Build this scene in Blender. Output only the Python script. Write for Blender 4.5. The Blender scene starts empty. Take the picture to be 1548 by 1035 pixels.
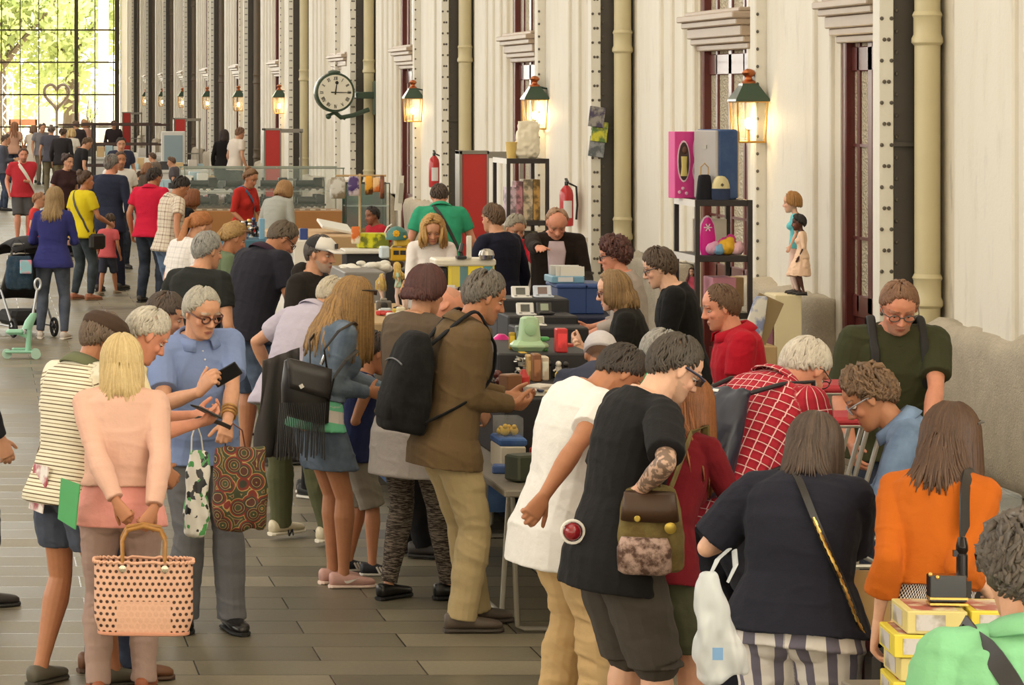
import bpy, math, random
import numpy as np
from math import sin, cos, pi, radians, sqrt
# ------------------------------------------------------------------ scene head
SC = bpy.context.scene
COL = SC.collection
F, VX, HY, CH = 4500.0, -45.0, 143.0, 2.66      # focal px, vanishing point x, horizon y, camera height
cam_d = bpy.data.cameras.new('camera'); cam = bpy.data.objects.new('camera', cam_d); COL.objects.link(cam)
cam.location = (0, 0, CH); cam.rotation_euler = (pi/2, 0, 0)
cam_d.sensor_fit = 'HORIZONTAL'; cam_d.sensor_width = 36.0; cam_d.lens = 36.0*F/1548.0
cam_d.shift_x = (774.0-VX)/1548.0; cam_d.shift_y = (HY-517.5)/1548.0
cam_d.clip_start = 0.5; cam_d.clip_end = 600
SC.camera = cam
vs = SC.view_settings
vs.view_transform = 'Standard'; vs.look = 'None'; vs.gamma = 1.0; vs.use_curve_mapping = False
vs.exposure = 0.0
SC.cycles.max_bounces = 6; SC.cycles.diffuse_bounces = 3; SC.cycles.glossy_bounces = 3
SC.cycles.transmission_bounces = 6; SC.cycles.transparent_max_bounces = 12
SC.cycles.caustics_reflective = False; SC.cycles.caustics_refractive = False
SC.cycles.sample_clamp_indirect = 6.0
# world: hazy bright sky
W = bpy.data.worlds.new('world'); SC.world = W; W.use_nodes = True
_n = W.node_tree.nodes; _l = W.node_tree.links
_bg = _n['Background']; _sky = _n.new('ShaderNodeTexSky'); _sky.sky_type = 'HOSEK_WILKIE'
_sky.turbidity = 6; _sky.sun_direction = (-0.45, 0.35, 0.8)
_mx = _n.new('ShaderNodeMixRGB'); _mx.inputs[0].default_value = 0.8; _mx.inputs[2].default_value = (1, .96, .86, 1)
_l.new(_sky.outputs[0], _mx.inputs[1]); _l.new(_mx.outputs[0], _bg.inputs[0]); _bg.inputs[1].default_value = 8.0
def lamp(name, typ, loc, rot, energy, color, **kw):
    d = bpy.data.lights.new(name, typ); d.energy = energy; d.color = color
    for k, v in kw.items(): setattr(d, k, v)
    o = bpy.data.objects.new(name, d); COL.objects.link(o); o.location = loc; o.rotation_euler = rot
    return o
lamp('sunlight', 'SUN', (-40, 170, 60), (radians(40), 0, radians(-60)), 12.0, (1, .93, .8), angle=0.02)
# daylight through the roof glazing and the glazed left side of the hall
lamp('roof_skylight', 'AREA', (-5, 45, 21), (0, 0, 0), 7600, (1, .97, .90), shape='RECTANGLE', size=18, size_y=120)
lamp('side_windows', 'AREA', (-20, 40, 8), (0, radians(-78), 0), 8200, (1, .975, .92), shape='RECTANGLE', size=10, size_y=90)

# ------------------------------------------------------------------ helpers
R = random.Random(7)
def V(*a): return np.array(a, float)
def nrm(v):
    v = np.asarray(v, float); l = np.linalg.norm(v); return v/l if l > 1e-9 else V(0, 0, 1)
def rotx(a): c, s = cos(a), sin(a); return np.array([[1,0,0],[0,c,-s],[0,s,c]])
def roty(a): c, s = cos(a), sin(a); return np.array([[c,0,s],[0,1,0],[-s,0,c]])
def rotz(a): c, s = cos(a), sin(a); return np.array([[c,-s,0],[s,c,0],[0,0,1]])
def at(x, y, s):                 # picture point at scale s px/m -> world
    return V((x-VX)/s, F/s, CH-(y-HY)/s)
def lin(c):                      # sRGB 0-255 -> linear
    return tuple((u/12.92 if u <= .04045 else ((u+.055)/1.055)**2.4) for u in (v/255.0 for v in c))

def vnoise(p, seed=0):           # smooth value noise, p (n,3) -> [-1,1]
    p = np.asarray(p, float); i = np.floor(p).astype(np.int64); f = p-i; f = f*f*(3-2*f)
    def h(dx, dy, dz):
        n = (i[:,0]+dx)*374761393+(i[:,1]+dy)*668265263+(i[:,2]+dz)*2147483647+seed*144665
        n = (n ^ (n >> 13))*1274126177; n = n ^ (n >> 16)
        return (n & 0xffff)/32767.5-1.0
    fx, fy, fz = f[:,0], f[:,1], f[:,2]
    a = h(0,0,0)*(1-fx)+h(1,0,0)*fx; b = h(0,1,0)*(1-fx)+h(1,1,0)*fx
    c = h(0,0,1)*(1-fx)+h(1,0,1)*fx; d = h(0,1,1)*(1-fx)+h(1,1,1)*fx
    return (a*(1-fy)+b*fy)*(1-fz)+(c*(1-fy)+d*fy)*fz

class Soup:
    """collects closed shapes; build() links ONE mesh object"""
    def __init__(s): s.v = []; s.f = []; s.n = 0; s.m = []; s.cm = 0
    def add(s, v, f):
        v = np.asarray(v, float); s.v.append(v)
        k = s.n
        for q in f: s.f.append(tuple(i+k for i in q)); s.m.append(s.cm)
        s.n += len(v); return s
    def loft(s, rings, n=14, p=2.0, cap=True):
        a = np.arange(n)*2*pi/n; ca, sa = np.cos(a), np.sin(a)
        if p != 2.0: ca = np.sign(ca)*np.abs(ca)**(2/p); sa = np.sign(sa)*np.abs(sa)**(2/p)
        vs_ = np.concatenate([c+np.outer(ca, u)+np.outer(sa, v) for c, u, v in rings]); m = len(rings); f = []
        for j in range(m-1):
            for i in range(n):
                i2 = (i+1) % n; f.append((j*n+i, j*n+i2, (j+1)*n+i2, (j+1)*n+i))
        if cap: f.append(tuple(range(n-1, -1, -1))); f.append(tuple(range((m-1)*n, m*n)))
        return s.add(vs_, f)
    def limb(s, a, b, prof, ref=(1, 0, 0), n=14, p=2.0):
        a = np.asarray(a, float); b = np.asarray(b, float); d = nrm(b-a); u = np.asarray(ref, float); u = u-d*u.dot(d)
        if np.linalg.norm(u) < 1e-3: u = V(0, 1, 0)-d*d[1]
        u = nrm(u); v = np.cross(d, u)
        return s.loft([(a+(b-a)*t, u*r1, v*(r2 if r2 else r1)) for t, r1, r2 in prof], n, p)
    def ball(s, c, rx, ry=None, rz=None, M=None, n=12, m=8):
        ry = ry or rx; rz = rz or rx; M = np.eye(3) if M is None else M; c = np.asarray(c, float); rings = []
        for j in range(m+1):
            t = pi*(j+.08)/(m+.16); rings.append((c+M@V(0, 0, -cos(t)*rz), M@V(sin(t)*rx, 0, 0), M@V(0, sin(t)*ry, 0)))
        return s.loft(rings, n)
    def box(s, c, sx, sy, sz, M=None, bev=0.0, taper=1.0):
        M = np.eye(3) if M is None else M; c = np.asarray(c, float); b = min(bev, sx*.45, sy*.45, sz*.45)
        if b <= 0:
            q = [V(x*sx/2*(taper if z > 0 else 1), y*sy/2*(taper if z > 0 else 1), z*sz/2) for z in (-1, 1) for y in (-1, 1) for x in (-1, 1)]
            return s.add([c+M@w for w in q], [(0,2,3,1),(4,5,7,6),(0,1,5,4),(2,6,7,3),(0,4,6,2),(1,3,7,5)])
        vs_ = []; f = []
        def ring(hx, hy, z): 
            k = b
            return [V(hx-k,-hy,z),V(hx,-hy+k,z),V(hx,hy-k,z),V(hx-k,hy,z),V(-hx+k,hy,z),V(-hx,hy-k,z),V(-hx,-hy+k,z),V(-hx+k,-hy,z)]
        hx, hy, hz = sx/2, sy/2, sz/2; tp = taper
        rr = [ring(hx-b*.8, hy-b*.8, -hz), ring(hx, hy, -hz+b), ring(hx*tp, hy*tp, hz-b), ring(hx*tp-b*.8, hy*tp-b*.8, hz)]
        for r_ in rr: vs_ += [c+M@w for w in r_]
        for j in range(3):
            for i in range(8): f.append((j*8+i, j*8+(i+1)%8, j*8+8+(i+1)%8, j*8+8+i))
        f.append(tuple(range(7,-1,-1))); f.append(tuple(range(24,32)))
        return s.add(vs_, f)
    def b2(s, x0, x1, y0, y1, z0, z1, bev=0.0):
        return s.box(((x0+x1)/2,(y0+y1)/2,(z0+z1)/2), abs(x1-x0), abs(y1-y0), abs(z1-z0), bev=bev)
    def cyl(s, a, b, r, r2=None, n=12):
        return s.limb(a, b, [(0, r, None), (1, r if r2 is None else r2, None)], n=n)
    def lathe(s, base, prof, n=16, M=None):
        M = np.eye(3) if M is None else M; base = np.asarray(base, float)
        return s.loft([(base+M@V(0,0,z), M@V(r,0,0), M@V(0,r,0)) for r, z in prof], n)
    def tube(s, pts, r, n=8, up=(0,0,1), flat=1.0):
        pts = [np.asarray(p, float) for p in pts]; rings = []; m = len(pts); pu = None
        for i, p in enumerate(pts):
            d = nrm(pts[min(i+1, m-1)]-pts[max(i-1, 0)])
            u = pu if pu is not None else np.asarray(up, float)
            u = u-d*u.dot(d)
            if np.linalg.norm(u) < 1e-3: u = V(1, 0.1, 0)-d*d[0]
            u = nrm(u); pu = u; rr = r[i] if hasattr(r, '__len__') else r
            rings.append((p, u*rr, np.cross(d, u)*rr*flat))
        return s.loft(rings, n)
    def sheet(s, grid, th=0.004, n=None):       # grid (a,b,3) -> closed thin slab
        g = np.asarray(grid, float); a, b, _ = g.shape
        du = np.gradient(g, axis=0); dv = np.gradient(g, axis=1); nn = np.cross(du, dv); nn /= (np.linalg.norm(nn, axis=2, keepdims=True)+1e-9)
        top = (g+nn*th/2).reshape(-1, 3); bot = (g-nn*th/2).reshape(-1, 3); f = []; k = a*b
        for i in range(a-1):
            for j in range(b-1):
                q = (i*b+j, (i+1)*b+j, (i+1)*b+j+1, i*b+j+1); f.append(q); f.append(tuple(x+k for x in reversed(q)))
        for i in range(a-1):
            f.append((i*b, i*b+k, (i+1)*b+k, (i+1)*b)); f.append((i*b+b-1, (i+1)*b+b-1, (i+1)*b+b-1+k, i*b+b-1+k))
        for j in range(b-1):
            f.append((j, j+1, j+1+k, j+k)); f.append(((a-1)*b+j, (a-1)*b+j+k, (a-1)*b+j+1+k, (a-1)*b+j+1))
        return s.add(np.concatenate([top, bot]), f)
    def mesh(s, name):
        me = bpy.data.meshes.new(name); v = np.concatenate(s.v) if s.v else np.zeros((0, 3))
        me.from_pydata(v.tolist(), [], s.f)
        if any(s.m): me.polygons.foreach_set('material_index', np.array(s.m, dtype=np.int32))
        return me
    def build(s, name, mat=None, parent=None, smooth=True, loc=None, props=None):
        return link(name, s.mesh(name), mat, parent, smooth, loc, props)

def link(name, me, mat=None, parent=None, smooth=True, loc=None, props=None):
    o = bpy.data.objects.new(name, me); COL.objects.link(o)
    for m in (mat if isinstance(mat, (list, tuple)) else [mat]):
        if m: me.materials.append(m)
    if smooth: me.polygons.foreach_set('use_smooth', np.ones(len(me.polygons), dtype=bool)); me.set_sharp_from_angle(angle=radians(30)) if smooth != 'all' else None
    if parent: o.parent = parent
    if loc is not None: o.location = loc
    if props: tag(o, **props)
    return o
def tag(o, label=None, cat=None, group=None, kind=None):
    if label: o['label'] = label
    if cat: o['category'] = cat
    if group: o['group'] = group
    if kind: o['kind'] = kind
    return o
def thing(name, label, cat, loc=(0,0,0), rz=0.0, group=None):
    o = bpy.data.objects.new(name, None); COL.objects.link(o); o.location = tuple(loc); o.rotation_euler = (0, 0, rz); o.empty_display_size = .1
    return tag(o, label, cat, group)
def struct(S, name, mat, smooth=False): return S.build(name, mat, smooth=smooth, props=dict(kind='structure'))
def dup(o, loc=None, rz=None, label=None, parent=None):
    kids = [c for c in bpy.data.objects if c.parent == o] if parent is None else list(o.children)
    c = o.copy(); COL.objects.link(c)
    if parent: c.parent = parent
    if loc is not None: c.location = tuple(loc)
    if rz is not None: c.rotation_euler = (0, 0, rz)
    if label: c['label'] = label
    for k in kids: dup(k, parent=c)
    return c

_tmp = bpy.data.scenes.new('tmp')
def remesh(S, vox, smooth=1):
    """voxel-union of the soup -> mesh + vertex array"""
    me = S.mesh('soup'); o = bpy.data.objects.new('soup', me); _tmp.collection.objects.link(o)
    md = o.modifiers.new('r', 'REMESH'); md.mode = 'VOXEL'; md.voxel_size = vox; md.adaptivity = 0
    if smooth: sm = o.modifiers.new('s', 'SMOOTH'); sm.iterations = smooth; sm.factor = .5
    vl = _tmp.view_layers[0]; vl.update(); dg = vl.depsgraph
    out = bpy.data.meshes.new_from_object(o.evaluated_get(dg), depsgraph=dg)
    bpy.data.objects.remove(o); bpy.data.meshes.remove(me)
    v = np.empty(len(out.vertices)*3, dtype=np.float32); out.vertices.foreach_get('co', v)
    return out, v.reshape(-1, 3).astype(float)
def normals(me):
    n = np.empty(len(me.vertices)*3, dtype=np.float32); me.vertex_normals.foreach_get('vector', n) if hasattr(me, 'vertex_normals') else me.vertices.foreach_get('normal', n)
    return n.reshape(-1, 3).astype(float)
def setco(me, v): me.vertices.foreach_set('co', np.ascontiguousarray(v, dtype=np.float32).ravel()); me.update()
def vattr(me, name, arr, typ='FLOAT_VECTOR'):
    a = me.attributes.new(name, typ, 'POINT'); key = {'FLOAT_VECTOR': 'vector', 'FLOAT_COLOR': 'color', 'FLOAT': 'value'}[typ]
    a.data.foreach_set(key, np.ascontiguousarray(arr, dtype=np.float32).ravel())

# ------------------------------------------------------------------ materials
_mats = {}
class NT:
    def __init__(s, name):
        s.m = bpy.data.materials.new(name); s.m.use_nodes = True; s.t = s.m.node_tree; s.b = s.t.nodes['Principled BSDF']; s.out = s.t.nodes['Material Output']
    def n(s, typ, ins=None, **kw):
        x = s.t.nodes.new(typ)
        for k, v in kw.items(): setattr(x, k, v)
        for k, v in (ins or {}).items(): s.set(x.inputs[k], v)
        return x
    def set(s, sock, v):
        if hasattr(v, 'is_output'): s.t.links.new(v, sock)
        elif isinstance(v, bpy.types.Node): s.t.links.new(v.outputs[0], sock)
        else: sock.default_value = v
    def math(s, op, a, b=None, c=None):
        x = s.t.nodes.new('ShaderNodeMath'); x.operation = op; s.set(x.inputs[0], a)
        if b is not None: s.set(x.inputs[1], b)
        if c is not None: s.set(x.inputs[2], c)
        return x.outputs[0]
    def mix(s, f, a, b):
        x = s.t.nodes.new('ShaderNodeMix'); x.data_type = 'RGBA'; s.set(x.inputs[0], f)
        for i, v in ((6, a), (7, b)): s.set(x.inputs[i], (*v, 1) if isinstance(v, tuple) and len(v) == 3 else v)
        return x.outputs[2]
    def base(s, v): s.set(s.b.inputs['Base Color'], (*v, 1) if isinstance(v, tuple) and len(v) == 3 else v); return s
    def p(s, **kw):
        for k, v in kw.items(): s.set(s.b.inputs[k.replace('_', ' ')], v)
        return s
    def bump(s, h, strength=.3, dist=.01):
        x = s.n('ShaderNodeBump', {'Strength': strength, 'Distance': dist, 'Height': h}); s.set(s.b.inputs['Normal'], x); return s
    def noise(s, scale, detail=3, vec=None, rough=.55):
        x = s.n('ShaderNodeTexNoise', {'Scale': scale, 'Detail': detail, 'Roughness': rough})
        if vec is not None: s.set(x.inputs['Vector'], vec)
        return x.outputs[0]
    def obj(s): return s.n('ShaderNodeTexCoord').outputs['Object']
def plain(rgb, rough=.6, metal=0.0, name='paint', noise=.0, scale=8.0, emit=0, alpha=1.0, spec=.5, coat=0):
    k = ('plain', rgb, rough, metal, noise, scale, emit, alpha, spec, coat)
    if k in _mats: return _mats[k]
    t = NT(name); c = lin(rgb)
    if noise:
        f = t.noise(scale, 4, t.obj()); t.base(t.mix(f, tuple(v*(1-noise) for v in c), tuple(min(1, v*(1+noise)) for v in c)))
    else: t.base(c)
    t.p(Roughness=rough, Metallic=metal); t.b.inputs['Specular IOR Level'].default_value = spec
    if coat: t.b.inputs['Coat Weight'].default_value = coat
    if emit: t.b.inputs['Emission Color'].default_value = (*c, 1); t.b.inputs['Emission Strength'].default_value = emit
    if alpha < 1: t.b.inputs['Alpha'].default_value = alpha
    _mats[k] = t.m; return t.m
def glass(rgb=(225, 240, 235), alpha=.12, name='glass'):
    k = ('glass', rgb, alpha)
    if k in _mats: return _mats[k]
    t = NT(name); t.base(lin(rgb)).p(Roughness=.06); t.b.inputs['Alpha'].default_value = alpha
    _mats[k] = t.m; return t.m
def fabric(rgb, kind='plain', rgb2=None, rgb3=None, rough=.9, var=.12, scale=1.0, sheen=.03):
    """cloth by the garment's own coordinates: pat = (around m, along m, ·)"""
    k = ('fab', rgb, kind, rgb2, rgb3, rough, var, scale)
    if k in _mats: return _mats[k]
    t = NT('cloth'); c = lin(rgb); c2 = lin(rgb2) if rgb2 else c; c3 = lin(rgb3) if rgb3 else c2
    at_ = t.n('ShaderNodeAttribute', attribute_name='pat'); sp = t.n('ShaderNodeSeparateXYZ', {0: at_.outputs['Vector']})
    u, v = sp.outputs[0], sp.outputs[1]
    def band(x, per, w, ph=0.0): return t.math('LESS_THAN', t.math('FRACT', t.math('MULTIPLY_ADD', x, 1.0/(per*scale), ph+100)), w)
    if kind == 'hstripe': col = t.mix(band(v, .034, .16), t.mix(band(v, .034, .12, .5), c, c3), c2)
    elif kind == 'vstripe': col = t.mix(band(u, .055, .42), c, c2)
    elif kind == 'block': col = t.mix(band(v, .13, .48), c, c2)
    elif kind == 'plaid':
        a, b = band(u, .038, .10), band(v, .038, .10); a2, b2 = band(u, .038, .5, .3), band(v, .038, .5, .3)
        f = t.math('MULTIPLY', t.math('ADD', a2, b2), .28); col = t.mix(t.math('MAXIMUM', a, b), t.mix(f, c, c3), c2)
    elif kind == 'check': 
        a, b = band(u, .09, .16), band(v, .09, .16); a2, b2 = band(u, .09, .06, .5), band(v, .09, .06, .5)
        col = t.mix(t.math('MULTIPLY', t.math('ADD', a, b), .5), t.mix(t.math('MAXIMUM', a2, b2), c, c3), c2)
    elif kind == 'houndstooth': col = t.mix(t.math('ABSOLUTE', t.math('SUBTRACT', band(u, .016, .5), band(v, .016, .5))), c, c2)
    elif kind == 'melange':
        mp = t.n('ShaderNodeMapping', {'Vector': at_.outputs['Vector'], 'Scale': (25, 260, 1)})
        nz = t.noise(1.0, 3, mp.outputs[0]); rp = t.n('ShaderNodeValToRGB', {0: nz}); rp.color_ramp.elements[0].position = .45; rp.color_ramp.elements[1].position = .62
        col = t.mix(rp.outputs[0], c, c2)
    elif kind == 'mottled':
        nz = t.noise(14*scale, 5, t.obj(), .65); rp = t.n('ShaderNodeValToRGB', {0: nz}); rp.color_ramp.elements[0].position = .42; rp.color_ramp.elements[1].position = .6
        col = t.mix(rp.outputs[0], c, c2)
    elif kind == 'denim':
        nz = t.noise(5.0, 4, t.obj()); rp = t.n('ShaderNodeValToRGB', {0: nz}); rp.color_ramp.elements[0].position = .38; rp.color_ramp.elements[1].position = .68
        col = t.mix(rp.outputs[0], c, c2 if rgb2 else tuple(min(1, x*1.7+.02) for x in c))
    else: col = (*c, 1)
    nz = t.noise(3.0, 3, t.obj()); hs = t.n('ShaderNodeHueSaturation', {'Color': col, 'Value': t.math('MULTIPLY_ADD', nz, var*2, 1-var)})
    t.base(hs.outputs[0]).p(Roughness=rough); t.b.inputs['Specular IOR Level'].default_value = .15
    t.b.inputs['Sheen Weight'].default_value = sheen
    n1 = t.noise(24.0, 3, t.obj()); t.bump(n1, .35, .012)
    _mats[k] = t.m; return t.m
def skin_mat():
    if 'skin' in _mats: return _mats['skin']
    t = NT('skin'); a = t.n('ShaderNodeAttribute', attribute_name='Col'); nz = t.noise(35, 4, t.obj())
    hs = t.n('ShaderNodeHueSaturation', {'Color': a.outputs['Color'], 'Value': t.math('MULTIPLY_ADD', nz, .24, .88)})
    t.base(hs.outputs[0]).p(Roughness=.5); t.b.inputs['Specular IOR Level'].default_value = .4
    t.b.inputs['Subsurface Weight'].default_value = 0.0
    _mats['skin'] = t.m; return t.m
def hair_mat(rgb, rgb2=None, rough=.5):
    k = ('hair', rgb, rgb2)
    if k in _mats: return _mats[k]
    t = NT('hair'); c = lin(rgb); c2 = lin(rgb2) if rgb2 else tuple(min(1, x*1.9+.01) for x in c)
    a = t.n('ShaderNodeAttribute', attribute_name='rnd'); nz = t.noise(60, 2, t.obj())
    f = t.math('MULTIPLY_ADD', nz, .5, t.math('MULTIPLY', a.outputs['Fac'], .5))
    t.base(t.mix(f, tuple(x*.75 for x in c), c2)).p(Roughness=rough); t.bump(t.noise(180, 2, t.obj()), .3, .004)
    _mats[k] = t.m; return t.m
# ------------------------------------------------------------------ people
SKIN = dict(pale=(226,178,150), mid=(208,154,122), tan=(184,126,92), brown=(140,92,66), red=(216,148,120))
QS = np.array([-.06,-.03,0,.045,.09,.15,.205,.25,.28,.305,.325])
HWM = np.array([.085,.096,.098,.093,.087,.093,.103,.110,.103,.068,.043]); HDM = np.array([.056,.066,.067,.061,.058,.064,.068,.063,.055,.046,.040])
HWF = np.array([.094,.104,.104,.092,.078,.081,.089,.094,.088,.058,.036]); HDF = np.array([.058,.069,.068,.059,.053,.058,.062,.056,.049,.041,.036])
YO = np.array([-.006,-.011,-.011,-.005,0,0,0,-.004,-.008,-.010,-.012])
THM = ([0,30,60,85,110,140,180], [50,55,72,90,100,118,126])
class Sk: pass
def skeleton(H, p):
    k = Sk(); k.H = H; g = p.get; fem = g('fem', 0); w = g('w', 1.0); k.w = w; k.fem = fem
    lean = radians(g('lean', 4)); tw = radians(g('twist', 0)); side = radians(g('side', 0)); hunch = radians(g('hunch', 6))
    ang = lambda q: np.interp(q, [0, .06, .20, .30], [lean*.45, lean*.7, lean*1.0, lean*1.12+hunch])
    def M(q):
        f = min(max(q/.25, 0), 1); return rotz(-tw*f)@roty(side*f)@rotx(-ang(q))
    k.M = M
    p0 = V(0, -.20*sin(lean)*H, (.53-g('crouch', 0)-.02*(1-cos(lean)))*H); k.p0 = p0
    qs = np.linspace(0, .33, 12); pts = [p0]
    for i in range(11): pts.append(pts[-1]+M((qs[i]+qs[i+1])/2)@V(0, 0, 1)*(qs[i+1]-qs[i])*H)
    pts = np.array(pts)
    def C(q):
        if q < 0: return p0+M(0)@V(0, 0, q*H)
        return np.array([np.interp(q, qs, pts[:, i]) for i in range(3)])
    k.C = C; k.nb = C(.315)
    HW = (HWF if fem else HWM).copy(); HD = (HDF if fem else HDM).copy()
    gf = w+(1-w)*np.array([.1,0,0,0,0,0,.1,.3,.5,.8,.9]); HW *= gf; HD *= gf
    bel = g('belly', 0); k.yo = YO+bel*np.array([0,.1,.35,.8,1,.7,.2,0,0,0,0])*.5; HD = HD+bel*np.array([0,.1,.35,.8,1,.7,.2,0,0,0,0])*.5
    k.HW, k.HD = HW, HD
    Ms = M(.29); shw = (.096 if fem else .106)*g('sh', 1.0)*(1+(w-1)*.5)
    k.Ms = Ms; nb = k.nb
    hp = radians(g('hp', 10)); hy = radians(g('hy', 0)); hr = radians(g('hr', 0))
    k.MH = rotz(-hy)@rotx(-hp)@roty(hr); hs = g('hs', 1.0); k.R = .0665*H*hs
    ad = nrm(M(.31)@V(0, 0, 1)*.55+k.MH@V(0, .1, .8)); k.hc = nb+ad*.082*H*hs+k.MH@V(0, .012, 0)*H
    k.top = k.hc[2]+k.R*max((k.MH@V(0, y, z))[2] for y, z in ((-.1, 1), (-.5, .85), (-.85, .45), (.3, .9), (.0, 1.0), (-.9, .1)))
    arms = {}
    for sg, nm, dflt in ((1, 'R', (.05, .03, -.30)), (-1, 'L', (.05, .03, -.30))):
        a = g(nm, dflt); a = a if isinstance(a, dict) else dict(t=a)
        S = nb+Ms@V(sg*shw*H, -.006*H, -.036*H+a.get('shrug', 0)*H)
        t = a.get('t', dflt); T = (S+V(sg*t[0], t[1], t[2])*H) if a.get('abs') is None else np.array(a['abs'], float)
        la, lb = .172*H, .150*H; d = T-S; L = np.linalg.norm(d); Lm = (la+lb)*.995
        if L > Lm: d = d*Lm/L; T = S+d; L = Lm
        L = max(L, abs(la-lb)+.01); u = nrm(d); x = (la*la-lb*lb+L*L)/(2*L); h = sqrt(max(la*la-x*x, 0))
        pole = a.get('pole', (.45, -1, -.25)); pv = V(sg*pole[0], pole[1], pole[2]); pv = nrm(pv-u*pv.dot(u)); E = S+u*x+pv*h
        fd = nrm(T-E); hd = a.get('d'); hd = fd if hd is None else nrm(V(sg*hd[0], hd[1], hd[2])*.75+fd*.25)
        n = a.get('n', (-1, .15, -.1)); n = V(sg*n[0], n[1], n[2]); n = nrm(n-hd*n.dot(hd))
        arms[sg] = dict(S=S, E=E, W=T, hd=hd, n=n, curl=a.get('curl', .45), thumb=a.get('thumb', .35))
    k.arms = arms
    legs = {}; fR = g('fR', (.062, .03, 8)); fL = g('fL', (.062, -.03, 8))
    for sg, f in ((1, fR), (-1, fL)):
        hp_ = p0+M(0)@V(sg*.050*H*(1.08 if fem else 1)*(w*.5+.5), -.004*H, -.012*H); lift = f[3] if len(f) > 3 else 0
        A = V(sg*f[0]*H, f[1]*H, .047*H+lift*H); la, lb = .243*H, .2385*H; d = A-hp_; L = np.linalg.norm(d)
        if L > (la+lb)*.999: d *= (la+lb)*.999/L; L = (la+lb)*.999; A = hp_+d
        u = nrm(d); x = (la*la-lb*lb+L*L)/(2*L); h = sqrt(max(la*la-x*x, 0)); pv = V(sg*.08, 1, 0); pv = nrm(pv-u*pv.dot(u))
        legs[sg] = dict(H=hp_, K=hp_+u*x+pv*h, A=A, yaw=radians(f[2])*sg)
    k.legs = legs
    return k
def torso(S, k, q0, q1, grow=0.0, flare=0.0, n=20, pw=2.4, sc=1.0, yb=0.0):
    H = k.H; qs = [q for q in sorted(set(list(QS)+[q0, q1])) if q0-1e-6 <= q <= q1+1e-6]; rings = []
    for q in qs:
        M = k.M(q); hw = np.interp(q, QS, k.HW)*H*sc; hd = np.interp(q, QS, k.HD)*H*sc; yo = np.interp(q, QS, k.yo)*H
        if q < -.06: hw *= 1+(-.06-q)*.5
        if grow > .008 and q < .0: f_ = min(1, -q/.04); hw = max(hw, hw*(1-f_)+.113*H*k.w*f_); hd = max(hd, hd*(1-f_)+.080*H*k.w*f_)
        fl = flare*max(0, (.12-q)/.2); gg = grow*(1 if q < .28 else max(.25, 1-(q-.28)*16))
        rings.append((k.C(q)+M@V(0, yo+yb*H, 0), M@V(hw+gg+fl, 0, 0), M@V(0, hd+gg+fl, 0)))
    S.loft(rings, n, pw)
def bust(S, k, grow, size):
    H = k.H; M = k.M(.19)
    for sg in (1, -1): S.ball(k.C(.188)+M@V(sg*.042*H, .045*H, 0), .040*H*size+grow*.5, .040*H*size+grow*.5, .042*H*size+grow*.5, M)
AP = [(-.05,.026),(.12,.0315),(.3,.030),(.55,.0265),(.85,.0215),(1,.0205)]
FP = [(0,.0205),(.2,.0232),(.4,.0225),(.75,.0165),(1,.0142)]
def armsoup(S, k, sg, t1, grow, cuffflare=0.0, s0=0.0):
    """one arm's tube from the shoulder to t1 (0..1 upper arm, 1..2 forearm)"""
    a = k.arms[sg]; H = k.H; af = (.86 if k.fem else 1.0)*(k.w*.75+.25)
    ref = nrm(np.cross(a['E']-a['S'], V(0, 0, 1))+V(0.01, 0, 0))
    def prof(P, ta, tb, fl): 
        ts = sorted({ta, tb}|{t for t, _ in P if ta < t < tb}); xs = [t for t, _ in P]; ys = [r for _, r in P]
        return [(t, np.interp(t, xs, ys)*H*af+grow+fl*max(0, (t-ta)/(tb-ta+1e-6)), None) for t in ts]
    S.limb(a['S'], a['E'], prof(AP, -.05, min(t1, 1.0), cuffflare if t1 <= 1 else 0), ref)
    S.ball(a['S'], .0300*H*af+grow)
    S.limb(k.C(.285), a['S'], [(.15, .040*H+grow*.5, .036*H+grow*.5), (.6, .036*H+grow, .033*H+grow), (1, .030*H*af+grow, .029*H*af+grow)], k.Ms@V(0, 1, 0))
    if t1 > 1:
        S.ball(a['E'], .0203*H*af+grow); S.limb(a['E'], a['W'], prof(FP, 0, t1-1, cuffflare), ref)
def hand(S, W, d, n, sg, sc, curl=.45, thumb=.35, simple=False):
    b = np.cross(d, n)*sg; sc = sc*1.04
    if simple: S.limb(W-d*.01, W+d*.15*sc, [(0,.022,.016),(.3,.034,.018),(.7,.032,.016),(1,.016,.012)], b); return
    S.limb(W-d*.02*sc, W+d*.098*sc, [(0,.023*sc,.019*sc),(.3,.030*sc,.018*sc),(.7,.038*sc,.0155*sc),(1,.038*sc,.012*sc)], b, p=2.5)
    for off, L, cu, sp in ((.030,.074,.9,.10),(.0102,.083,1.0,.02),(-.0102,.077,1.1,-.05),(-.030,.060,1.25,-.14)):
        p = W+d*(.092-abs(off-.008)*.25)*sc+b*off*sc; dd = nrm(d+b*sp*.6); ang = 0; pts = [p-dd*.018*sc]
        pts.append(p)
        for ph, fr in ((.44, .9), (.31, 1.15), (.25, .8)):
            ang += curl*cu*fr; v = dd*cos(ang)+n*sin(ang); pts.append(pts[-1]+v*L*ph*sc)
        S.tube(pts, [.0098*sc,.0098*sc,.0090*sc,.0084*sc,.0066*sc], 8, up=n)
    t0 = W+d*.026*sc+b*.024*sc; v = nrm(d*.62+b*(.80-.5*thumb)+n*(.15+.7*thumb)); t1 = t0+v*.044*sc; v2 = nrm(v*.8+d*.45+n*.25*thumb); t2 = t1+v2*.034*sc
    S.tube([t0-v*.012, t0, t1, t2, t2+v2*.014*sc], [.014*sc,.0145*sc,.0112*sc,.0098*sc,.007*sc], 8, up=n)
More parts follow.
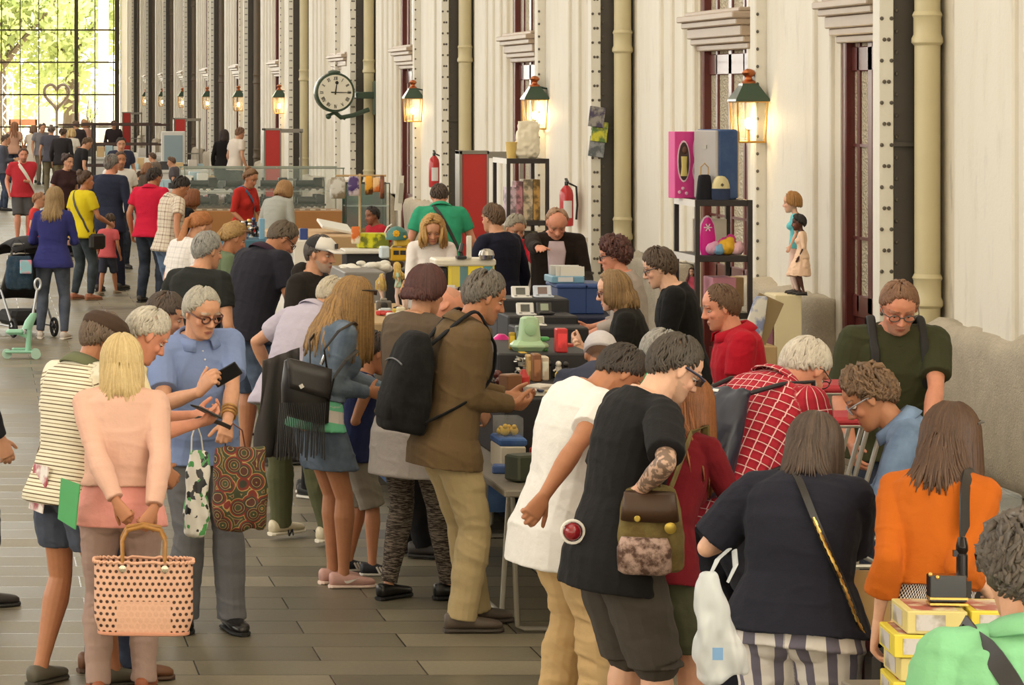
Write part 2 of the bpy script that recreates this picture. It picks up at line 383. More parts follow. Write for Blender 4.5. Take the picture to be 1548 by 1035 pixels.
def headsoup(S, k, ears=True):
    c, M, r = k.hc, k.MH, k.R; f = k.fem
    def P(x, y, z): return c+M@V(x*r, y*r, z*r)
    T = [(-1.02,.20,.55,.30),(-.97,.31,.68,.20),(-.82,.42,.74,-.02),(-.62,.50,.735,-.30),(-.42,.58,.72,-.58),(-.2,.625,.69,-.78),(0,.655,.64,-.88),(.15,.665,.69,-.92),(.27,.67,.735,-.93),(.5,.655,.70,-.90),(.72,.56,.56,-.76),(.9,.38,.34,-.50),(.985,.17,.10,-.26)]
    rings = []
    for z, hw, yf, yb in T:
        if f: hw *= .95; 
        rings.append((P(0, (yf+yb)/2, z), M@V(hw*r, 0, 0), M@V(0, (yf-yb)/2*r, 0)))
    S.loft(rings, 24, 2.2)
    # brow, nose, lips, chin, cheeks, ears, neck
    for sg in (1, -1):
        S.ball(P(sg*.27, .60, .21), .25*r, .13*r, (.065 if f else .085)*r, M); S.ball(P(sg*.36, .46, -.25), .20*r, .20*r, .18*r, M)
        if ears:
            Me = M@rotz(sg*-.35)@rotx(.15); S.ball(P(sg*.70, -.12, -.04), .055*r, .16*r, .27*r, Me); S.ball(P(sg*.68, -.08, -.24), .05*r, .08*r, .10*r, Me)
        S.ball(P(sg*.115, .78, -.285), .09*r, .10*r, .075*r, M)
    S.loft([(P(0, .64, .20), M@V(.07*r, 0, 0), M@V(0, .09*r, 0)), (P(0, .70, .02), M@V(.085*r, 0, 0), M@V(0, .13*r, 0)), (P(0, .78, -.15), M@V(.105*r, 0, 0), M@V(0, .17*r, 0)),
            (P(0, .83, -.25), M@V(.13*r, 0, 0), M@V(0, .17*r, 0)), (P(0, .80, -.33), M@V(.12*r, 0, 0), M@V(0, .13*r, 0)), (P(0, .72, -.37), M@V(.07*r, 0, 0), M@V(0, .07*r, 0))], 12)
    S.ball(P(0, .70, -.545), .21*r, .10*r, .055*r, M); S.ball(P(0, .69, -.655), .18*r, .10*r, .065*r, M)
    S.ball(P(0, .58, -.86), .22*r, .20*r, .16*r, M)
    nr = (.0295 if f else .0345)*k.H*(.6+.4*k.w)
    S.limb(k.C(.285), P(0, -.18, -.35), [(0, nr*1.5, nr*1.2), (.3, nr*1.12, nr*1.08), (.6, nr, nr), (1, nr, nr*1.05)], M@V(1, 0, 0))
def headspace(v, k): return ((v-k.hc)@k.MH)/k.R
def hairline(l, tab=THM):
    """polar angle from the tilted crown and the hairline's, degrees, for head-space points"""
    q = (l-V(0, -.10, .10))/V(.70, .86, .90); a = radians(-14); y = q[:,1]*cos(a)-q[:,2]*sin(a); z = q[:,1]*sin(a)+q[:,2]*cos(a)
    th = np.degrees(np.arctan2(np.hypot(q[:,0], y), z)); ph = np.degrees(np.abs(np.arctan2(q[:,0], y)))
    return th, np.interp(ph, *tab), np.linalg.norm(q, axis=1)
def scalp(k, th, ph, e=1.0):
    x = sin(th)*sin(ph); y = sin(th)*cos(ph); z = cos(th); a = radians(14)
    y, z = y*cos(a)-z*sin(a), y*sin(a)+z*cos(a)
    return k.hc+k.MH@(V(x*.70*e, -.10+y*.86*e, .10+z*.90*e)*k.R)
def pushout(p, k, m=.012):
    z = p[2]
    if z > k.nb[2]+.10*k.H: return p
    q = np.clip((p-k.p0)@(k.M(.2)@V(0, 0, 1))/k.H, -.06, .335)
    c = k.C(q); M = k.M(q); l = M.T@(p-c-M@V(0, np.interp(q, QS, k.yo)*k.H, 0)); hw = np.interp(q, QS, k.HW)*k.H+m; hd = np.interp(q, QS, k.HD)*k.H+m
    if q > .24: hw = max(hw, np.interp(q, [.24, .29, .32, .335], [.105, .105, .055, .036])*k.H); hd = min(hd, .05*k.H) if q > .31 else hd
    e = (l[0]/hw)**2+(l[1]/hd)**2
    if 0 < e < 1:
        l[1] *= 1/sqrt(e); l[0] *= 1/sqrt(e)**.6; p = c+M@V(0, np.interp(q, QS, k.yo)*k.H, 0)+M@V(l[0], l[1], l[2])
    return p
def locks(k, n, thick=.08, tab=THM, hang=0.0, wid=.016, kind='', part=0, rr=None, wave=0.0, front=60, tie=None, tail=0.0, curl=0.0, hvar=.2, nape=None, crop=0.0):
    """hair as many tapered strands over the scalp; hang: length below the scalp in m; tie: ponytail point (head space)"""
    S = Soup(); rr = rr or R; rnd = []
    sc = k.H/1.7
    for i in range(n):
        ph = rr.uniform(-pi, pi); adeg = abs(math.degrees(ph)); tm = radians(np.interp(adeg, *tab)); j = rr.random()
        th0 = tm*(.02+.86*j**1.2) if (hang < .02 or rr.random() < .45) else tm*.05*rr.random()
        e = 1.02+thick*(.35+.65*rr.random()); pts = []; te = tm*rr.uniform(.97, 1.05)
        if hang > .02 and adeg > 75: te = min(te, radians(rr.uniform(90, 102))); th0 = min(th0, te*.9)
        if crop: j = sqrt(rr.random()); th0 = tm*j*.93; te = min(th0+radians(rr.uniform(.7, 1.2)*crop), tm*rr.uniform(.9, 1.05)); sw = rr.uniform(-.35, .35)
        m = 5 if not crop else 4; dph = 0
        for t in range(m+1):
            th = th0+(te-th0)*t/m
            if hang > .02 and adeg < front: dph = np.sign(ph if abs(ph) > .02 else rr.uniform(-1, 1))*radians(front+15-adeg)*(t/m)**.8
            ee = e-(.03 if t == 0 else 0)
            if crop: ee = 1.0+(e-1.0)*(1-.88*(th/tm)**1.6)*(.55 if t == 0 else 1.0); dph = sw*t/m
            p = scalp(k, th, ph+dph, ee)
            if curl: p = p+np.array([rr.uniform(-1, 1) for _ in range(3)])*curl*sc
            pts.append(p)
        if tie is not None and adeg > -1:
            tp = k.hc+k.MH@(V(*tie)*k.R); p = pts[-1]; kk = min(3, len(pts)-1); pts = pts[:kk+1]; p = pts[-1]
            for t in (.4, .75, 1): 
                q = p*(1-t)+tp*t; l = ((q-k.hc)@k.MH)/k.R; qq = (l-V(0, -.1, .1))/V(.7, .86, .9); nn = np.linalg.norm(qq)
                if nn < e and t < 1: q = k.hc+k.MH@((V(0, -.1, .1)+(l-V(0, -.1, .1))*e/nn)*k.R)
                pts.append(q+np.array([rr.uniform(-1, 1) for _ in range(3)])*.008*sc)
            if tail > 0:
                d = nrm(k.MH@V(rr.uniform(-.12, .12), -.9, .1)); p = pts[-1]; L = tail*rr.uniform(.75, 1.05); st = 6
                for t in range(st): d = nrm(d*.55+V(rr.uniform(-.07, .07), rr.uniform(-.07, .07), -.75)); p = pushout(p+d*L/st, k); pts.append(p)
        elif hang > .02 and (adeg > front-35 or rr.random() < .75):
            d = nrm(pts[-1]-pts[-2]); p = pts[-1]; L = hang*(1-hvar+hvar*rr.random()*1.2); st = max(3, int(L/.05)); w1 = rr.uniform(0, 6)
            if nape and adeg > 120: L *= nape
            for t in range(st):
                d = nrm(d*(.18 if t == 0 else .45)+V(0, 0, -.8)+V(sin(w1+t*1.3), cos(w1*1.7+t*1.1), 0)*wave); q = p+d*L/st
                l = ((q-k.hc)@k.MH)/k.R       # stay outside the neck / head
                rad = np.hypot(l[0]/.56, (l[1]+.12)/.66)
                if -1.15 < l[2] and rad < 1.0: s_ = (1.0/rad); q = k.hc+k.MH@(V(l[0]*s_, (l[1]+.12)*s_-.12, l[2])*k.R)
                p = pushout(q, k, .012+rr.uniform(0, .02)); pts.append(p)
        m = len(pts); rad = [wid*sc*(.45+.55*min(1, 2.2*sin(pi*min(.98, (t+.6)/(m+.2))))) for t in range(m)]; rad[-1] = wid*sc*.3
        S.tube(pts, rad, 5, up=nrm(pts[0]-k.hc), flat=.5) ; rnd.append(np.full(5*m, rr.random()))
    return S, np.concatenate(rnd) if rnd else None
def pat_coords(v, k, mode):
    """garment coordinates: (around m, along m, region)"""
    H = k.H; out = np.zeros_like(v); best = np.full(len(v), 1e9)
    def seg(a, b, rad, off, first=False):
        d = b-a; L = np.linalg.norm(d); u = d/L; t = np.clip(((v-a)@u), -.02*H, L+.02*H); w = v-a-np.outer(t, u); dist = np.linalg.norm(w, axis=1)/rad
        r = nrm(np.cross(u, V(0, 1, .3))); s = np.cross(u, r); an = np.arctan2(w@r, w@s)
        m = dist < best; best[m] = dist[m]; out[m] = np.stack([an[m]*rad*.9+off, t[m]+off*3.1, np.full(m.sum(), off)], 1)
    if mode == 'top':
        q = np.clip((v-k.p0)@(k.M(.15)@V(0, 0, 1))/H, -.5, .34); c = np.array([k.C(x) for x in np.linspace(-.5, .34, 43)]); qq = np.linspace(-.5, .34, 43)
        # nearest spine sample
        dd = ((v[:, None, :]-c[None])**2).sum(2); i = dd.argmin(1); M = k.M(.15); l = (v-c[i])@M
        hw = np.interp(qq[i], QS, k.HW)*H; hd = np.interp(qq[i], QS, k.HD)*H
        best = np.sqrt((l[:,0]/hw)**2+(l[:,1]/hd)**2)*.98
        an = np.arctan2(l[:,0], -l[:,1]); out[:] = np.stack([an*.155*H/1.75, (qq[i]*H)+l[:,2], np.zeros(len(v))], 1)
        for sg in (1, -1):
            a = k.arms[sg]; seg(a['S']+(a['E']-a['S'])*.12, a['E'], .042*H, 7.0+sg*.37); seg(a['E'], a['W'], .036*H, 9.0+sg*.37)
    elif mode == 'skirt':
        l = v-k.p0; out[:] = np.stack([np.arctan2(l[:,0], -l[:,1])*.16, l[:,2], np.zeros(len(v))], 1)
    else:
        for sg in (1, -1):
            a = k.legs[sg]; seg(a['H'], a['K'], .06*H, 3.0+sg*.5); seg(a['K'], a['A'], .05*H, 3.0+sg*.5+.0)
        # one continuous 'along' by height
        out[:,1] = v[:,2]
    return out
def wrinkle(me, v, k, amp, mode, seed):
    n = normals(me); H = k.H
    if mode == 'top':
        d = vnoise(v@rotx(.5).T*V(9, 9, 20)/H*1.7+seed, seed)*.6+vnoise(v@roty(.6).T*V(26, 26, 12)/H*1.7, seed+3)*.4
    elif mode == 'skirt': d = vnoise(np.stack([np.arctan2(v[:,0], v[:,1])*4, v[:,2]*2, v[:,0]*0], 1)+seed, seed)
    else: d = vnoise(v@rotx(.35).T*V(8, 8, 24)/H*1.7+seed, seed)*.65+vnoise(v*V(16, 16, 40)/H*1.7, seed+5)*.35
    r_ = 1-np.abs(vnoise((v@rotx(.5).T@rotz(.4).T)*V(7, 7, 15)/H*1.7+seed*1.7, seed+11))*3.0
    d = d*.7+np.clip(r_, 0, 1)*.5-.12
    v = v+n*(d*amp)[:, None]; setco(me, v); return v
def cloth(S, k, name, mat, root, vox, mode, amp=.006, seed=1, smooth=2, hemz=None):
    me, v = remesh(S, vox, smooth); v = wrinkle(me, v, k, amp, mode, seed); vattr(me, 'pat', pat_coords(v, k, mode))
    return link(name, me, mat, root, 'all')
PEOPLE = {}
def person(key, label, x, s, a, ytop=None, H=None, group=None, **p):
    """x: picture column of the hips, s: px per metre there, a: facing (0 away, 90 right, 180 to camera)"""
    g = p.get
    if H is None: H = (CH-(ytop-HY)/s)/(skeleton(1.0, p).top+g('crest', .012))
    k = skeleton(H, p); seed = sum(map(ord, key)); rr = random.Random(seed)
    yaw = radians(-a); Y = F/s; X = (x-VX)/s; off = rotz(yaw)@V(0, k.p0[1], 0); Xr = X-off[0]
    if g('hx'): h = rotz(yaw)@k.hc; Xr = (g('hx')-VX)*(Y+h[1])/F-h[0]          # head stands over this column instead
    root = thing(g('kind', 'person'), label, g('kind', 'person'), (Xr, Y, g('z0', 0)), yaw, group)
    again = False
    for nm in ('R', 'L'):                                    # wrists given as picture points at their own depth
        if isinstance(g(nm), dict) and 'px' in g(nm):
            q = g(nm)['px']; w = at(q[0], q[1], s*(q[2] if len(q) > 2 else 1.0)); p[nm] = dict(g(nm), abs=rotz(-yaw)@(w-V(*root.location))); again = True
    if again: k = skeleton(H, p)
    k.root = root; k.yaw = yaw; k.loc = V(*root.location)
    k.w2 = lambda q: rotz(yaw)@np.asarray(q, float)+k.loc
    PEOPLE[key] = k
    vox = g('vox') or min(max(.0052, 1.45/s), .017); far = s < 95; mid = s < 190
    sk = SKIN[g('skin', 'mid')] if isinstance(g('skin', 'mid'), str) else g('skin')
    top = g('top', ('shirt', fabric((90, 90, 100)), {})); bot = g('bot', ('trousers', fabric((50, 55, 70)), {})); to = top[2] if len(top) > 2 else {}; bo = bot[2] if len(bot) > 2 else {}
    sl = to.get('sl', .62); hem = to.get('hem', -.05); loose = to.get('loose', .006); gT = (.010+loose)*H/1.7
    # --- body (one continuous skin)
    S = Soup(); torso(S, k, -.06, .325, sc=.86)
    for sg in (1, -1):
        ar = k.arms[sg]; armsoup(S, k, sg, 2.0, -.003 if sl > 1 else 0.0)
        hand(S, ar['W'], ar['hd'], ar['n'], sg, (.93 if k.fem else 1)*H/1.75, ar['curl'], ar['thumb'], simple=far)
        l = k.legs[sg]; bare = bot[0] in ('shorts', 'skirt', 'bare'); lf = (1.0 if bare else .80)*(.93 if k.fem else 1)*(.4+.6*k.w)
        S.limb(l['H'], l['K'], [(-.05,.040*H*lf,None),(.12,.046*H*lf,None),(.3,.048*H*lf,None),(.7,.036*H*lf,None),(1,.031*H*lf,None)]); S.ball(l['K'], .0305*H*lf)
        S.limb(l['K'], l['A'], [(0,.0305*H*lf,None),(.25,.0345*H*lf,.036*H*lf),(.6,.026*H*lf,None),(.9,.0195*H*lf,None),(1.05,.020*H*lf,None)])
        fd = rotz(-l['yaw'])@V(0, 1, 0); S.limb(l['A']+V(0,0,-.012*H), l['A']+fd*.06*H-V(0,0,.034*H), [(0,.0185*H,.019*H),(.5,.016*H,.010*H),(1,.010*H,.006*H)], (1,0,0))
    headsoup(S, k, not g('noears'))
    me, v = remesh(S, vox, 1); l = headspace(v, k)
    # eye sockets
    m = np.zeros(len(v))
    for sg in (1, -1): m += np.exp(-(((l[:,0]-sg*.29)/.17)**2+((l[:,2]-.02)/.12)**2))*(l[:,1] > .35)*(np.abs(l[:,2]) < .5)
    v = v-np.outer(m*.085*k.R, k.MH@V(0, 1, 0)); setco(me, v); l = headspace(v, k)
    col = np.tile(np.array(lin(sk)), (len(v), 1)); hd = (np.abs(l[:,0]) < 1)&(np.abs(l[:,1]) < 1.3)&(np.abs(l[:,2]) < 1.3)
    hair = g('hair', ('short', (60, 45, 35))); hrgb = np.array(lin(hair[1])) if hair else None
    blush = np.clip(np.exp(-((np.abs(l[:,0])-.36)**2/.05+(l[:,2]+.25)**2/.06))*(l[:,1] > .2), 0, 1)*.35*hd
    col = col*(1-blush[:,None])+np.array(lin((206, 120, 100)))*blush[:,None]
    lips = hd&(((l[:,0]/.21)**2+((l[:,2]+.60)/.075)**2) < 1)&(l[:,1] > .55); col[lips] = np.array(lin((176, 92, 84) if k.fem else (170, 104, 88)))*min(1.0, lin(sk)[0]*2.2)
    if hrgb is not None:
        brow = hd&(((np.abs(l[:,0])-.30)/.21)**2+((l[:,2]-.23-.05*(1-np.abs(l[:,0]-.0)))/.05)**2 < 1)&(l[:,1] > .4); bc = np.array(lin(g('brow', hair[1])))*.9
        col[brow] = bc*.75+col[brow]*.25
        tab = hair[3] if len(hair) > 3 and hair[3] else THM; th, tm, rad = hairline(l, tab); on = hd&(th < tm-1)&(rad > .75)&(np.abs(l[:,0]) < .69+.2*(l[:,2] > .3)); mixf = g('scalpmix', .85)
        col[on] = hrgb*.8*mixf+col[on]*(1-mixf)
    if g('beard'):
        bc, bf = g('beard'); bm = hd&(l[:,2] < -.36)&(l[:,2] > -1.15)&(l[:,1] > .0-.45*(l[:,2]+.36))&~lips&~((np.abs(l[:,0]) < .55)&(l[:,2] > -.46)&(np.abs(l[:,0]) > .30)); col[bm] = np.array(lin(bc))*bf+col[bm]*(1-bf)
    if g('tattoo'):
        sg = g('tattoo'); ar = k.arms[sg]; d = np.minimum(np.linalg.norm(v-(ar['S']*.3+ar['E']*.7), axis=1), np.linalg.norm(v-(ar['E']*.6+ar['W']*.4), axis=1)); tz = vnoise(v*70, 3)+vnoise(v*150, 4)*.6
        tm_ = (d < .15)&(v@nrm(ar['W']-ar['E']) < ar['W']@nrm(ar['W']-ar['E'])-.05); col[tm_] = col[tm_]*np.where(tz[tm_] > .1, .85, .30)[:,None]*np.array([.9, 1.0, 1.05])
    if g('paint'): g('paint')(v, l, col, k)
    vattr(me, 'Col', np.concatenate([col, np.ones((len(v), 1))], 1), 'FLOAT_COLOR')
    body = link('body', me, skin_mat(), root, 'all')
    if s > 100 and g('eyes', True):   # eyes
        for sg in (1, -1):
            E = Soup(); E.cm = 0; E.ball(k.hc+k.MH@V(sg*.285*k.R, .535*k.R, .015*k.R), .105*k.R, None, .075*k.R, k.MH, 10, 6); E.cm = 1; E.ball(k.hc+k.MH@V(sg*.285*k.R, .605*k.R, (.005-g('gaze', .03))*k.R), .05*k.R, .045*k.R, .045*k.R, k.MH, 8, 5)
            E.cm = 2; E.ball(k.hc+k.MH@V(sg*.285*k.R, .545*k.R, .055*k.R), .135*k.R, .115*k.R, .05*k.R, k.MH, 10, 6)
            E.build('eye', [plain((225, 218, 208), .3), plain((40, 28, 20), .25), plain(tuple(int(c*.86) for c in sk), .5)], root)
    # --- clothes
    if top[0] != 'none':
        S = Soup(); torso(S, k, hem, .318, grow=gT, flare=to.get('flare', .010), yb=0)
        if k.fem: bust(S, k, gT, g('bust', 1.0))
        if sl > 0:
            for sg in (1, -1): armsoup(S, k, sg, sl, gT*(.9 if sl < 1 else .75), to.get('cuff', .006 if sl < 1 else .0))
        else: torso(S, k, .25, .318, grow=gT)
        if to.get('hood'): S.ball(k.C(.30)+k.M(.3)@V(0, -.045*H, .005*H), .062*H, .035*H, .045*H, k.M(.3))
        if to.get('extra'): to['extra'](S, k)
        nm = to.get('name', top[0]); so = cloth(S, k, nm, top[1], root, vox*1.15, 'top', to.get('amp', .0065)*H/1.7, seed)
        if to.get('collar'):
            cm = to['collar'] if not isinstance(to['collar'], bool) else top[1]; S = Soup(); nr = (.036 if k.fem else .042)*H*(.6+.4*k.w); op = to.get('open', 22); g_ = []
            Mc = k.M(.29); c0 = k.C(.314)+Mc@V(0, -.004*H, 0)
            for an in np.linspace(radians(op), radians(360-op), 26):
                fr = cos(an)*.5+.5; d = V(sin(an), cos(an), 0); up = .030*H*(1-.35*fr)
                g_.append([c0+Mc@(d*nr*1.72+V(0, .004*H*fr, -.006*H-.020*H*fr)), c0+Mc@(d*nr*1.46+V(0, .006*H*fr, .010*H-.010*H*fr)), c0+Mc@(d*nr*1.12+V(0, .006*H*fr, up*.75-.012*H*fr)), c0+Mc@(d*nr*1.05+V(0, .004*H*fr, up*.5-.012*H*fr))])
            S.sheet(np.array(g_), .006); co = S.build('collar', cm, so, 'all'); vv = np.array([q.co[:] for q in co.data.vertices]); vattr(co.data, 'pat', np.stack([vv[:,0]+vv[:,1]*.4, vv[:,2]+vv[:,1]*.8, vv[:,0]*0], 1))
        else:   # neckband
            S = Soup(); nr = (.038 if k.fem else .043)*H*(.6+.4*k.w); Mc = k.M(.29); c0 = k.C(.303)+Mc@V(0, -.004*H, 0)
            pts = [c0+Mc@(V(sin(t), cos(t), 0)*nr*1.22+V(0, .006*H, -.020*H*(cos(t)*.5+.5))) for t in np.linspace(0, 2*pi, 25)]
            S.tube(pts, .007*H/1.7, 6); S.build('neckband', top[1], so, 'all')
    if bot[0] == 'skirt':
        S = Soup(); z1 = bo.get('z', .30)*H; fl = bo.get('flare', .02); gp = (.008+bo.get('loose', .0))*H/1.7; rings = []
        for t in np.linspace(0, 1, 8):
            q = bo.get('top', .07)*(1-t)-.06*t; z_ = k.C(.07)[2]*(1-t)+z1*t; yl = np.mean([np.interp(z_, [l['A'][2], l['K'][2], l['H'][2]], [l['A'][1], l['K'][1], l['H'][1]]) for l in k.legs.values()]); tq = bo.get('top', .07); z_ = k.C(tq)[2]*(1-t)+z1*t; c = k.C(tq)*(1-t)+V(k.p0[0], yl, z1)*t; M = k.M(0) if t < .3 else np.eye(3); c[1] = c[1]*(1-min(1, t*2.2))+yl*min(1, t*2.2); hw = np.interp(q, QS, k.HW)*H; hd = np.interp(q, QS, k.HD)*H
            if t > .45: hw = max(hw, .104*H*k.w); hd = max(hd, .070*H)
            rings.append((c, M@V(hw+gp+fl*t, 0, 0), M@V(0, hd+gp+fl*t, 0)))
        S.loft(rings, 24, 2.3); cloth(S, k, bo.get('name', 'skirt'), bot[1], root, vox*1.2, 'skirt', bo.get('amp', .010), seed)
    elif bot[0] in ('trousers', 'shorts', 'leggings'):
        S = Soup(); lo = bo.get('loose', .004 if bot[0] == 'trousers' else 0.0)*H/1.7; gp = (.004+lo)*(1 if bot[0] != 'leggings' else .6); torso(S, k, -.06, bo.get('rise', .03), grow=bo.get('seat', .004)*H/1.7)
        bt = bo.get('to', 2.05 if bot[0] != 'shorts' else .98); an = bo.get('ankle', .010 if bot[0] == 'trousers' else .0)
        for sg in (1, -1):
            l = k.legs[sg]; lf = (.97 if k.fem else 1)*(.4+.6*k.w); xs = [-.05, .15, .3, .7, 1]; ys = [.046, .053, .0515, .040, .0335]
            ts = [t for t in (-.05, .15, .3, .5, .7, .85) if t < bt]+[min(bt, 1.0)]; hf = .016*bo.get('hemflare', 1) if bt <= 1.05 else 0
            S.limb(l['H'], l['K'], [(t, np.interp(t, xs, ys)*H*lf+gp+hf*max(0, t), None) for t in ts]); 
            S.ball(k.p0+k.M(0)@V(sg*.04*H, -.018*H, -.03*H), .052*H*lf+gp, .056*H*lf+gp, .058*H*lf)
            if bt > 1.001:
                S.ball(l['K'], .0335*H*lf+gp); tb = min(bt-1, .985 if bot[0] != 'trousers' else 1.05); xs = [0, .25, .6, .9, 1]; ys = [.0335, .0365, .029, .0225, .0225]
                S.limb(l['K'], l['A'], [(t, np.interp(t, xs, ys)*H*lf+gp+an*t, None) for t in (0, .12, .25, .45, .6, .8) if t < tb]+[(tb, np.interp(tb, xs, ys)*H*lf+gp+an*tb+(hf if bt < 1.9 else 0), None)])
        cloth(S, k, bo.get('name', bot[0]), bot[1], root, vox*1.15, 'legs', bo.get('amp', .008 if bot[0] != 'leggings' else .003)*H/1.7, seed+9)
    # --- shoes
    sh = g('shoe', ((50, 45, 42), (40, 38, 36)))
    if sh and not g('noshoes'):
        for sg in (1, -1):
            l = k.legs[sg]; M = rotz(-l['yaw']); f = H/1.75*(.92 if k.fem else 1); A = l['A']; base = V(A[0], A[1], A[2]-.047*H); tip = len(p.get('fR' if sg > 0 else 'fL', (0,0,0))) > 3
            if tip: M = M@rotx(-.35)
            hgt = .095 if g('high') else .062
            S = Soup(); T = [(-.085,.022,.062*1.15),(-.07,.036,hgt+.018),(-.02,.040,hgt+.012),(.03,.043,.072),(.09,.050,.054),(.14,.049,.046),(.175,.036,.038),(.192,.014,.026)]
            S.loft([(base+M@V(sg*.004*(y > .05), y, .016+z/2)*f, M@V(w_, 0, 0)*f, M@V(0, 0, z/2)*f) for y, w_, z in T], 14, 2.4)
            shoe = S.build('shoe', plain(sh[0], .55 if len(sh) < 3 else sh[2], noise=.15, scale=20), root, 'all')
            S = Soup(); T = [(-.092,.020),(-.078,.037),(-.02,.039),(.03,.041),(.09,.052),(.145,.051),(.18,.037),(.199,.014)]
            S.loft([(base+M@V(sg*.004*(y > .05), y, .011)*f, M@V(w_+.002, 0, 0)*f, V(0, 0, .011)*f) for y, w_ in T], 14, 3.0); S.build('sole', plain(sh[1], .7), shoe)
    # --- hair
    if hair and hair[0] not in ('buzz', 'none'):
        o = hair[2] if len(hair) > 2 and hair[2] and isinstance(hair[2], dict) else {}
        if 'kw' not in o: o = dict(kw=o)
        hk = dict(short=dict(thick=.11, wid=.0098, crop=34), bob=dict(thick=.13, hang=.10, wid=.0125), long=dict(thick=.12, hang=.32, wid=.0125, wave=.05), pony=dict(thick=.06, tie=(0, -1.0, .15), tail=.26, wid=.013),
                  bun=dict(thick=.06, tie=(0, -.85, .75), tail=0, wid=.013), curly=dict(thick=.30, wid=.018, curl=.016, crop=45), fuzzy=dict(thick=.18, wid=.012, curl=.010, crop=30), ring=dict(thick=.05, wid=.012, crop=25))[hair[0]].copy()
        hk.update({a_: b_ for a_, b_ in o['kw'].items() if a_ != 'rgb2'}); n0 = 620 if s > 200 else 300 if s > 110 else 90 if s > 60 else 50
        if hair[0] in ('long', 'bob'): n0 = int(n0*1.5)
        tab = hair[3] if len(hair) > 3 and hair[3] else THM; hk['wid'] *= 1.0 if s > 200 else 1.25 if s > 110 else 1.8 if s > 60 else 2.4
        S, rn = locks(k, hk.pop('n', n0), tab=tab, rr=rr, **hk)
        if hair[0] == 'bun':
            c = k.hc+k.MH@(V(0, -.95, .85)*k.R)
            for i in range(14): S.ball(c+nrm([rr.uniform(-1, 1) for _ in range(3)])*.022, .026, n=7, m=5); rn = np.concatenate([rn, np.full(42, rr.random())])
        me = S.mesh('hair'); vattr(me, 'rnd', rn, 'FLOAT'); ho = link('hair', me, hair_mat(hair[1], o['kw'].get('rgb2') or o.get('rgb2')), root, 'all'); k.hair = ho
    gl = g('glasses')
    if gl:
        S = Soup(); Pp = lambda x_, y_, z_: k.hc+k.MH@(V(x_, y_, z_)*k.R); rw = gl[1] if len(gl) > 1 else .0028
        for sg in (1, -1):
            S.tube([Pp(sg*.30+.215*cos(t), .76-.05*abs(cos(t))*0, .0+.16*sin(t)) for t in np.linspace(0, 2*pi, 15)], rw, 6)
            S.tube([Pp(sg*.515, .74, .06), Pp(sg*.70, .55, .08), Pp(sg*.76, .0, .06), Pp(sg*.75, -.16, -.02)], rw, 6)
        S.tube([Pp(-.085, .79, .05), Pp(0, .82, .08), Pp(.085, .79, .05)], rw, 6)
        S.build('glasses', plain(gl[0], .3), root)
    if g('post'): g('post')(k, root)
    return k

def worn(name, label, cat, k, group=None): return thing(name, label, cat, k.loc, k.yaw, group)
def ring_at(k, q, t, m):
    M = k.M(q); hw = np.interp(q, QS, k.HW)*k.H+m; hd = np.interp(q, QS, k.HD)*k.H+m; yo = np.interp(q, QS, k.yo)*k.H
    return k.C(q)+M@V(hw*sin(t), yo+hd*cos(t), 0)
def sash(k, label, mat, sg=1, wid=.016, lo=.0, m=.028, pouch=None, name='shoulder_bag', bagmat=None, x0=.05, xe=-1.0, front=True):
    """strap over the sg shoulder (+1 right) down to xe (-1 other hip, + same side), and its pouch"""
    o = worn(name, label, 'bag', k); S = Soup(); H = k.H
    def path(fb):
        out = []
        for u in np.linspace(0, 1, 24):
            q = .302-(.302-lo)*u; M = k.M(q); mm = m*(1 if q < .25 else max(.35, 1-(q-.25)*9)); hw = np.interp(q, QS, k.HW)*H+mm; hd = np.interp(q, QS, k.HD)*H+mm; hl = np.interp(lo, QS, k.HW)*H+m
            x = sg*x0*H+(sg*xe*hl-sg*x0*H)*u**.9; xx = min(abs(x)/hw, .985); y = fb*hd*(1-xx**2.4)**(1/2.4); out.append(k.C(q)+M@V(np.sign(x)*xx*hw, np.interp(q, QS, k.yo)*H+y, 0))
        return out
    top = k.C(.318)+k.M(.3)@V(sg*x0*H*1.05, 0, .012)
    for pts in ([path(-1)] + ([path(1)] if front else [])):
        pts = [top]+pts; n_ = len(pts); c = k.C(.12)
        S.sheet(np.array([[p+w*nrm(np.cross(pts[min(i+1, n_-1)]-pts[max(i-1, 0)], (p-c)*V(1, 1, .25)))*wid for w in (-1, 1)] for i, p in enumerate(pts)]), .006)
    S.build('strap', mat, o)
    S = Soup(); M = k.M(0); p = k.C(lo-.03)+M@V(sg*xe*(np.interp(lo, QS, k.HW)*H+m+.04), .05, -.07); S.box(p, *(pouch or (.09, .24, .19)), bev=.03); S.build('pouch', bagmat or mat, o); o['_back'] = 0
    return o, path

def under(mat, hem, top=.10, grow=.012, flare=.012, name='tshirt'):
    """a shirt showing below a short jacket"""
    def f(k, root):
        S = Soup(); torso(S, k, hem, top, grow=grow*k.H/1.7, flare=flare); cloth(S, k, name, mat, root, .008, 'top', .005, 5)
    return f
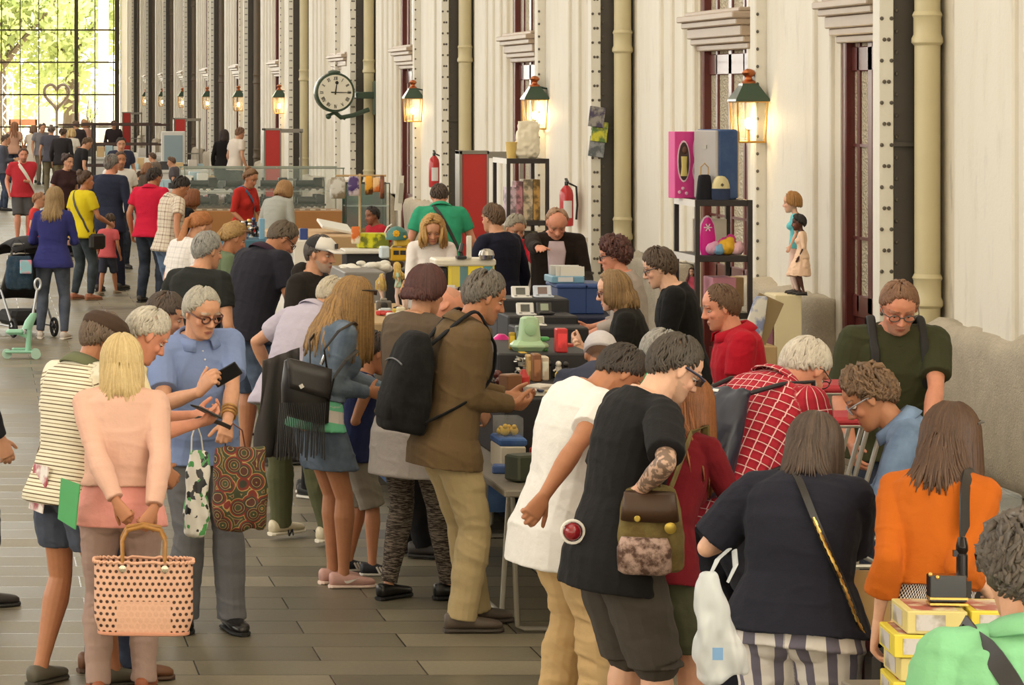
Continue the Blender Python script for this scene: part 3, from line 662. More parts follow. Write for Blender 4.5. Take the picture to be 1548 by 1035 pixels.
# ------------------------------------------------------------------ the setting: station hall
def floor_mat():
    t = NT('paving'); tc = t.n('ShaderNodeTexCoord'); br = t.n('ShaderNodeTexBrick', {'Vector': tc.outputs['Object'], 'Color1': (*lin((138, 128, 106)), 1), 'Color2': (*lin((106, 99, 82)), 1), 'Mortar': (*lin((60, 56, 48)), 1), 'Scale': 1.0, 'Mortar Size': .005, 'Mortar Smooth': .3, 'Bias': .1, 'Brick Width': 1.05, 'Row Height': .35}, offset=.43)
    n1 = t.noise(1.6, 5, tc.outputs['Object'], .65); n2 = t.noise(45, 3, tc.outputs['Object'])
    hs = t.n('ShaderNodeHueSaturation', {'Color': br.outputs['Color'], 'Value': t.math('ADD', t.math('MULTIPLY_ADD', n1, .8, .55), t.math('MULTIPLY_ADD', n2, .4, -.2))})
    t.base(hs.outputs[0]); sc_ = t.n('ShaderNodeSeparateColor', {0: br.outputs['Color']}); rn = t.math('MULTIPLY', sc_.outputs[0], 1.6); t.p(Roughness=t.math('ADD', t.math('MULTIPLY_ADD', n1, .22, .06), rn))
    t.b.inputs['Specular IOR Level'].default_value = .5
    # each slab tilted a little: shifts the highlight row by row
    h = t.math('ADD', t.math('MULTIPLY', br.outputs['Fac'], -1.0), t.math('MULTIPLY_ADD', n2, .22, t.math('MULTIPLY', n1, .5)))
    t.bump(h, .28, .012); return t.m
def wall_mat(rgb, stain=.5, name='limewash'):
    t = NT(name); o = t.obj(); c = lin(rgb)
    mp = t.n('ShaderNodeMapping', {'Vector': o, 'Scale': (1.3, 1.3, .28)}); n1 = t.noise(1.5, 6, mp.outputs[0], .6); rp = t.n('ShaderNodeValToRGB', {0: n1}); rp.color_ramp.elements[0].position = .50; rp.color_ramp.elements[1].position = .74
    n2 = t.noise(7, 5, mp.outputs[0], .65); rp2 = t.n('ShaderNodeValToRGB', {0: n2}); rp2.color_ramp.elements[0].position = .56; rp2.color_ramp.elements[1].position = .75
    a = t.mix(t.math('MULTIPLY', rp.outputs[0], .45*stain), c, lin((196, 168, 118))); b = t.mix(t.math('MULTIPLY', rp2.outputs[0], .55*stain), a, lin((150, 142, 128)))
    t.base(b).p(Roughness=.62); t.b.inputs['Specular IOR Level'].default_value = .3; t.bump(t.noise(28, 4, o), .18, .01); return t.m
def stone_mat():
    t = NT('rough_stone'); o = t.obj(); n1 = t.noise(4, 6, o, .7); n2 = t.noise(60, 4, o, .7)
    t.base(t.mix(t.math('ADD', t.math('MULTIPLY', n1, .6), t.math('MULTIPLY', n2, .45)), lin((132, 122, 106)), lin((236, 222, 198)))).p(Roughness=.85); t.bump(t.math('ADD', n2, n1), .7, .03); return t.m
M_WALL = wall_mat((224, 215, 196), 1.0); M_WALL2 = wall_mat((234, 228, 214), .4); M_STONE = stone_mat()
M_IRON = plain((74, 68, 62), .42, .0, 'iron_paint', .15, 5); M_CREAM = plain((205, 192, 152), .4, 0, 'pipe_paint', .08, 3); M_FLANGE = wall_mat((232, 228, 216), .35)
M_PIPED = plain((98, 84, 68), .45, 0, 'dark_pipe_paint', .1, 3); M_RIVET = plain((92, 84, 74), .45); M_MAROON = plain((98, 44, 40), .3, 0, 'door_paint', .2, 6, coat=.2); M_CORN = plain((178, 158, 138), .42, 0, 'cornice_paint', .1, 4)
def ripple_glass(name, rgb, emit=0):
    t = NT(name); o = t.obj(); v = t.n('ShaderNodeTexVoronoi', {'Vector': o, 'Scale': 42.0}); t.base(lin(rgb)).p(Roughness=.16); t.b.inputs['Specular IOR Level'].default_value = .8
    t.bump(v.outputs[0], .9, .02); 
    if emit: t.b.inputs['Emission Color'].default_value = (*lin(rgb), 1); t.b.inputs['Emission Strength'].default_value = emit
    return t.m
M_RGLASS = ripple_glass('rippled_glass', (206, 194, 166)); M_LIT = ripple_glass('daylit_rippled_glass', (226, 226, 236), .75)
S = Soup(); S.b2(-26, 8.2, 2, 141.2, -.12, 0); struct(S, 'floor', floor_mat())
S = Soup(); S.b2(-60, 60, 141.2, 230, -.14, -.02); struct(S, 'ground_outside', plain((205, 190, 160), .9, noise=.2, scale=.4))
WX = 7.12; PER = 10.17; TOP = 8.6
# the long right wall, with recessed bays, in one structure; wall surface at X = 7.12
doors = [(23.2, 24.35, 0)] + [(27.25+PER*i+(0 if i == 0 else -.1), 29.05+PER*i-(.0 if i == 0 else .15), 0) for i in range(0, 11) if i != 3] + [(55.8, 57.9, 1)]
doors.sort()
S = Soup(); y = 6.0
for y0, y1, _ in doors+[(141.4, 141.4, 0)]:
    S.b2(WX, WX+.55, y, y0, 0, TOP); y = y1
S.b2(WX+.36, WX+.56, 6, 141.4, 0, 22); S.b2(WX, WX+.5, 6, 141.4, TOP, 22); struct(S, 'wall_right', M_WALL)
S = Soup(); S.b2(-26, 10, -1.2, -1.0, 0, 22); struct(S, 'wall_back', M_WALL)
S = Soup(); S.b2(-26.4, -26.1, -1.2, 141.4, 0, 22); struct(S, 'wall_left', M_WALL)
S = Soup(); S.b2(-26.2, 10, -1.2, 141.4, 21.8, 22); struct(S, 'ceiling', plain((196, 180, 150), .8))
# dado of rough stone under the pilasters
i = 0
for y0, y1 in [(6.5, 21.5)]+[(a, b) for j in range(0, 11) for a, b in ((24.45+PER*j if j == 0 else 22.6+PER*j, 27.1+PER*j), (29.25+PER*j, 31.6+PER*j))]:
    S = Soup(); hgt = 1.03+.03*sin(y0*3); S.b2(WX-.25, WX+.03, y0, y1, 0, hgt, .03); me, v = remesh(S, .07 if y0 < 40 else .12, 1); nn = normals(me)
    v = v+nn*(vnoise(v*2.2, 3)*.03+vnoise(v*6, 5)*.02)[:, None]*np.where(nn[:, 2:3] > .5, 1.6, 1); v[:, 2] = np.maximum(v[:, 2], 0); setco(me, v); i += 1; link('trim_%d' % i, me, M_STONE, None, 'all', props=dict(kind='structure'))
# stepped limewashed pilasters
k_ = 0
for j in range(-1, 11):
    b = 21.77+PER*j; S = Soup()
    for y0, y1, dx in ((6.9, 9.3, .05), (7.15, 9.0, .09), (7.5, 8.65, .13), (7.8, 8.35, .17)):
        yy0, yy1 = b+y0+.45, b+y1+.5
        if yy1 > 141: continue
        S.b2(WX-dx, WX+.05, yy0, yy1, 1.0, TOP, .015)
    for y0, y1, dx in ((2.75, 4.7, .04), (3.1, 4.2, .08)):
        S.b2(WX-dx, WX+.05, b+y0, b+y1, .95, TOP, .012)
    S.b2(WX-.14, WX+.05, b+4.70, b+4.88, .95, TOP, .01); k_ += 1
    struct(S, 'wall_pilaster_%d' % k_, M_WALL2)
    # riveted iron column
    S = Soup(); yb = b+.12
    S.cm = 0; S.b2(6.685, 6.79, yb, yb+.16, 0, TOP, .004)             # light painted edge plate
    S.cm = 1; S.b2(6.79, 6.945, yb+.03, yb+.14, 0, TOP); S.b2(6.945, 7.12, yb+.09, yb+.14, 0, TOP); S.b2(7.09, 7.15, yb-.05, yb+.14, 0, TOP)
    S.b2(6.79, 6.945, yb-.0, yb+.035, 2.28, 2.31)
    S.cm = 2
    near = j < 4
    for q in range(int(TOP/.155)):
        z = .12+q*.155
        if z > (3.9+max(0, j)*.7): break
        for xx in ((6.722, 6.755) if q % 2 or not near else (6.703, 6.774)):
            S.ball((xx, yb-.002, z), .0155, .012, None, None, 6 if near else 5, 4 if near else 3)
        if near: S.ball((6.82, yb+.028, z+.06), .016, .012, None, None, 6, 4)
        S.ball((WX-.12, b+4.695, z), .014, .012, .016, None, 6 if near else 5, 4 if near else 3)
    S.build('wall_column_%d' % k_, [M_FLANGE, M_IRON, M_RIVET], smooth=True, props=dict(kind='structure'))
    o = None; S = Soup(); S.cyl((7.0, b, 0), (7.0, b, TOP), .092, n=16)
    for z in (3.02+.1*sin(j), 5.4, 1.1): S.lathe((7.0, b, z), [(.094, 0), (.112, .02), (.112, .05), (.098, .08), (.098, .20), (.108, .22), (.094, .25)])
    S.build('wall_downpipe_%d' % k_, M_CREAM if j < 5 else M_PIPED, smooth=True, props=dict(kind='structure'))
# tall glazed maroon doors with cornice
for n_, (y0, y1, lit) in enumerate(doors):
    S = Soup(); w = y1-y0; xf = WX+.10; ym = (y0+y1)/2
    S.cm = 0; S.b2(WX+.01, xf+.12, y0, y0+.10, 0, TOP, .01); S.b2(WX+.01, xf+.12, y1-.10, y1, 0, TOP, .01)
    for q, hw_ in ((.22, .03), (.5, .06), (.78, .03)): S.b2(xf-.035, xf+.1, y0+w*q-hw_, y0+w*q+hw_, .9, TOP, .008)
    for z, h_ in ((.12, .1), (.95, .09), (2.95, .10), (TOP-.2, .1)): S.b2(xf-.035, xf+.1, y0, y1, z-h_, z+h_, .008)
    for z in (1.5, 2.25): S.b2(xf-.03, xf+.06, y0, y1, z-.012, z+.012)
    S.b2(xf-.01, xf+.08, y0, y1, .1, .9)
    S.cm = 2
    for z0, z1, dx in ((3.08, 3.14, .02), (3.14, 3.2, .07), (3.2, 3.3, .10), (3.3, 3.36, .15), (3.36, 3.42, .19), (3.42, 3.46, .12)): S.b2(WX-dx, xf+.1, y0-.06-dx*.6, y1+.06+dx*.6, z0, z1, .01)
    o = S.build('door_%d' % (n_+1), [M_MAROON, M_RGLASS, M_CORN], smooth=False, props=dict(kind='structure'))
    S = Soup(); S.b2(xf-.012, xf+.0, y0, y1, .9, TOP); S.build('pane', M_LIT if lit else M_RGLASS, o, smooth=False)
# glazed end wall
M_BAR = plain((78, 70, 58), .5); S = Soup()
for i in range(-20, 4):
    x = 5.02+.885*i
    if x > 7: break
    w = .09 if i % 5 == 0 else .022; S.b2(x-w, x+w, 140.9, 141.1, 0, 21.5)
for z in [2.66+1.53*i for i in range(-1, 13)]: S.b2(-26, 6.9, 140.92, 141.08, z-.035, z+.035)
S.b2(-26, 6.9, 140.9, 141.1, 0, .25); S.b2(6.85, 7.05, 140.8, 141.2, 0, 21.5); o = struct(S, 'window_1', M_BAR)
S = Soup(); S.b2(-26, 6.9, 140.98, 141.0, .2, 21.5); S.build('pane', glass((235, 240, 230), .06), o, smooth=False)
# outdoors
def leaf_mat(rgb, rgb2):
    t = NT('leaves'); a = t.n('ShaderNodeAttribute', attribute_name='rnd'); t.base(t.mix(a.outputs['Fac'], lin(rgb), lin(rgb2))).p(Roughness=.6)
    tr = t.n('ShaderNodeBsdfTranslucent', {'Color': (*lin(rgb2), 1)}); mx = t.n('ShaderNodeMixShader', {0: .45, 1: t.b.outputs[0], 2: tr.outputs[0]}); t.t.links.new(mx.outputs[0], t.out.inputs[0]); return t.m
def tree(label, x, y, h, r, n, seed, z0=.0, slim=False, rgb=((120, 140, 76), (196, 206, 138))):
    rr = np.random.RandomState(seed); o = thing('tree', label, 'tree', (x, y, 0), 0, None)
    S = Soup(); S.tube([(0, 0, 0), (.1, 0, h*.25), (-.1, .1, h*.5), (0, 0, h*.8)], [r*.09, r*.07, r*.05, r*.02], 8)
    for i in range(7): a = rr.rand()*6.28; S.tube([(0, 0, h*.3), (cos(a)*r*.4, sin(a)*r*.4, h*.5), (cos(a)*r*.75, sin(a)*r*.7, h*(.6+.2*rr.rand()))], [r*.04, r*.025, r*.01], 6)
    S.build('trunk', plain((92, 76, 58), .8), o)
    nc = 26; cc = rr.randn(nc, 3)*V(r*.42, r*.35, h*.17 if not slim else h*.28)+V(0, 0, h*.62 if not slim else h*.5); k = rr.randint(0, nc, n)
    c = cc[k]+rr.randn(n, 3)*r*(.17 if not slim else .10); c[:, 2] = np.maximum(c[:, 2], .3); a = rr.randn(n, 3); a /= np.linalg.norm(a, axis=1, keepdims=True); b = np.cross(a, rr.randn(n, 3)); b /= np.linalg.norm(b, axis=1, keepdims=True)
    sz = r*.036*(.6+.8*rr.rand(n, 1)); v = np.stack([c+a*sz*1.5, c+b*sz*.6+a*sz*.1, c-a*sz*1.3, c-b*sz*.6+a*sz*.1], 1).reshape(-1, 3); me = bpy.data.meshes.new('crown')
    me.from_pydata(v.tolist(), [], [(4*i, 4*i+1, 4*i+2, 4*i+3) for i in range(n)]); vattr(me, 'rnd', np.repeat(rr.rand(n), 4), 'FLOAT'); link('crown', me, leaf_mat(*rgb), o, False)
tree('broad leafy tree outside, behind the left panes of the end window', 1.5, 161, 13, 5.2, 5600, 1)
tree('bright green tree outside, beside the dark post of the end window', 5.6, 166, 14, 5.6, 5600, 2, rgb=((128, 150, 84), (206, 214, 150)))
tree('tall tree outside, leftmost beyond the end window', -3.2, 170, 14, 6, 4200, 3, rgb=((146, 164, 104), (216, 222, 168)))
tree('narrow upright green bush outside, right of the post of the end window', 5.9, 148, 3.2, .75, 1500, 4, slim=True, rgb=((116, 144, 66), (184, 204, 116)))
M_WHITE = plain((236, 232, 222), .6)
S = Soup(); S.b2(-14, 12, 186, 187, 0, 3.2); struct(S, 'wall_outside', plain((206, 196, 176), .8))
S = Soup(); S.b2(6.25, 6.75, 145, 145.5, 0, 11); struct(S, 'column_outside', plain((226, 214, 190), .8))
S = Soup()
for dx in (0, .55): S.b2(1.55+dx, 1.63+dx, 150, 150.08, 0, 3.6)
for q in range(5): S.tube([(1.6, 150.04, .2+.7*q), (2.14, 150.04, .9+.7*q)], .03, 6); S.tube([(2.14, 150.04, .2+.7*q), (1.6, 150.04, .9+.7*q)], .03, 6)
S.build('lattice_mast', M_WHITE, props=dict(label='white lattice mast standing outside the end window, far left', cat='mast'))
hs = thing('heart_sign', 'large dark heart shaped sign frame outside the end window', 'sign', (4.3, 148, 0))
S = Soup(); pts = [V(.62*sin(t)**3*1.0, 0, 2.62+.045*(13*cos(t)-5*cos(2*t)-2*cos(3*t)-cos(4*t))) for t in np.linspace(0, 2*pi, 41)]; S.tube(pts, .075, 8); S.build('heart_outline', plain((84, 66, 56), .6), hs)
S = Soup(); S.tube([V(.45*sin(t)**3, .04, 2.62+.032*(13*cos(t)-5*cos(2*t)-2*cos(3*t)-cos(4*t))) for t in np.linspace(0, 2*pi, 31)], .03, 6); S.build('inner_outline', plain((206, 182, 150), .6), hs)
S = Soup(); S.b2(-.06, .06, -.05, .05, 0, 2.0); S.build('post', plain((90, 80, 66), .6), hs)
S = Soup(); S.b2(3.35, 3.98, 147, 147.1, -.02, 2.05, .01); S.build('banner_panel', M_WHITE, props=dict(label='blank white panel standing outside below the heart sign', cat='panel'))
S = Soup(); S.b2(1.9, 3.3, 146.5, 146.6, 1.15, 1.45); S.b2(1.9, 1.98, 146.5, 146.6, 0, 1.45); S.b2(3.2, 3.28, 146.5, 146.6, 0, 1.45); S.build('barrier', plain((196, 130, 96), .7), props=dict(label='low orange brown barrier outside the end window', cat='barrier'))
# ------------------------------------------------------------------ wall lanterns, clock, cabinets
M_BRASS = plain((196, 150, 76), .28, 1.0); M_COPPER = plain((186, 112, 70), .3, 1.0); M_GREEN = plain((44, 66, 46), .35, 0, coat=.3); M_BULB = plain((255, 214, 140), .3, emit=55)
def lantern(y, label):
    X = 6.93; s = F/y; o = thing('wall_lantern', label, 'lantern', (X, y, 2.24), 0, 'lanterns along the right wall')
    w0, w1, h = .115, .135, .36
    S = Soup()
    for sx in (-1, 1):
        for sy in (-1, 1): S.limb((sx*w0, sy*w0, 0), (sx*w1, sy*w1, h), [(0, .008, None), (1, .008, None)], n=6)
    for z, w in ((0, w0), (h, w1)):
        for a, b in (((-w, -w), (w, -w)), ((w, -w), (w, w)), ((w, w), (-w, w)), ((-w, w), (-w, -w))): S.limb((*a, z), (*b, z), [(0, .010, None), (1, .010, None)], n=6)
    S.build('frame', M_BRASS, o)
    S = Soup(); q = .707
    S.loft([(V(0, 0, .005), V(w0-.004, w0-.004, 0), V(-w0+.004, w0-.004, 0)), (V(0, 0, h-.005), V(w1-.004, w1-.004, 0), V(-w1+.004, w1-.004, 0))], 4, cap=False); S.build('glass', glass((255, 240, 205), .14, 'lantern_glass'), o, smooth=False)
    S = Soup(); S.loft([(V(0, 0, z), V(w, w, 0), V(-w, w, 0)) for z, w in ((h, .155), (h+.02, .15), (h+.14, .075), (h+.16, .07))], 4); S.build('hood', M_GREEN, o, smooth=False)
    S = Soup(); S.lathe((0, 0, h+.155), [(.06, 0), (.062, .02), (.035, .04), (.03, .06), (.055, .085), (.06, .10), (.04, .125), (.015, .135)]); S.build('finial', M_COPPER, o)
    S = Soup(); S.lathe((0, 0, 0), [(.012, 0), (.012, .10), (.02, .11)]); S.build('lamp_holder', M_BRASS, o)
    S = Soup(); S.ball((0, 0, .165), .034, .034, .05); b = S.build('bulb', M_BULB, o)
    S = Soup(); S.tube([(.0, 0, h+.17), (.16, 0, h+.13), (.22, 0, h-.02), (.33, 0, h-.05)], .012, 8); S.box((.335, 0, h-.05), .02, .12, .2, bev=.005); S.build('bracket', M_GREEN, o)
    if y < 75:
        l = lamp('lantern_light', 'POINT', (X, y, 2.24+.165), (0, 0, 0), 22, (1, .72, .36), shadow_soft_size=.05)
    return o
PL = ['nearest of the wall lanterns, above the toy shelf with the blue case', 'lit wall lantern above the dark shelf with a cream bag', 'lit wall lantern left of the wall fire extinguisher and maroon door',
      '', 'lit wall lantern just left of the green station clock', 'second lit wall lantern to the left of the clock', 'third lit wall lantern to the left of the clock', 'small wall lantern, fourth to the left of the clock', 'fifth wall lantern to the left of the clock, tiny', 'farthest small lantern seen on the right wall']
for i, l in enumerate(PL):
    if l: lantern(26.5+10.03*i*(1+.001*i), l)
ck = thing('station_clock', 'round green double faced station clock on a bracket', 'clock', (6.35, 51.95, 2.70), radians(6))
S = Soup(); S.lathe((0, 0, 0), [(.30, -.10), (.345, -.09), (.35, -.03), (.35, .03), (.345, .09), (.30, .10)], 36, rotx(pi/2)); S.build('case', M_GREEN, ck)
S = Soup(); S.lathe((0, 0, 0), [(.305, .095), (.305, .112)], 36, rotx(pi/2)); fc = S.build('dial', plain((232, 226, 208), .5), ck)
S = Soup(); M_BLK = plain((26, 24, 22), .5)
for hh, tx in enumerate(['XII', 'I', 'II', 'III', 'IIII', 'V', 'VI', 'VII', 'VIII', 'IX', 'X', 'XI']):
    a = hh*pi/6; M = roty(a); x = -.5*.017*sum(1.0 if c == 'I' else 2.2 for c in tx)
    for c in tx:
        if c == 'I': S.box(M@V(x+.008, -.114, .245), .010, .004, .062, M); x += .017
        else:
            for sg in (1, -1): S.box(M@V(x+.018+(sg*.008 if c == 'V' else 0), -.114, .245), .009 if sg > 0 else .006, .004, .064, M@roty(sg*(.38 if c == 'X' else -.22)))
            x += .037
S.build('numerals', M_BLK, fc, smooth=False)
S = Soup(); M = roty(radians(8)); S.box(M@V(0, -.118, .075), .026, .005, .23, M, taper=.5); S.ball(M@V(0, -.118, .17), .03, .003, .03); S.build('hour_hand', M_BLK, ck)
S = Soup(); M = roty(radians(91)); S.box(M@V(0, -.121, .10), .02, .005, .36, M, taper=.5); S.build('minute_hand', M_BLK, ck)
S = Soup(); S.tube([(0, 0, -.33), (.12, 0, -.44), (.34, .0, -.40), (.62, 0, -.30)], .04, 8); S.tube([(-.14, 0, -.42), (0, 0, -.36), (.2, 0, -.46)], .03, 8); S.box((.58, 0, -.05), .4, .12, .12, bev=.02); S.box((.74, 0, -.1), .09, .16, .6, bev=.02); S.ball((-.10, 0, -.42), .05); S.build('bracket', M_GREEN, ck)
S = Soup(); S.lathe((0, 0, .34), [(.12, 0), (.10, .03), (.04, .05)], 14); S.build('crest', M_GREEN, ck)
M_RED = plain((186, 48, 44), .45, 0, 'red_paint', .06, 3); M_STEEL = plain((150, 146, 138), .35, .8)
for y, lb in ((36.6, 'red fire cabinet by the man in the green polo shirt'), (61, 'red cabinet beside the two people by the wall'), (88, 'red cabinet farther down the wall behind dark shelving'), (118, 'farthest pale red cabinet by the end window')):
    o = thing('fire_cabinet', lb, 'cabinet', (6.2, y, 0), 0, 'red cabinets along the right wall')
    S = Soup(); S.b2(-.15, .15, -.012, .012, .12, 1.93, .005); S.build('red_panel', M_RED, o)
    S = Soup(); S.b2(-.19, -.15, -.02, .30, 0, 1.97, .005); S.b2(.15, .175, -.02, .30, 0, 1.97, .005); S.b2(-.19, .175, -.02, .30, 1.93, 1.97); S.b2(.17, .62, -.02, .02, 1.88, 1.96); S.b2(.55, .6, -.02, .02, 0, 1.9); S.b2(.17, .6, -.01, .01, .9, .94); S.build('steel_frame', M_STEEL, o)
def extinguisher(x, y, z, lb, sc=1.0):
    o = thing('fire_extinguisher', lb, 'fire extinguisher', (x, y, z), 0)
    S = Soup(); S.lathe((0, 0, 0), [(r_*sc, z_*sc) for r_, z_ in ((.06, 0), (.078, .01), (.08, .04), (.08, .36), (.07, .42), (.04, .46), (.025, .475))], 18); S.build('cylinder', plain((190, 30, 34), .3, coat=.4), o)
    S = Soup(); S.lathe((0, 0, .47*sc), [(.022*sc, 0), (.022*sc, .05*sc)], 10); S.box((-.0, -.02, .53*sc), .03, .12*sc, .02, rotx(.35)); S.box((0, -.03, .50*sc), .02, .10*sc, .012); S.build('valve', plain((30, 28, 28), .4), o)
    S = Soup(); S.tube([V(.03, 0, .5)*sc, V(.11, -.02, .46)*sc, V(.12, -.03, .25)*sc, V(.11, -.02, .08)*sc], .012*sc, 8); S.build('hose', plain((28, 26, 26), .5), o)
    S = Soup(); a = np.linspace(-2.2, -.9, 9); S.sheet(np.array([[V(cos(t)*.0815*sc, sin(t)*.0815*sc, z_*sc) for z_ in (.10, .30)] for t in a]), .002); S.build('label_sticker', plain((226, 222, 220), .5), o)
    S = Soup(); S.b2(-.03, .03, .07*sc, .12*sc+max(0, 0), .25*sc, .4*sc); S.build('wall_hook', M_STEEL, o)
extinguisher(6.95, 44.6, 1.27, 'red fire extinguisher hung on the wall above the green polo shirt')
extinguisher(6.93, 34.6, 1.13, 'red fire extinguisher on the wall behind the man in the dark suit')
# ------------------------------------------------------------------ the crowd
def fab(*a, **k): return fabric(*a, **k)
JEANS = fab((52, 60, 78), 'denim'); DKJ = fab((34, 38, 50), 'denim'); BLACK = fab((28, 27, 29)); KHAKI = fab((176, 152, 112)); WHITE = fab((232, 228, 222)); NAVY = fab((34, 35, 48)); GREYT = fab((92, 88, 84))
HI = 'people'
# --- group on the left with telephones
person('cap', 'man in a brown flat cap, cream striped polo shirt and denim shorts holding leaflets', 108, 335, 52, hx=155, ytop=465, lean=12, hp=28, crest=.02, fR=(.07, .05, 10), fL=(.07, -.08, 15),
  L=dict(px=(86, 752, 1.0), n=(-1, .1, 0), curl=.9, d=(0, .15, -1)), R=(.05, .14, -.24), hair=('short', (96, 80, 66)), skin='tan', top=('shirt', fab((232, 226, 204), 'hstripe', (104, 84, 58), (150, 128, 92)), dict(collar=fab((108, 112, 84)), sl=.62, loose=.010)),
  bot=('shorts', fab((62, 68, 82), 'denim'), dict(to=.62, loose=.012)), shoe=((96, 92, 80), (70, 66, 58)))
person('cream', 'grey haired man in a cream polo shirt typing on a phone', 205, 330, 78, hx=224, ytop=463, lean=20, hp=38, R=dict(px=(297, 640, 1.01), n=(-.6, .1, .8), curl=.7), L=dict(px=(290, 628, .985), n=(-.6, .1, .8), curl=.7), hair=('short', (176, 166, 150), dict(rgb2=(222, 214, 198))), skin='red',
  top=('shirt', fab((240, 224, 182)), dict(collar=True, loose=.012)), bot=('trousers', JEANS, {}), shoe=((112, 72, 46), (80, 56, 40)))
person('pointer', 'short haired man leaning in and pointing at the phone, in a pale blue shirt', 212, 297, 88, hx=252, ytop=438, lean=18, hp=22, R=dict(px=(274, 548, 1.0), n=(-.2, 0, -1), curl=.75), hair=('short', (70, 58, 50), dict(thick=.05)), skin='mid', beard=((96, 80, 70), .3),
  top=('shirt', fab((176, 188, 202)), dict(collar=True)), bot=('shorts', fab((176, 150, 92)), {}), shoe=((210, 204, 190), (230, 226, 216)))
person('bluepolo', 'older man in glasses and a light blue polo shirt looking at his phone', 335, 303, 163, hx=306, ytop=430, lean=3, side=6, hp=22, hy=-14, w=1.04, belly=.025, R=dict(px=(302, 592, 1.03), n=(-.8, .2, .5), curl=.75, d=(-.3, .5, .9), pole=(.6, -.6, -1)), L=dict(px=(343, 655, 1.03), n=(-.2, -.3, -1), curl=1.1, pole=(1, -.6, -.2)),
  hair=('short', (158, 152, 140), dict(rgb2=(206, 200, 186))), skin='mid', glasses=((92, 48, 34), .0042), top=('shirt', fab((128, 146, 190)), dict(collar=True, loose=.014, sl=.72)), bot=('trousers', fab((108, 108, 112)), dict(loose=.010, ankle=.02)), shoe=((26, 24, 24), (20, 20, 20), .25), fR=(.05, .0, 20), fL=(.07, .06, -4))
person('pink', 'blonde woman in a pink jacket with her hands behind her back', 205, 341, 6, hx=184, ytop=507, fem=1, lean=4, hp=14, post=under(fab((240, 166, 156)), -.055, .075, .011), R=dict(px=(232, 782, 1.025), n=(-.3, 1, .2), curl=1.0, d=(-.6, -.2, -.8), pole=(1, -.5, 0)), L=dict(px=(184, 782, 1.025), n=(-.3, 1, .2), curl=1.0, d=(-.6, -.2, -.8), pole=(1, -.5, 0)),
  hair=('long', (206, 172, 112), dict(hang=.16, wave=.05, rgb2=(238, 214, 160), thick=.16, hvar=.3)), skin='tan', w=1.05, top=('jacket', fab((222, 178, 158)), dict(sl=1.92, hem=.055, loose=.016, flare=.02, amp=.0065)), bot=('trousers', fab((168, 142, 132)), dict(loose=.006, rise=.07)), shoe=((150, 84, 52), (90, 60, 44)))
# --- aisle side of the tables, middle distance
person('teal', 'grey haired man in a black t-shirt with a teal and orange shoulder stripe', 300, 226, 38, hx=315, ytop=348, lean=8, hp=12, hy=25, hair=('short', (120, 118, 114), dict(rgb2=(190, 188, 182))), skin='mid', top=('tshirt', fab((44, 46, 44)), {}), bot=('trousers', DKJ, {}))
person('whitegrid', 'ponytailed person in a white grid shirt seen from behind', 272, 180, 62, hx=303, ytop=320, fem=1, w=1.1, lean=13, hp=35, hair=('pony', (160, 104, 60), {}), top=('shirt', fab((236, 230, 226), 'check', (206, 200, 198), (222, 216, 214)), dict(loose=.010)), bot=('trousers', JEANS, {}))
person('sunglasses', 'woman with sunglasses on her blonde ponytail, in a green top', 335, 193, 72, hx=355, ytop=335, fem=1, lean=14, hp=25, hair=('pony', (150, 112, 70), dict(rgb2=(206, 170, 110))), skin='tan', top=('tshirt', fab((104, 118, 92)), {}), bot=('trousers', JEANS, {}))
person('navypolo', 'broad man in a navy polo with a pink line on the collar', 392, 210, 58, hx=428, ytop=332, w=1.12, lean=22, hp=42, hy=22, skin='tan', hair=('short', (84, 72, 58), dict(thick=.04)), glasses=((50, 40, 36), .003), top=('shirt', fab((42, 41, 50)), dict(collar=fab((60, 44, 60)), loose=.014)), bot=('shorts', fab((70, 82, 102), 'denim'), dict(loose=.012)), R=(.05, .12, -.26), L=(.05, .14, -.26), shoe=((60, 56, 54), (80, 76, 70)))
person('lavender', 'stooping white haired man in a lavender shirt and olive trousers', 446, 256, 52, hx=503, ytop=418, lean=32, hp=40, hair=('short', (190, 176, 150), dict(rgb2=(226, 216, 196))), skin='mid', top=('shirt', fab((188, 180, 196)), dict(collar=True, loose=.014)), bot=('trousers', fab((96, 98, 72)), dict(loose=.012)), L=dict(t=(.14, .04, -.22), pole=(1, -.6, 0)), R=(.0, .2, -.22), shoe=((226, 214, 186), (236, 228, 210)), fL=(.16, .02, 0), fR=(.05, .05, 5))
def hoodtext(k, root):
    c = bpy.data.curves.new('lettering', 'FONT'); c.body = 'stort'; c.size = .075; c.extrude = .002; c.align_x = 'CENTER'; t_ = bpy.data.objects.new('lettering', c); _tmp.collection.objects.link(t_); _tmp.view_layers[0].update(); dg = _tmp.view_layers[0].depsgraph; me = bpy.data.meshes.new_from_object(t_.evaluated_get(dg), depsgraph=dg); bpy.data.objects.remove(t_); me.attributes.new('pat', 'FLOAT_VECTOR', 'POINT'); o = link('lettering', me, WHITE, None, False)
    p = k.C(.215)+k.M(.2)@V(.0, (np.interp(.215, QS, k.HD)+.0135)*k.H, 0); o.parent = root; o.location = tuple(p); o.rotation_euler = (radians(90-6), 0, pi)
person('hoodie', 'grey bearded man in a white and black cap and black hooded sweatshirt', 462, 228, 122, ytop=350, lean=5, hp=12, crest=.015, hair=('short', (70, 62, 56), dict(thick=.03)), beard=((168, 160, 150), .6), skin='mid', top=('hoodie', fab((44, 40, 38)), dict(sl=1.95, hood=1, loose=.010)), bot=('trousers', BLACK, {}), R=(.06, .1, -.27), L=(.06, .1, -.27), shoe=((30, 30, 32), (220, 216, 208)), post=hoodtext)
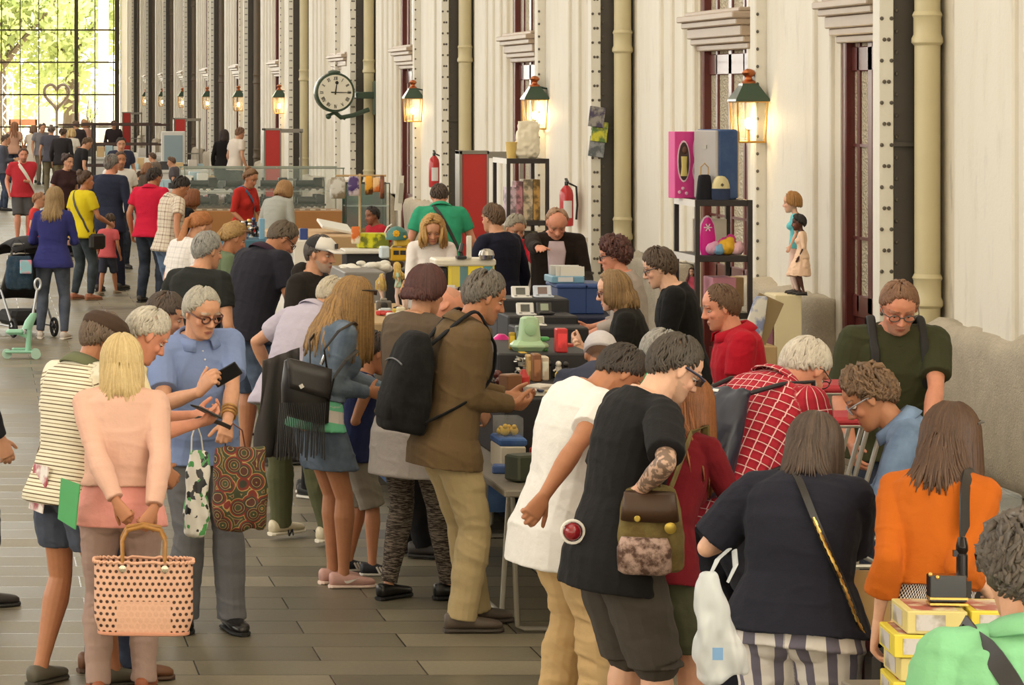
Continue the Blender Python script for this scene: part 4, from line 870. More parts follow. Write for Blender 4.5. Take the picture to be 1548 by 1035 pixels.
person('denim', 'long haired woman in a denim jacket, mint striped top and denim skirt', 490, 279, 74, hx=535, ytop=418, fem=1, lean=13, hp=28, post=under(fab((120, 206, 164), 'block', (222, 212, 206)), -.03, .08, .012), hair=('long', (104, 78, 50), dict(hang=.36, rgb2=(196, 152, 92), wave=.03, front=40)), skin='tan', top=('jacket', fab((92, 106, 124), 'denim', (128, 142, 158)), dict(sl=1.94, hem=.065, collar=True, open=30, loose=.012)),
  bot=('skirt', fab((84, 96, 112), 'denim'), dict(z=.375, flare=.012)), R=dict(px=(556, 592, 1.0), pole=(.3, -1, -.3), n=(-1, 0, 0)), L=dict(t=(.0, .22, -.2), n=(-1, 0, 0)), shoe=((206, 160, 150), (240, 214, 200)), fR=(.045, .02, 8), fL=(.045, .02, 8))
person('boy', 'boy in a navy sleeveless top and grey shorts', 548, 272, 78, hx=570, ytop=500, hs=1.22, w=.9, lean=9, hp=26, hair=('short', (44, 36, 32)), skin='tan', top=('vest', fab((42, 48, 84)), dict(sl=0, loose=.010, flare=.02)), bot=('shorts', fab((142, 134, 122)), dict(loose=.014, to=.99)), R=dict(px=(576, 634, 1.0), pole=(.3, -1, -.5), n=(-.5, 0, 1)), shoe=((34, 36, 46), (226, 220, 210)))
person('brown', 'woman with dark red hair in a brown top, grey tunic and speckled leggings', 622, 287, 52, hx=646, ytop=400, fem=1, w=.96, sh=.93, lean=6, hp=16, hair=('bob', (62, 36, 34), dict(rgb2=(110, 66, 62), thick=.12, hang=.045)), post=under(fab((176, 168, 164)), -.16, .08, .010, .012, 'tunic'), skin='mid', top=('top', fab((98, 84, 70)), dict(sl=1.9, loose=.016, hem=.02)), bot=('leggings', fab((52, 44, 40), 'melange', (136, 124, 112)), dict(loose=.008)), R=(.02, .16, -.25), L=(.0, .14, -.25), shoe=((26, 24, 24), (24, 22, 22), .3), fR=(.06, .08, 25), fL=(.06, -.05, 5))
person('bald', 'bald person bending over the table, only the crown seen', 648, 262, 100, hx=676, ytop=430, lean=26, hp=55, hair=('none', (150, 130, 110), {}, ([0, 60, 90, 180], [5, 10, 60, 60])), scalpmix=.3, skin='red', top=('shirt', fab((70, 66, 60)), {}), bot=('trousers', BLACK, {}))
person('brownjacket', 'man in a brown jacket and khaki trousers with a black backpack', 678, 303, 80, ytop=407, lean=11, hp=24, hair=('short', (74, 66, 58), dict(rgb2=(140, 132, 122), thick=.15, hang=.0)), skin='tan', beard=((130, 112, 96), .25), top=('jacket', fab((104, 84, 58)), dict(sl=1.94, collar=True, open=28, loose=.012, hem=-.085, amp=.007)), bot=('trousers', fab((182, 162, 122)), dict(loose=.012, ankle=.018)),
  R=dict(px=(773, 610, 1.0), n=(-.7, 0, .6), curl=.6), L=dict(px=(765, 598, .98), n=(-.7, 0, .6), curl=.7), shoe=((92, 80, 70), (70, 62, 54)), fR=(.06, -.02, 4), fL=(.06, .06, 4))
person('whitetee', 'stooping man in a long white t-shirt and beige trousers', 826, 362, 76, hx=938, ytop=520, w=1.06, belly=.02, lean=14, hunch=24, hp=52, hair=('short', (50, 42, 36)), skin='tan', top=('tshirt', fab((236, 234, 230)), dict(loose=.010, hem=-.125, sl=.60)), bot=('trousers', fab((208, 176, 128)), dict(loose=.010, ankle=.03, amp=.016)), R=dict(px=(822, 750, 1.04), n=(-1, .2, 0), curl=.8, pole=(.5, -.4, -.1)), L=(.05, .2, -.22), shoe=((120, 112, 104), (200, 196, 188)))
person('beanie', 'person in a pale grey beanie stooping beyond the white t-shirt', 900, 302, 14, hx=908, ytop=505, lean=34, hunch=10, hp=34, w=.92, crest=.01, hair=('none', (80, 60, 46)), skin='tan', top=('tshirt', fab((70, 74, 92)), {}), bot=('trousers', DKJ, {}))
person('greygreen', 'grey haired man with a green collar stooping beside the man in sunglasses', 940, 322, 70, hx=1000, ytop=497, lean=30, hp=35, hair=('short', (120, 116, 110), dict(rgb2=(186, 182, 176))), skin='mid', top=('shirt', fab((52, 148, 100)), dict(collar=True)), bot=('trousers', JEANS, {}))
person('blacktee', 'man in a black t-shirt and dark cargo shorts with a tattooed arm', 952, 395, 78, hx=1022, ytop=503, lean=14, hp=34, hy=0, hunch=12, hair=('short', (62, 54, 46), dict(thick=.09)), skin='pale', beard=((110, 92, 78), .3), top=('tshirt', fab((32, 31, 32)), dict(loose=.008, sl=.82, cuff=.012, hem=-.10)), bot=('shorts', fab((78, 72, 66)), dict(loose=.024, to=1.05)), R=dict(px=(966, 742, 1.02), pole=(1, -.25, -.1), curl=.6), tattoo=1, shoe=((40, 38, 38), (60, 58, 56)))
person('auburn', 'woman with long auburn hair, dark red top and olive skirt', 1002, 388, 42, hx=1042, ytop=572, fem=1, lean=24, hp=30, hair=('long', (112, 66, 32), dict(hang=.34, rgb2=(168, 104, 56), wave=.06)), top=('top', fab((112, 26, 34)), dict(sl=1.5)), bot=('skirt', fab((72, 72, 52)), dict(z=.32, flare=.06)), R=(.02, .2, -.2), L=(.02, .2, -.2), shoe=((30, 28, 28), (30, 28, 28)))
person('plaid', 'white haired bearded man in a red plaid shirt and dark jeans', 1082, 372, 58, ytop=510, w=1.12, lean=38, hunch=10, hp=44, hair=('short', (196, 184, 168), dict(thick=.035, rgb2=(230, 222, 208))), beard=((196, 188, 180), .6), skin='red', glasses=((60, 56, 52), .0026), top=('shirt', fab((176, 44, 58), 'plaid', (232, 190, 186), (120, 26, 40)), dict(sl=1.85, collar=True, loose=.008)), bot=('trousers', fab((44, 44, 54), 'denim'), dict(loose=.012)), L=dict(px=(1030, 772, 1.0), pole=(1, -.6, .1), n=(-1, .3, 0)), R=dict(px=(1288, 752, 1.0)), shoe=((40, 36, 34), (40, 36, 34)))
person('navytop', 'dark haired woman in a navy top and white and grey striped trousers', 1190, 432, 28, hx=1232, ytop=630, fem=1, w=1.28, sh=.98, lean=20, hp=30, hy=8, hair=('bob', (54, 42, 36), dict(hang=.15, rgb2=(104, 84, 70), thick=.17)), skin='pale', top=('top', fab((36, 36, 46)), dict(sl=.86, loose=.016, hem=-.03, cuff=.025, flare=.02)), bot=('trousers', fab((232, 226, 222), 'vstripe', (116, 112, 128)), dict(loose=.03, ankle=.05, seat=.012)), R=dict(px=(1262, 840, .97), curl=.4, n=(-.6, .2, 0)), L=dict(px=(1118, 800, .97), pole=(.6, -1, -.6), n=(-.5, 0, 1), curl=.9))
person('orange', 'long haired woman in an orange sweater and houndstooth skirt', 1398, 450, 30, hx=1438, ytop=613, fem=1, lean=17, hp=26, hy=12, hair=('long', (66, 46, 34), dict(hang=.23, rgb2=(104, 74, 52), wave=.07)), skin='pale', top=('sweater', fab((184, 94, 26)), dict(sl=1.50, loose=.014, hem=.085, flare=.022, cuff=.014)), bot=('skirt', fab((222, 214, 210), 'houndstooth', (40, 36, 38)), dict(z=.20, flare=.02, top=.125)), w=.92, sh=.94, R=dict(px=(1486, 885, 1.0), pole=(-.2, -1, -.3)), L=dict(px=(1326, 945, 1.0), pole=(-.2, -1, -.3)))
person('greenpolo', 'man with dark curly hair in a mint green polo shirt, shoulder strap across his back', 1545, 665, 4, hx=1546, ytop=785, w=1.12, lean=8, hp=14, hair=('curly', (46, 40, 36), dict(thick=.16, rgb2=(112, 100, 88), wid=.016, curl=.014)), skin='mid', top=('shirt', fab((124, 182, 134)), dict(collar=True, loose=.010)), bot=('trousers', DKJ, {}), noshoes=1)
person('edge', 'person in dark clothes half out of frame at the left edge', -62, 290, 60, H=1.75, lean=6, top=('jacket', fab((38, 37, 42)), dict(sl=1.95, loose=.010)), bot=('trousers', DKJ, {}))
# --- sellers and buyers across the tables
person('olivetee', 'bearded man in glasses and a dark green t-shirt with a name badge and rucksack straps', 1352, 304, 183, ytop=420, w=1.08, lean=9, hp=34, hy=4, hair=('short', (110, 78, 58), dict(thick=.14, rgb2=(160, 120, 92))), beard=((150, 130, 116), .5), skin='red', glasses=((90, 84, 80), .003), top=('tshirt', fab((62, 64, 44)), dict(sl=.74, loose=.014)), bot=('trousers', fab((44, 50, 66), 'denim'), {}), L=dict(px=(1402, 655, 1.03), pole=(1, -.5, 0)), R=(.03, .10, -.28))
person('curly', 'person with short curly hair and glasses in a denim shirt looking down', 1388, 387, -72, hx=1312, ytop=553, lean=24, hp=36, fem=1, bust=.4, hair=('fuzzy', (74, 56, 42), dict(thick=.24, rgb2=(140, 108, 78))), skin='tan', glasses=((150, 150, 158), .003), top=('shirt', fab((98, 118, 146), 'denim'), dict(collar=True, sl=1.6)), bot=('trousers', DKJ, {}), R=(.02, .2, -.2), L=(.02, .2, -.2))
person('redpolo', 'balding man in a red polo shirt in profile', 1112, 285, -86, hx=1088, ytop=427, w=1.04, lean=6, hp=18, hair=('short', (88, 64, 44), dict(thick=.05), ([0, 30, 60, 85, 110, 140, 180], [30, 38, 70, 98, 110, 126, 132])), beard=((140, 104, 80), .3), skin='red', top=('shirt', fab((178, 26, 44)), dict(collar=True, loose=.014)), bot=('trousers', DKJ, {}), R=(.0, .16, -.24), L=(.0, .16, -.24))
person('teen', 'young man with brown hair and glasses in a black sweater', 1030, 240, -76, hx=995, ytop=373, w=1.08, lean=10, hp=22, hair=('short', (66, 52, 42), dict(thick=.2, rgb2=(108, 88, 72)), ([0, 30, 60, 85, 110, 140, 180], [62, 66, 80, 96, 112, 126, 134])), skin='pale', glasses=((80, 76, 84), .003), top=('sweater', fab((26, 25, 26)), dict(sl=1.95, loose=.010)), bot=('trousers', BLACK, {}), R=(.0, .16, -.24), L=(.0, .16, -.24))
person('bobwoman', 'woman with a light brown bob and glasses in a black top, hands raised', 960, 252, -76, ytop=408, fem=1, lean=8, hp=16, hair=('bob', (122, 94, 62), dict(rgb2=(176, 142, 98), hang=.11)), skin='pale', glasses=((96, 44, 44), .0034), top=('top', fab((34, 32, 30)), dict(sl=.9, loose=.014)), bot=('trousers', BLACK, {}), R=dict(px=(888, 530, 1.0), n=(-.5, 0, .5), curl=.9), L=dict(px=(882, 524, 1.0), n=(-.5, 0, .5), curl=.9))
person('curlywoman', 'woman with dark curly hair and glasses in a grey shawl over blue', 942, 217, -72, hx=926, ytop=358, fem=1, w=1.1, lean=8, hp=14, hair=('curly', (62, 34, 30), dict(rgb2=(104, 60, 52))), skin='red', glasses=((40, 34, 40), .0034), top=('top', fab((168, 156, 148)), dict(sl=1.5, loose=.010)), bot=('trousers', NAVY, {}), R=(.0, .16, -.2), L=(.0, .16, -.22))
def suitfront(k, root):
    S = Soup(); M = k.M(.16); S.loft([(k.C(q)+M@V(0, (np.interp(q, QS, k.HD)+yo)*k.H, 0), M@V(w*k.H, 0, 0), M@V(0, .012, 0)) for q, w, yo in ((.02, .020, .012), (.10, .030, .012), (.18, .038, .012), (.25, .044, .010), (.295, .034, .0))], 12)
    me = S.mesh('dress_shirt'); me.attributes.new('pat', 'FLOAT_VECTOR', 'POINT'); link('dress_shirt', me, fab((216, 196, 204)), root, 'all')
person('suit', 'bald man in a dark suit jacket and pale pink shirt sorting cards', 850, 180, 184, hx=842, ytop=312, lean=14, hp=44, hair=('ring', (150, 120, 96), {}, ([0, 60, 85, 110, 140, 180], [4, 8, 70, 105, 124, 130])), scalpmix=.25, skin='red', top=('jacket', fab((40, 32, 28)), dict(sl=1.93, loose=.010, hem=-.09)), bot=('trousers', BLACK, {}), R=dict(px=(838, 398, 1.08), pole=(.3, -.3, -1), n=(-.2, -.2, -1), curl=.3), L=dict(t=(.02, .2, -.2), pole=(.3, -.3, -1), n=(-.2, -.2, -1)), post=suitfront)
person('redwoman', 'grey haired woman in a red top, head bent, beside the dark suit', 782, 174, 168, hx=780, ytop=322, fem=1, lean=12, hp=30, hair=('short', (150, 142, 124), dict(thick=.16, rgb2=(186, 178, 160))), skin='mid', top=('top', fab((190, 36, 52)), dict(sl=1.9)), bot=('trousers', NAVY, {}), L=dict(px=(815, 410, 1.03)))
person('navyback', 'man in a navy sweater with short brown hair turned away', 757, 178, -38, ytop=305, lean=4, hp=8, hair=('short', (92, 72, 54), dict(thick=.05)), skin='mid', top=('sweater', fab((34, 34, 50)), dict(sl=1.9, loose=.010)), bot=('trousers', DKJ, {}), L=(.0, .2, -.2))
person('greenback', 'man in a green polo shirt seen from behind, black strap across his back', 668, 147, 4, hx=664, ytop=277, w=1.12, lean=18, hp=28, hair=('short', (70, 56, 46), dict(thick=.06)), skin='red', top=('shirt', fab((58, 160, 122)), dict(collar=True, loose=.010)), bot=('trousers', DKJ, {}), R=dict(t=(.10, .08, -.28)), L=(.06, .1, -.27))
person('curlyblonde', 'woman with curly blonde hair in a white blouse looking down', 646, 172, 184, hx=654, ytop=325, fem=1, lean=10, hp=30, hair=('bob', (168, 120, 66), dict(hang=.17, wave=.16, thick=.24, rgb2=(226, 186, 118), curl=.008)), skin='mid', top=('blouse', fab((238, 232, 228)), dict(sl=1.9, loose=.010)), bot=('trousers', NAVY, {}), R=(.0, .2, -.22), L=(.0, .2, -.22))
person('seated', 'dark haired person in red sitting behind the glass case', 572, 135, -112, ytop=311, lean=4, crouch=.0, H=1.42, hair=('short', (34, 28, 26)), skin='brown', top=('tshirt', fab((176, 40, 50)), {}), bot=('trousers', DKJ, {}))
person('apron', 'woman in a red top and white cardigan standing by the train showcase', 368, 113, 135, ytop=255, fem=1, lean=6, hp=26, hair=('bun', (120, 88, 60), {}), skin='tan', top=('top', fab((190, 52, 46)), dict(sl=1.0)), bot=('trousers', JEANS, {}), R=(.04, .12, -.25), L=(.04, .12, -.25))
person('bluebob', 'woman with a light brown bob in a pale grey blouse bending to the right', 436, 122, 40, hx=430, ytop=273, fem=1, lean=22, hp=30, hair=('bob', (156, 112, 72), dict(rgb2=(200, 156, 104))), top=('blouse', fab((172, 172, 164)), dict(sl=1.7, loose=.010)), bot=('trousers', JEANS, {}))
person('checkshirt', 'dark haired man in a cream checked shirt looking down', 262, 130, 68, hx=274, ytop=266, lean=8, hp=34, hair=('short', (36, 30, 28), dict(thick=.16)), skin='tan', top=('shirt', fab((224, 212, 194), 'check', (140, 108, 90), (196, 170, 150)), dict(collar=True, loose=.010)), bot=('shorts', fab((86, 104, 130), 'denim'), dict(loose=.014)), R=dict(px=(268, 396, 1.02)), L=(.0, .18, -.12))
person('redbob', 'child with a reddish bob in black beside the checked shirt', 296, 128, 70, hx=292, ytop=286, fem=1, lean=10, hp=25, hair=('bob', (128, 76, 46), dict(rgb2=(168, 106, 66))), skin='mid', top=('top', BLACK, dict(sl=1.9)), bot=('trousers', BLACK, {}))
person('redpoloback', 'man in a bright red polo shirt and dark jeans seen from behind', 222, 118, 32, hx=234, ytop=252, w=1.05, lean=4, hp=14, hy=20, hair=('short', (44, 36, 32)), skin='tan', top=('shirt', fab((206, 36, 66)), dict(collar=True, loose=.010)), bot=('trousers', fab((40, 46, 58), 'denim'), dict(loose=.006)), L=(.05, .0, -.3))
person('yellow', 'woman in a yellow t-shirt with her hair in a bun, arm stretched out', 133, 116.5, 55, hx=131, ytop=254, crest=.03, fem=1, w=1.12, lean=2, hp=4, hy=20, hair=('bun', (78, 58, 46), {}), skin='tan', top=('tshirt', fab((218, 196, 40)), dict(loose=.010, sl=.66)), bot=('leggings', fab((52, 60, 66), 'denim'), dict(loose=.012)), R=dict(px=(166, 338, 1.0), n=(-1, 0, -.2)), L=(.04, .04, -.3), shoe=((170, 110, 84), (150, 110, 80)))
person('blueblazer', 'woman with long blonde hair in a blue jacket, standing by a pushchair', 80, 138.7, 12, ytop=282, fem=1, w=1.04, lean=2, hp=6, hy=15, hair=('long', (140, 110, 72), dict(hang=.24, rgb2=(190, 160, 112))), skin='mid', top=('jacket', fab((54, 56, 116)), dict(sl=1.9, loose=.010, hem=-.06, flare=.02)), bot=('leggings', fab((70, 76, 90), 'denim'), dict(loose=.010)), R=dict(t=(.0, .16, -.18)), L=dict(t=(.0, .16, -.18)), shoe=((214, 204, 196), (226, 218, 210)), fR=(.075, .0, 8), fL=(.09, .02, 8))
person('navysuit', 'tall man in a navy suit walking away down the aisle', 165, 111.6, 25, ytop=232, lean=2, hp=4, hy=20, hair=('short', (110, 104, 98), dict(rgb2=(150, 144, 136))), skin='red', top=('jacket', fab((46, 50, 68)), dict(sl=1.94, loose=.010, hem=-.10)), bot=('trousers', fab((36, 38, 52)), {}), fR=(.05, .10, 6), fL=(.05, -.08, 6))
person('child', 'small child with a dark backpack walking beside the yellow t-shirt', 163, 114, 30, ytop=322, hs=1.35, hair=('short', (70, 56, 44)), skin='tan', top=('tshirt', fab((206, 96, 100)), {}), bot=('shorts', fab((60, 62, 74)), {}), shoe=((150, 130, 110), (150, 140, 120)), fR=(.05, .12, 5), fL=(.05, -.14, 5))
person('whiteprint', 'bearded man in a white t-shirt with a dark print facing the camera', 190, 99, 168, hx=182, ytop=228, lean=1, hp=4, hair=('short', (84, 62, 48), dict(thick=.03)), beard=((110, 84, 64), .5), skin='tan', top=('tshirt', fab((230, 224, 218)), dict(loose=.010)), bot=('trousers', DKJ, {}))
person('redtee', 'man in a red t-shirt and grey shorts with a white bag strap', 34, 84, 172, ytop=223, w=1.12, belly=.02, hair=('short', (80, 60, 50), dict(thick=.03)), beard=((90, 70, 60), .5), skin='red', top=('tshirt', fab((196, 56, 66)), dict(loose=.010)), bot=('shorts', fab((92, 90, 92)), dict(loose=.014)), R=dict(t=(.04, .03, -.28)), L=dict(t=(-.10, .15, -.16), curl=.8))
person('redchild', 'child in a red t-shirt partly hidden by the blue jacket', 58, 106, 100, hx=60, ytop=289, hs=1.3, hair=('short', (150, 110, 80), dict(thick=.02)), skin='mid', top=('tshirt', fab((204, 62, 60)), {}), bot=('shorts', GREYT, {}))
person('burgundy', 'woman in glasses and a dark burgundy top facing the camera', 98, 92, 150, ytop=233, fem=1, w=1.1, hp=8, hy=-15, hair=('bun', (62, 46, 42), {}), skin='mid', top=('tshirt', fab((64, 44, 46)), {}), bot=('trousers', BLACK, {}))
person('blackbend', 'man in a black t-shirt bending over a far stall', 118, 72, 72, ytop=207, lean=12, hp=35, hair=('short', (92, 70, 52)), top=('tshirt', fab((40, 38, 40)), {}), bot=('trousers', DKJ, {}))
person('armsfolded', 'man in a grey jacket with folded arms at the left edge', 3, 66, 95, ytop=202, hair=('short', (90, 76, 66)), top=('jacket', fab((92, 94, 108)), dict(sl=1.9)), bot=('trousers', JEANS, {}), R=dict(t=(-.1, .15, -.14)), L=dict(t=(-.1, .15, -.16)))
far = [('longbrown', 'far woman with long brown hair and bare arms', 21, 50, 10, 185, 1, ('long', (140, 96, 66), dict(hang=.35)), (206, 160, 136), (70, 74, 92)), ('farwhite', 'far woman in a white dress near the end window', 48, 50, 30, 190, 1, ('bob', (120, 92, 70), {}), (226, 214, 198), (220, 206, 190)),
 ('farstripe', 'far man in a grey striped shirt', 62, 51, 160, 186, 0, ('short', (96, 84, 74), {}), (138, 136, 142), (120, 110, 96)), ('fargrey', 'far man in a dark grey shirt and khaki shorts', 77, 57, 5, 189, 0, ('short', (110, 100, 92), {}), (86, 84, 94), (122, 112, 90)),
 ('farblack', 'far man in a black shirt, back turned', 93, 59, 20, 193, 0, ('short', (74, 60, 50), {}), (52, 48, 50), (130, 118, 92)), ('farblonde', 'far blonde woman in a white top', 107, 55, 15, 195, 1, ('bob', (206, 168, 118), {}), (230, 222, 208), (90, 90, 100)),
 ('fardark', 'far man in a dark shirt standing tallest at the back', 117, 49, -20, 182, 0, ('short', (110, 92, 78), {}), (70, 62, 66), (80, 74, 70)), ('farpink', 'far person in a pale pink top by the white stall', 132, 46, -60, 181, 1, ('bob', (186, 140, 104), {}), (226, 176, 160), (150, 130, 120)),
 ('farseller', 'far seller in black behind the white display stall', 172, 46, 180, 182, 0, ('short', (80, 60, 50), {}), (60, 52, 54), (60, 56, 56)), ('farnavy', 'dark haired man in navy by the dark rack', 182, 76, 175, 207, 0, ('short', (48, 40, 36), {}), (56, 58, 76), (50, 50, 60)),
 ('farbrown', 'brown haired person looking right, left of the red polo', 216, 84, 80, 246, 1, ('bob', (126, 86, 56), {}), (84, 72, 62), (60, 56, 56)), ('farlean', 'man in grey leaning on the stall by the red cabinet', 236, 70, -60, 230, 0, ('short', (90, 70, 56), {}), (128, 114, 104), (70, 66, 66)),
 ('farcap', 'seller with a shaved head leaning over the white stall', 266, 76, -70, 236, 0, ('short', (100, 76, 60), dict(thick=.02)), (92, 86, 90), (60, 60, 60)), ('farcrown', 'dark haired person bent low at the far table', 206, 80, 90, 258, 0, ('short', (70, 52, 42), {}), (70, 62, 60), (60, 60, 60)),
 ('blackcoat', 'person with long dark hair in a black coat by the wall', 338, 63, 10, 196, 1, ('long', (48, 34, 30), dict(hang=.16)), (34, 30, 30), (34, 30, 30)), ('whitewall', 'man in a white shirt beside the black coat', 356, 65, 60, 192, 0, ('short', (120, 90, 70), {}), (224, 212, 198), (70, 66, 66))]
for key, lb, x, s, a, yt, fm, hr, tc, bc in far:
    person(key, lb, x, s, a, ytop=yt, fem=fm, hair=hr, hp=14, lean=6, top=('top', fab(tc), dict(sl=1.9 if key in ('farblack', 'blackcoat', 'farseller', 'farlean', 'farbrown') else .6, loose=.010, hem=-.2 if key in ('blackcoat', 'farwhite') else -.06)), bot=('trousers', fab(bc), {}))
# ------------------------------------------------------------------ head wear, worn and carried things
P_ = PEOPLE
def ellip(k, rows, n=20):
    """hat surface: rows of (z, hw, yfront, yback) in head units"""
    return [(k.hc+k.MH@(V(0, (yf+yb)/2, z)*k.R), k.MH@V(hw*k.R, 0, 0), k.MH@V(0, (yf-yb)/2*k.R, 0)) for z, hw, yf, yb in rows]
k = P_['cap']; S = Soup(); S.loft(ellip(k, [(.20,.74,.78,-.98),(.34,.86,1.02,-1.10),(.62,.90,1.05,-1.08),(.88,.74,.80,-.85),(1.02,.40,.40,-.45)]), 24)
S.loft([(k.hc+k.MH@(V(0, .72, .34)*k.R), k.MH@V(.62*k.R, 0, 0), k.MH@V(0, .10*k.R, .12*k.R)), (k.hc+k.MH@(V(0, 1.12, .28)*k.R), k.MH@V(.52*k.R, 0, 0), k.MH@V(0, .06*k.R, .05*k.R)), (k.hc+k.MH@(V(0, 1.3, .18)*k.R), k.MH@V(.3*k.R, 0, 0), k.MH@V(0, .02*k.R, .02*k.R))], 14)
me, v = remesh(S, .006, 3); link('flat_cap', me, fab((74, 58, 48)), k.root, 'all').data.attributes.new('pat', 'FLOAT_VECTOR', 'POINT')
k = P_['hoodie']; S = Soup(); S.loft(ellip(k, [(.28,.76,.84,-1.0),(.45,.79,.88,-1.02),(.72,.70,.78,-.88),(.95,.46,.45,-.55),(1.06,.15,.15,-.2)]), 24)
me = S.mesh('cap'); o = link('cap', me, [plain((38, 36, 38), .85), plain((226, 222, 216), .8)], k.root, 'all')
l = headspace(np.array([p.center[:] for p in me.polygons]), k); me.polygons.foreach_set('material_index', (l[:,1] > -.05).astype(np.int32))
S = Soup(); S.sheet(np.array([[k.hc+k.MH@(V(x, .80-.5*x*x+w*.62*(1-.35*x*x), .36-.10*w+.06*(1-x*x))*k.R) for w in (0, .4, .8, 1)] for x in np.linspace(-.66, .66, 11)]), .006); S.build('peak', plain((226, 222, 216), .8), o, 'all')
S = Soup(); S.box(k.hc+k.MH@(V(0, .855, .62)*k.R), .045, .004, .034, k.MH@rotx(.25)); S.build('badge', plain((60, 58, 62), .6), o)
k = P_['beanie']; S = Soup(); S.loft(ellip(k, [(.05,.78,.82,-1.02),(.15,.80,.84,-1.04),(.5,.78,.78,-1.02),(.8,.64,.58,-.90),(1.0,.42,.3,-.65),(1.1,.15,.0,-.35)]), 24)
me = S.mesh('beanie'); link('beanie', me, plain((206, 200, 204), .9, 0, 'knit', .1, 60), k.root, 'all')
def shades(k, z, y, lens, arm, tilt=0, r=.26):
    S = Soup(); M = k.MH@rotx(tilt); Pp = lambda a, b, c: k.hc+k.MH@V(0, y*k.R, z*k.R)+M@(V(a, b, c)*k.R)
    for sg in (1, -1): S.cm = 0; S.box(Pp(sg*.31, .06, -.02), .44*k.R, .03*k.R, r*k.R, M, bev=.012); S.cm = 1; S.tube([Pp(sg*.55, .04, .06), Pp(sg*.74, -.3, .07), Pp(sg*.78, -.85, .04)], .0045, 6, flat=1.6)
    S.cm = 1; S.tube([Pp(-.1, .07, .03), Pp(.1, .07, .03)], .005, 6); S.build('sunglasses', [plain(lens, .12, coat=.5), plain(arm, .35)], k.root)
shades(P_['blacktee'], .03, .76, (26, 24, 26), (66, 72, 96)); shades(P_['sunglasses'], .78, .62, (50, 40, 36), (150, 110, 70), .4); shades(P_['denim'], .80, .60, (36, 40, 44), (60, 50, 44), .4); shades(P_['orange'], .82, .60, (30, 26, 26), (60, 52, 46), .4)
# black rucksack of the man in the brown jacket
def backpack(k, name, label, mat, W=.30, Hh=.44, D=.17, q=.15, straps=True, smat=None, pocket=None, top=None, side=0.0, q2=None):
    o = worn(name, label, 'bag', k); M = k.M(q); hd = np.interp(q, QS, k.HD)*k.H; c = k.C(q)+M@V(side, -hd-.03-D*.5, 0); S = Soup()
    rows = [(-.5, .86, .95), (-.46, .96, 1.05), (-.2, 1.0, 1.15), (.1, .96, 1.0), (.34, .80, .80), (.46, .58, .6), (.5, .40, .42)]
    S.loft([(c+M@V(0, -.02*(b_-.8), z*Hh), M@V(W/2*a_, 0, 0), M@V(0, D/2*b_, 0)) for z, a_, b_ in rows], 22, 3.2)
    me, v = remesh(S, .010, 2); n_ = normals(me); v = v+n_*(vnoise(v*V(18, 18, 9), 3)*.006)[:, None]; setco(me, v); b = link('pack', me, mat, o, 'all')
    if straps:
        S = Soup(); g = .026
        for sg in (1, -1):
            sp = k.arms[sg]['S']; x = sg*.068*k.H; f1 = k.C(.26)+k.M(.26)@V(x, np.interp(.26, QS, k.HD)*k.H+g*.55, 0); f2 = k.C(.17)+k.M(.17)@V(x*1.1, np.interp(.17, QS, k.HD)*k.H+g*.15, 0)
            sd = ring_at(k, .10, sg*pi/2, g*.7); bk = c+M@V(sg*W*.42, D*.3, -Hh*.38); tp = k.C(.315)+k.M(.3)@V(x, -.01*k.H, .030*k.H); bt = c+M@V(sg*.05, D*.35, Hh*.40)
            pts = [bt, k.C(.30)+k.M(.3)@V(x*.9, -np.interp(.28, QS, k.HD)*k.H*.8, .018*k.H), tp, k.C(.295)+k.M(.29)@V(x*1.02, np.interp(.28, QS, k.HD)*k.H*.75, .004), f1, f2, sd, bk]
            cr = []
            for i in range(len(pts)-1):
                for t in np.linspace(0, 1, 5)[:-1]:
                    p0, p1, p2, p3 = pts[max(i-1, 0)], pts[i], pts[i+1], pts[min(i+2, len(pts)-1)]; cr.append(.5*(2*p1+(p2-p0)*t+(2*p0-5*p1+4*p2-p3)*t*t+(3*p1-p0-3*p2+p3)*t**3))
            cr.append(pts[-1]); S.tube(cr, .022, 8, up=M@V(1, 0, 0), flat=.35)
        S.build('shoulder_straps', smat or mat, o)
    return o, c, M, b
M_PACK = fab((25, 24, 25), 'mottled', (33, 32, 33)); k = P_['brownjacket']
o, c, M, b = backpack(k, 'backpack', 'black backpack worn on the back of the brown jacket', M_PACK, .34, .50, .20, q=.13)
S = Soup(); S.tube([c+M@V(x, -.098+.35*x*x, .10-1.2*x*x) for x in np.linspace(-.13, .13, 11)], .0045, 6); S.build('zip', plain((84, 84, 86), .4), b); S = Soup(); S.loft([(c+M@V(0, -.085, z), M@V(w_, 0, 0), M@V(0, d_, 0)) for z, w_, d_ in ((-.21, .10, .02), (-.19, .125, .04), (-.08, .125, .04), (-.04, .11, .024))], 18, 3); S.build('front_pocket', M_PACK, o, 'all')
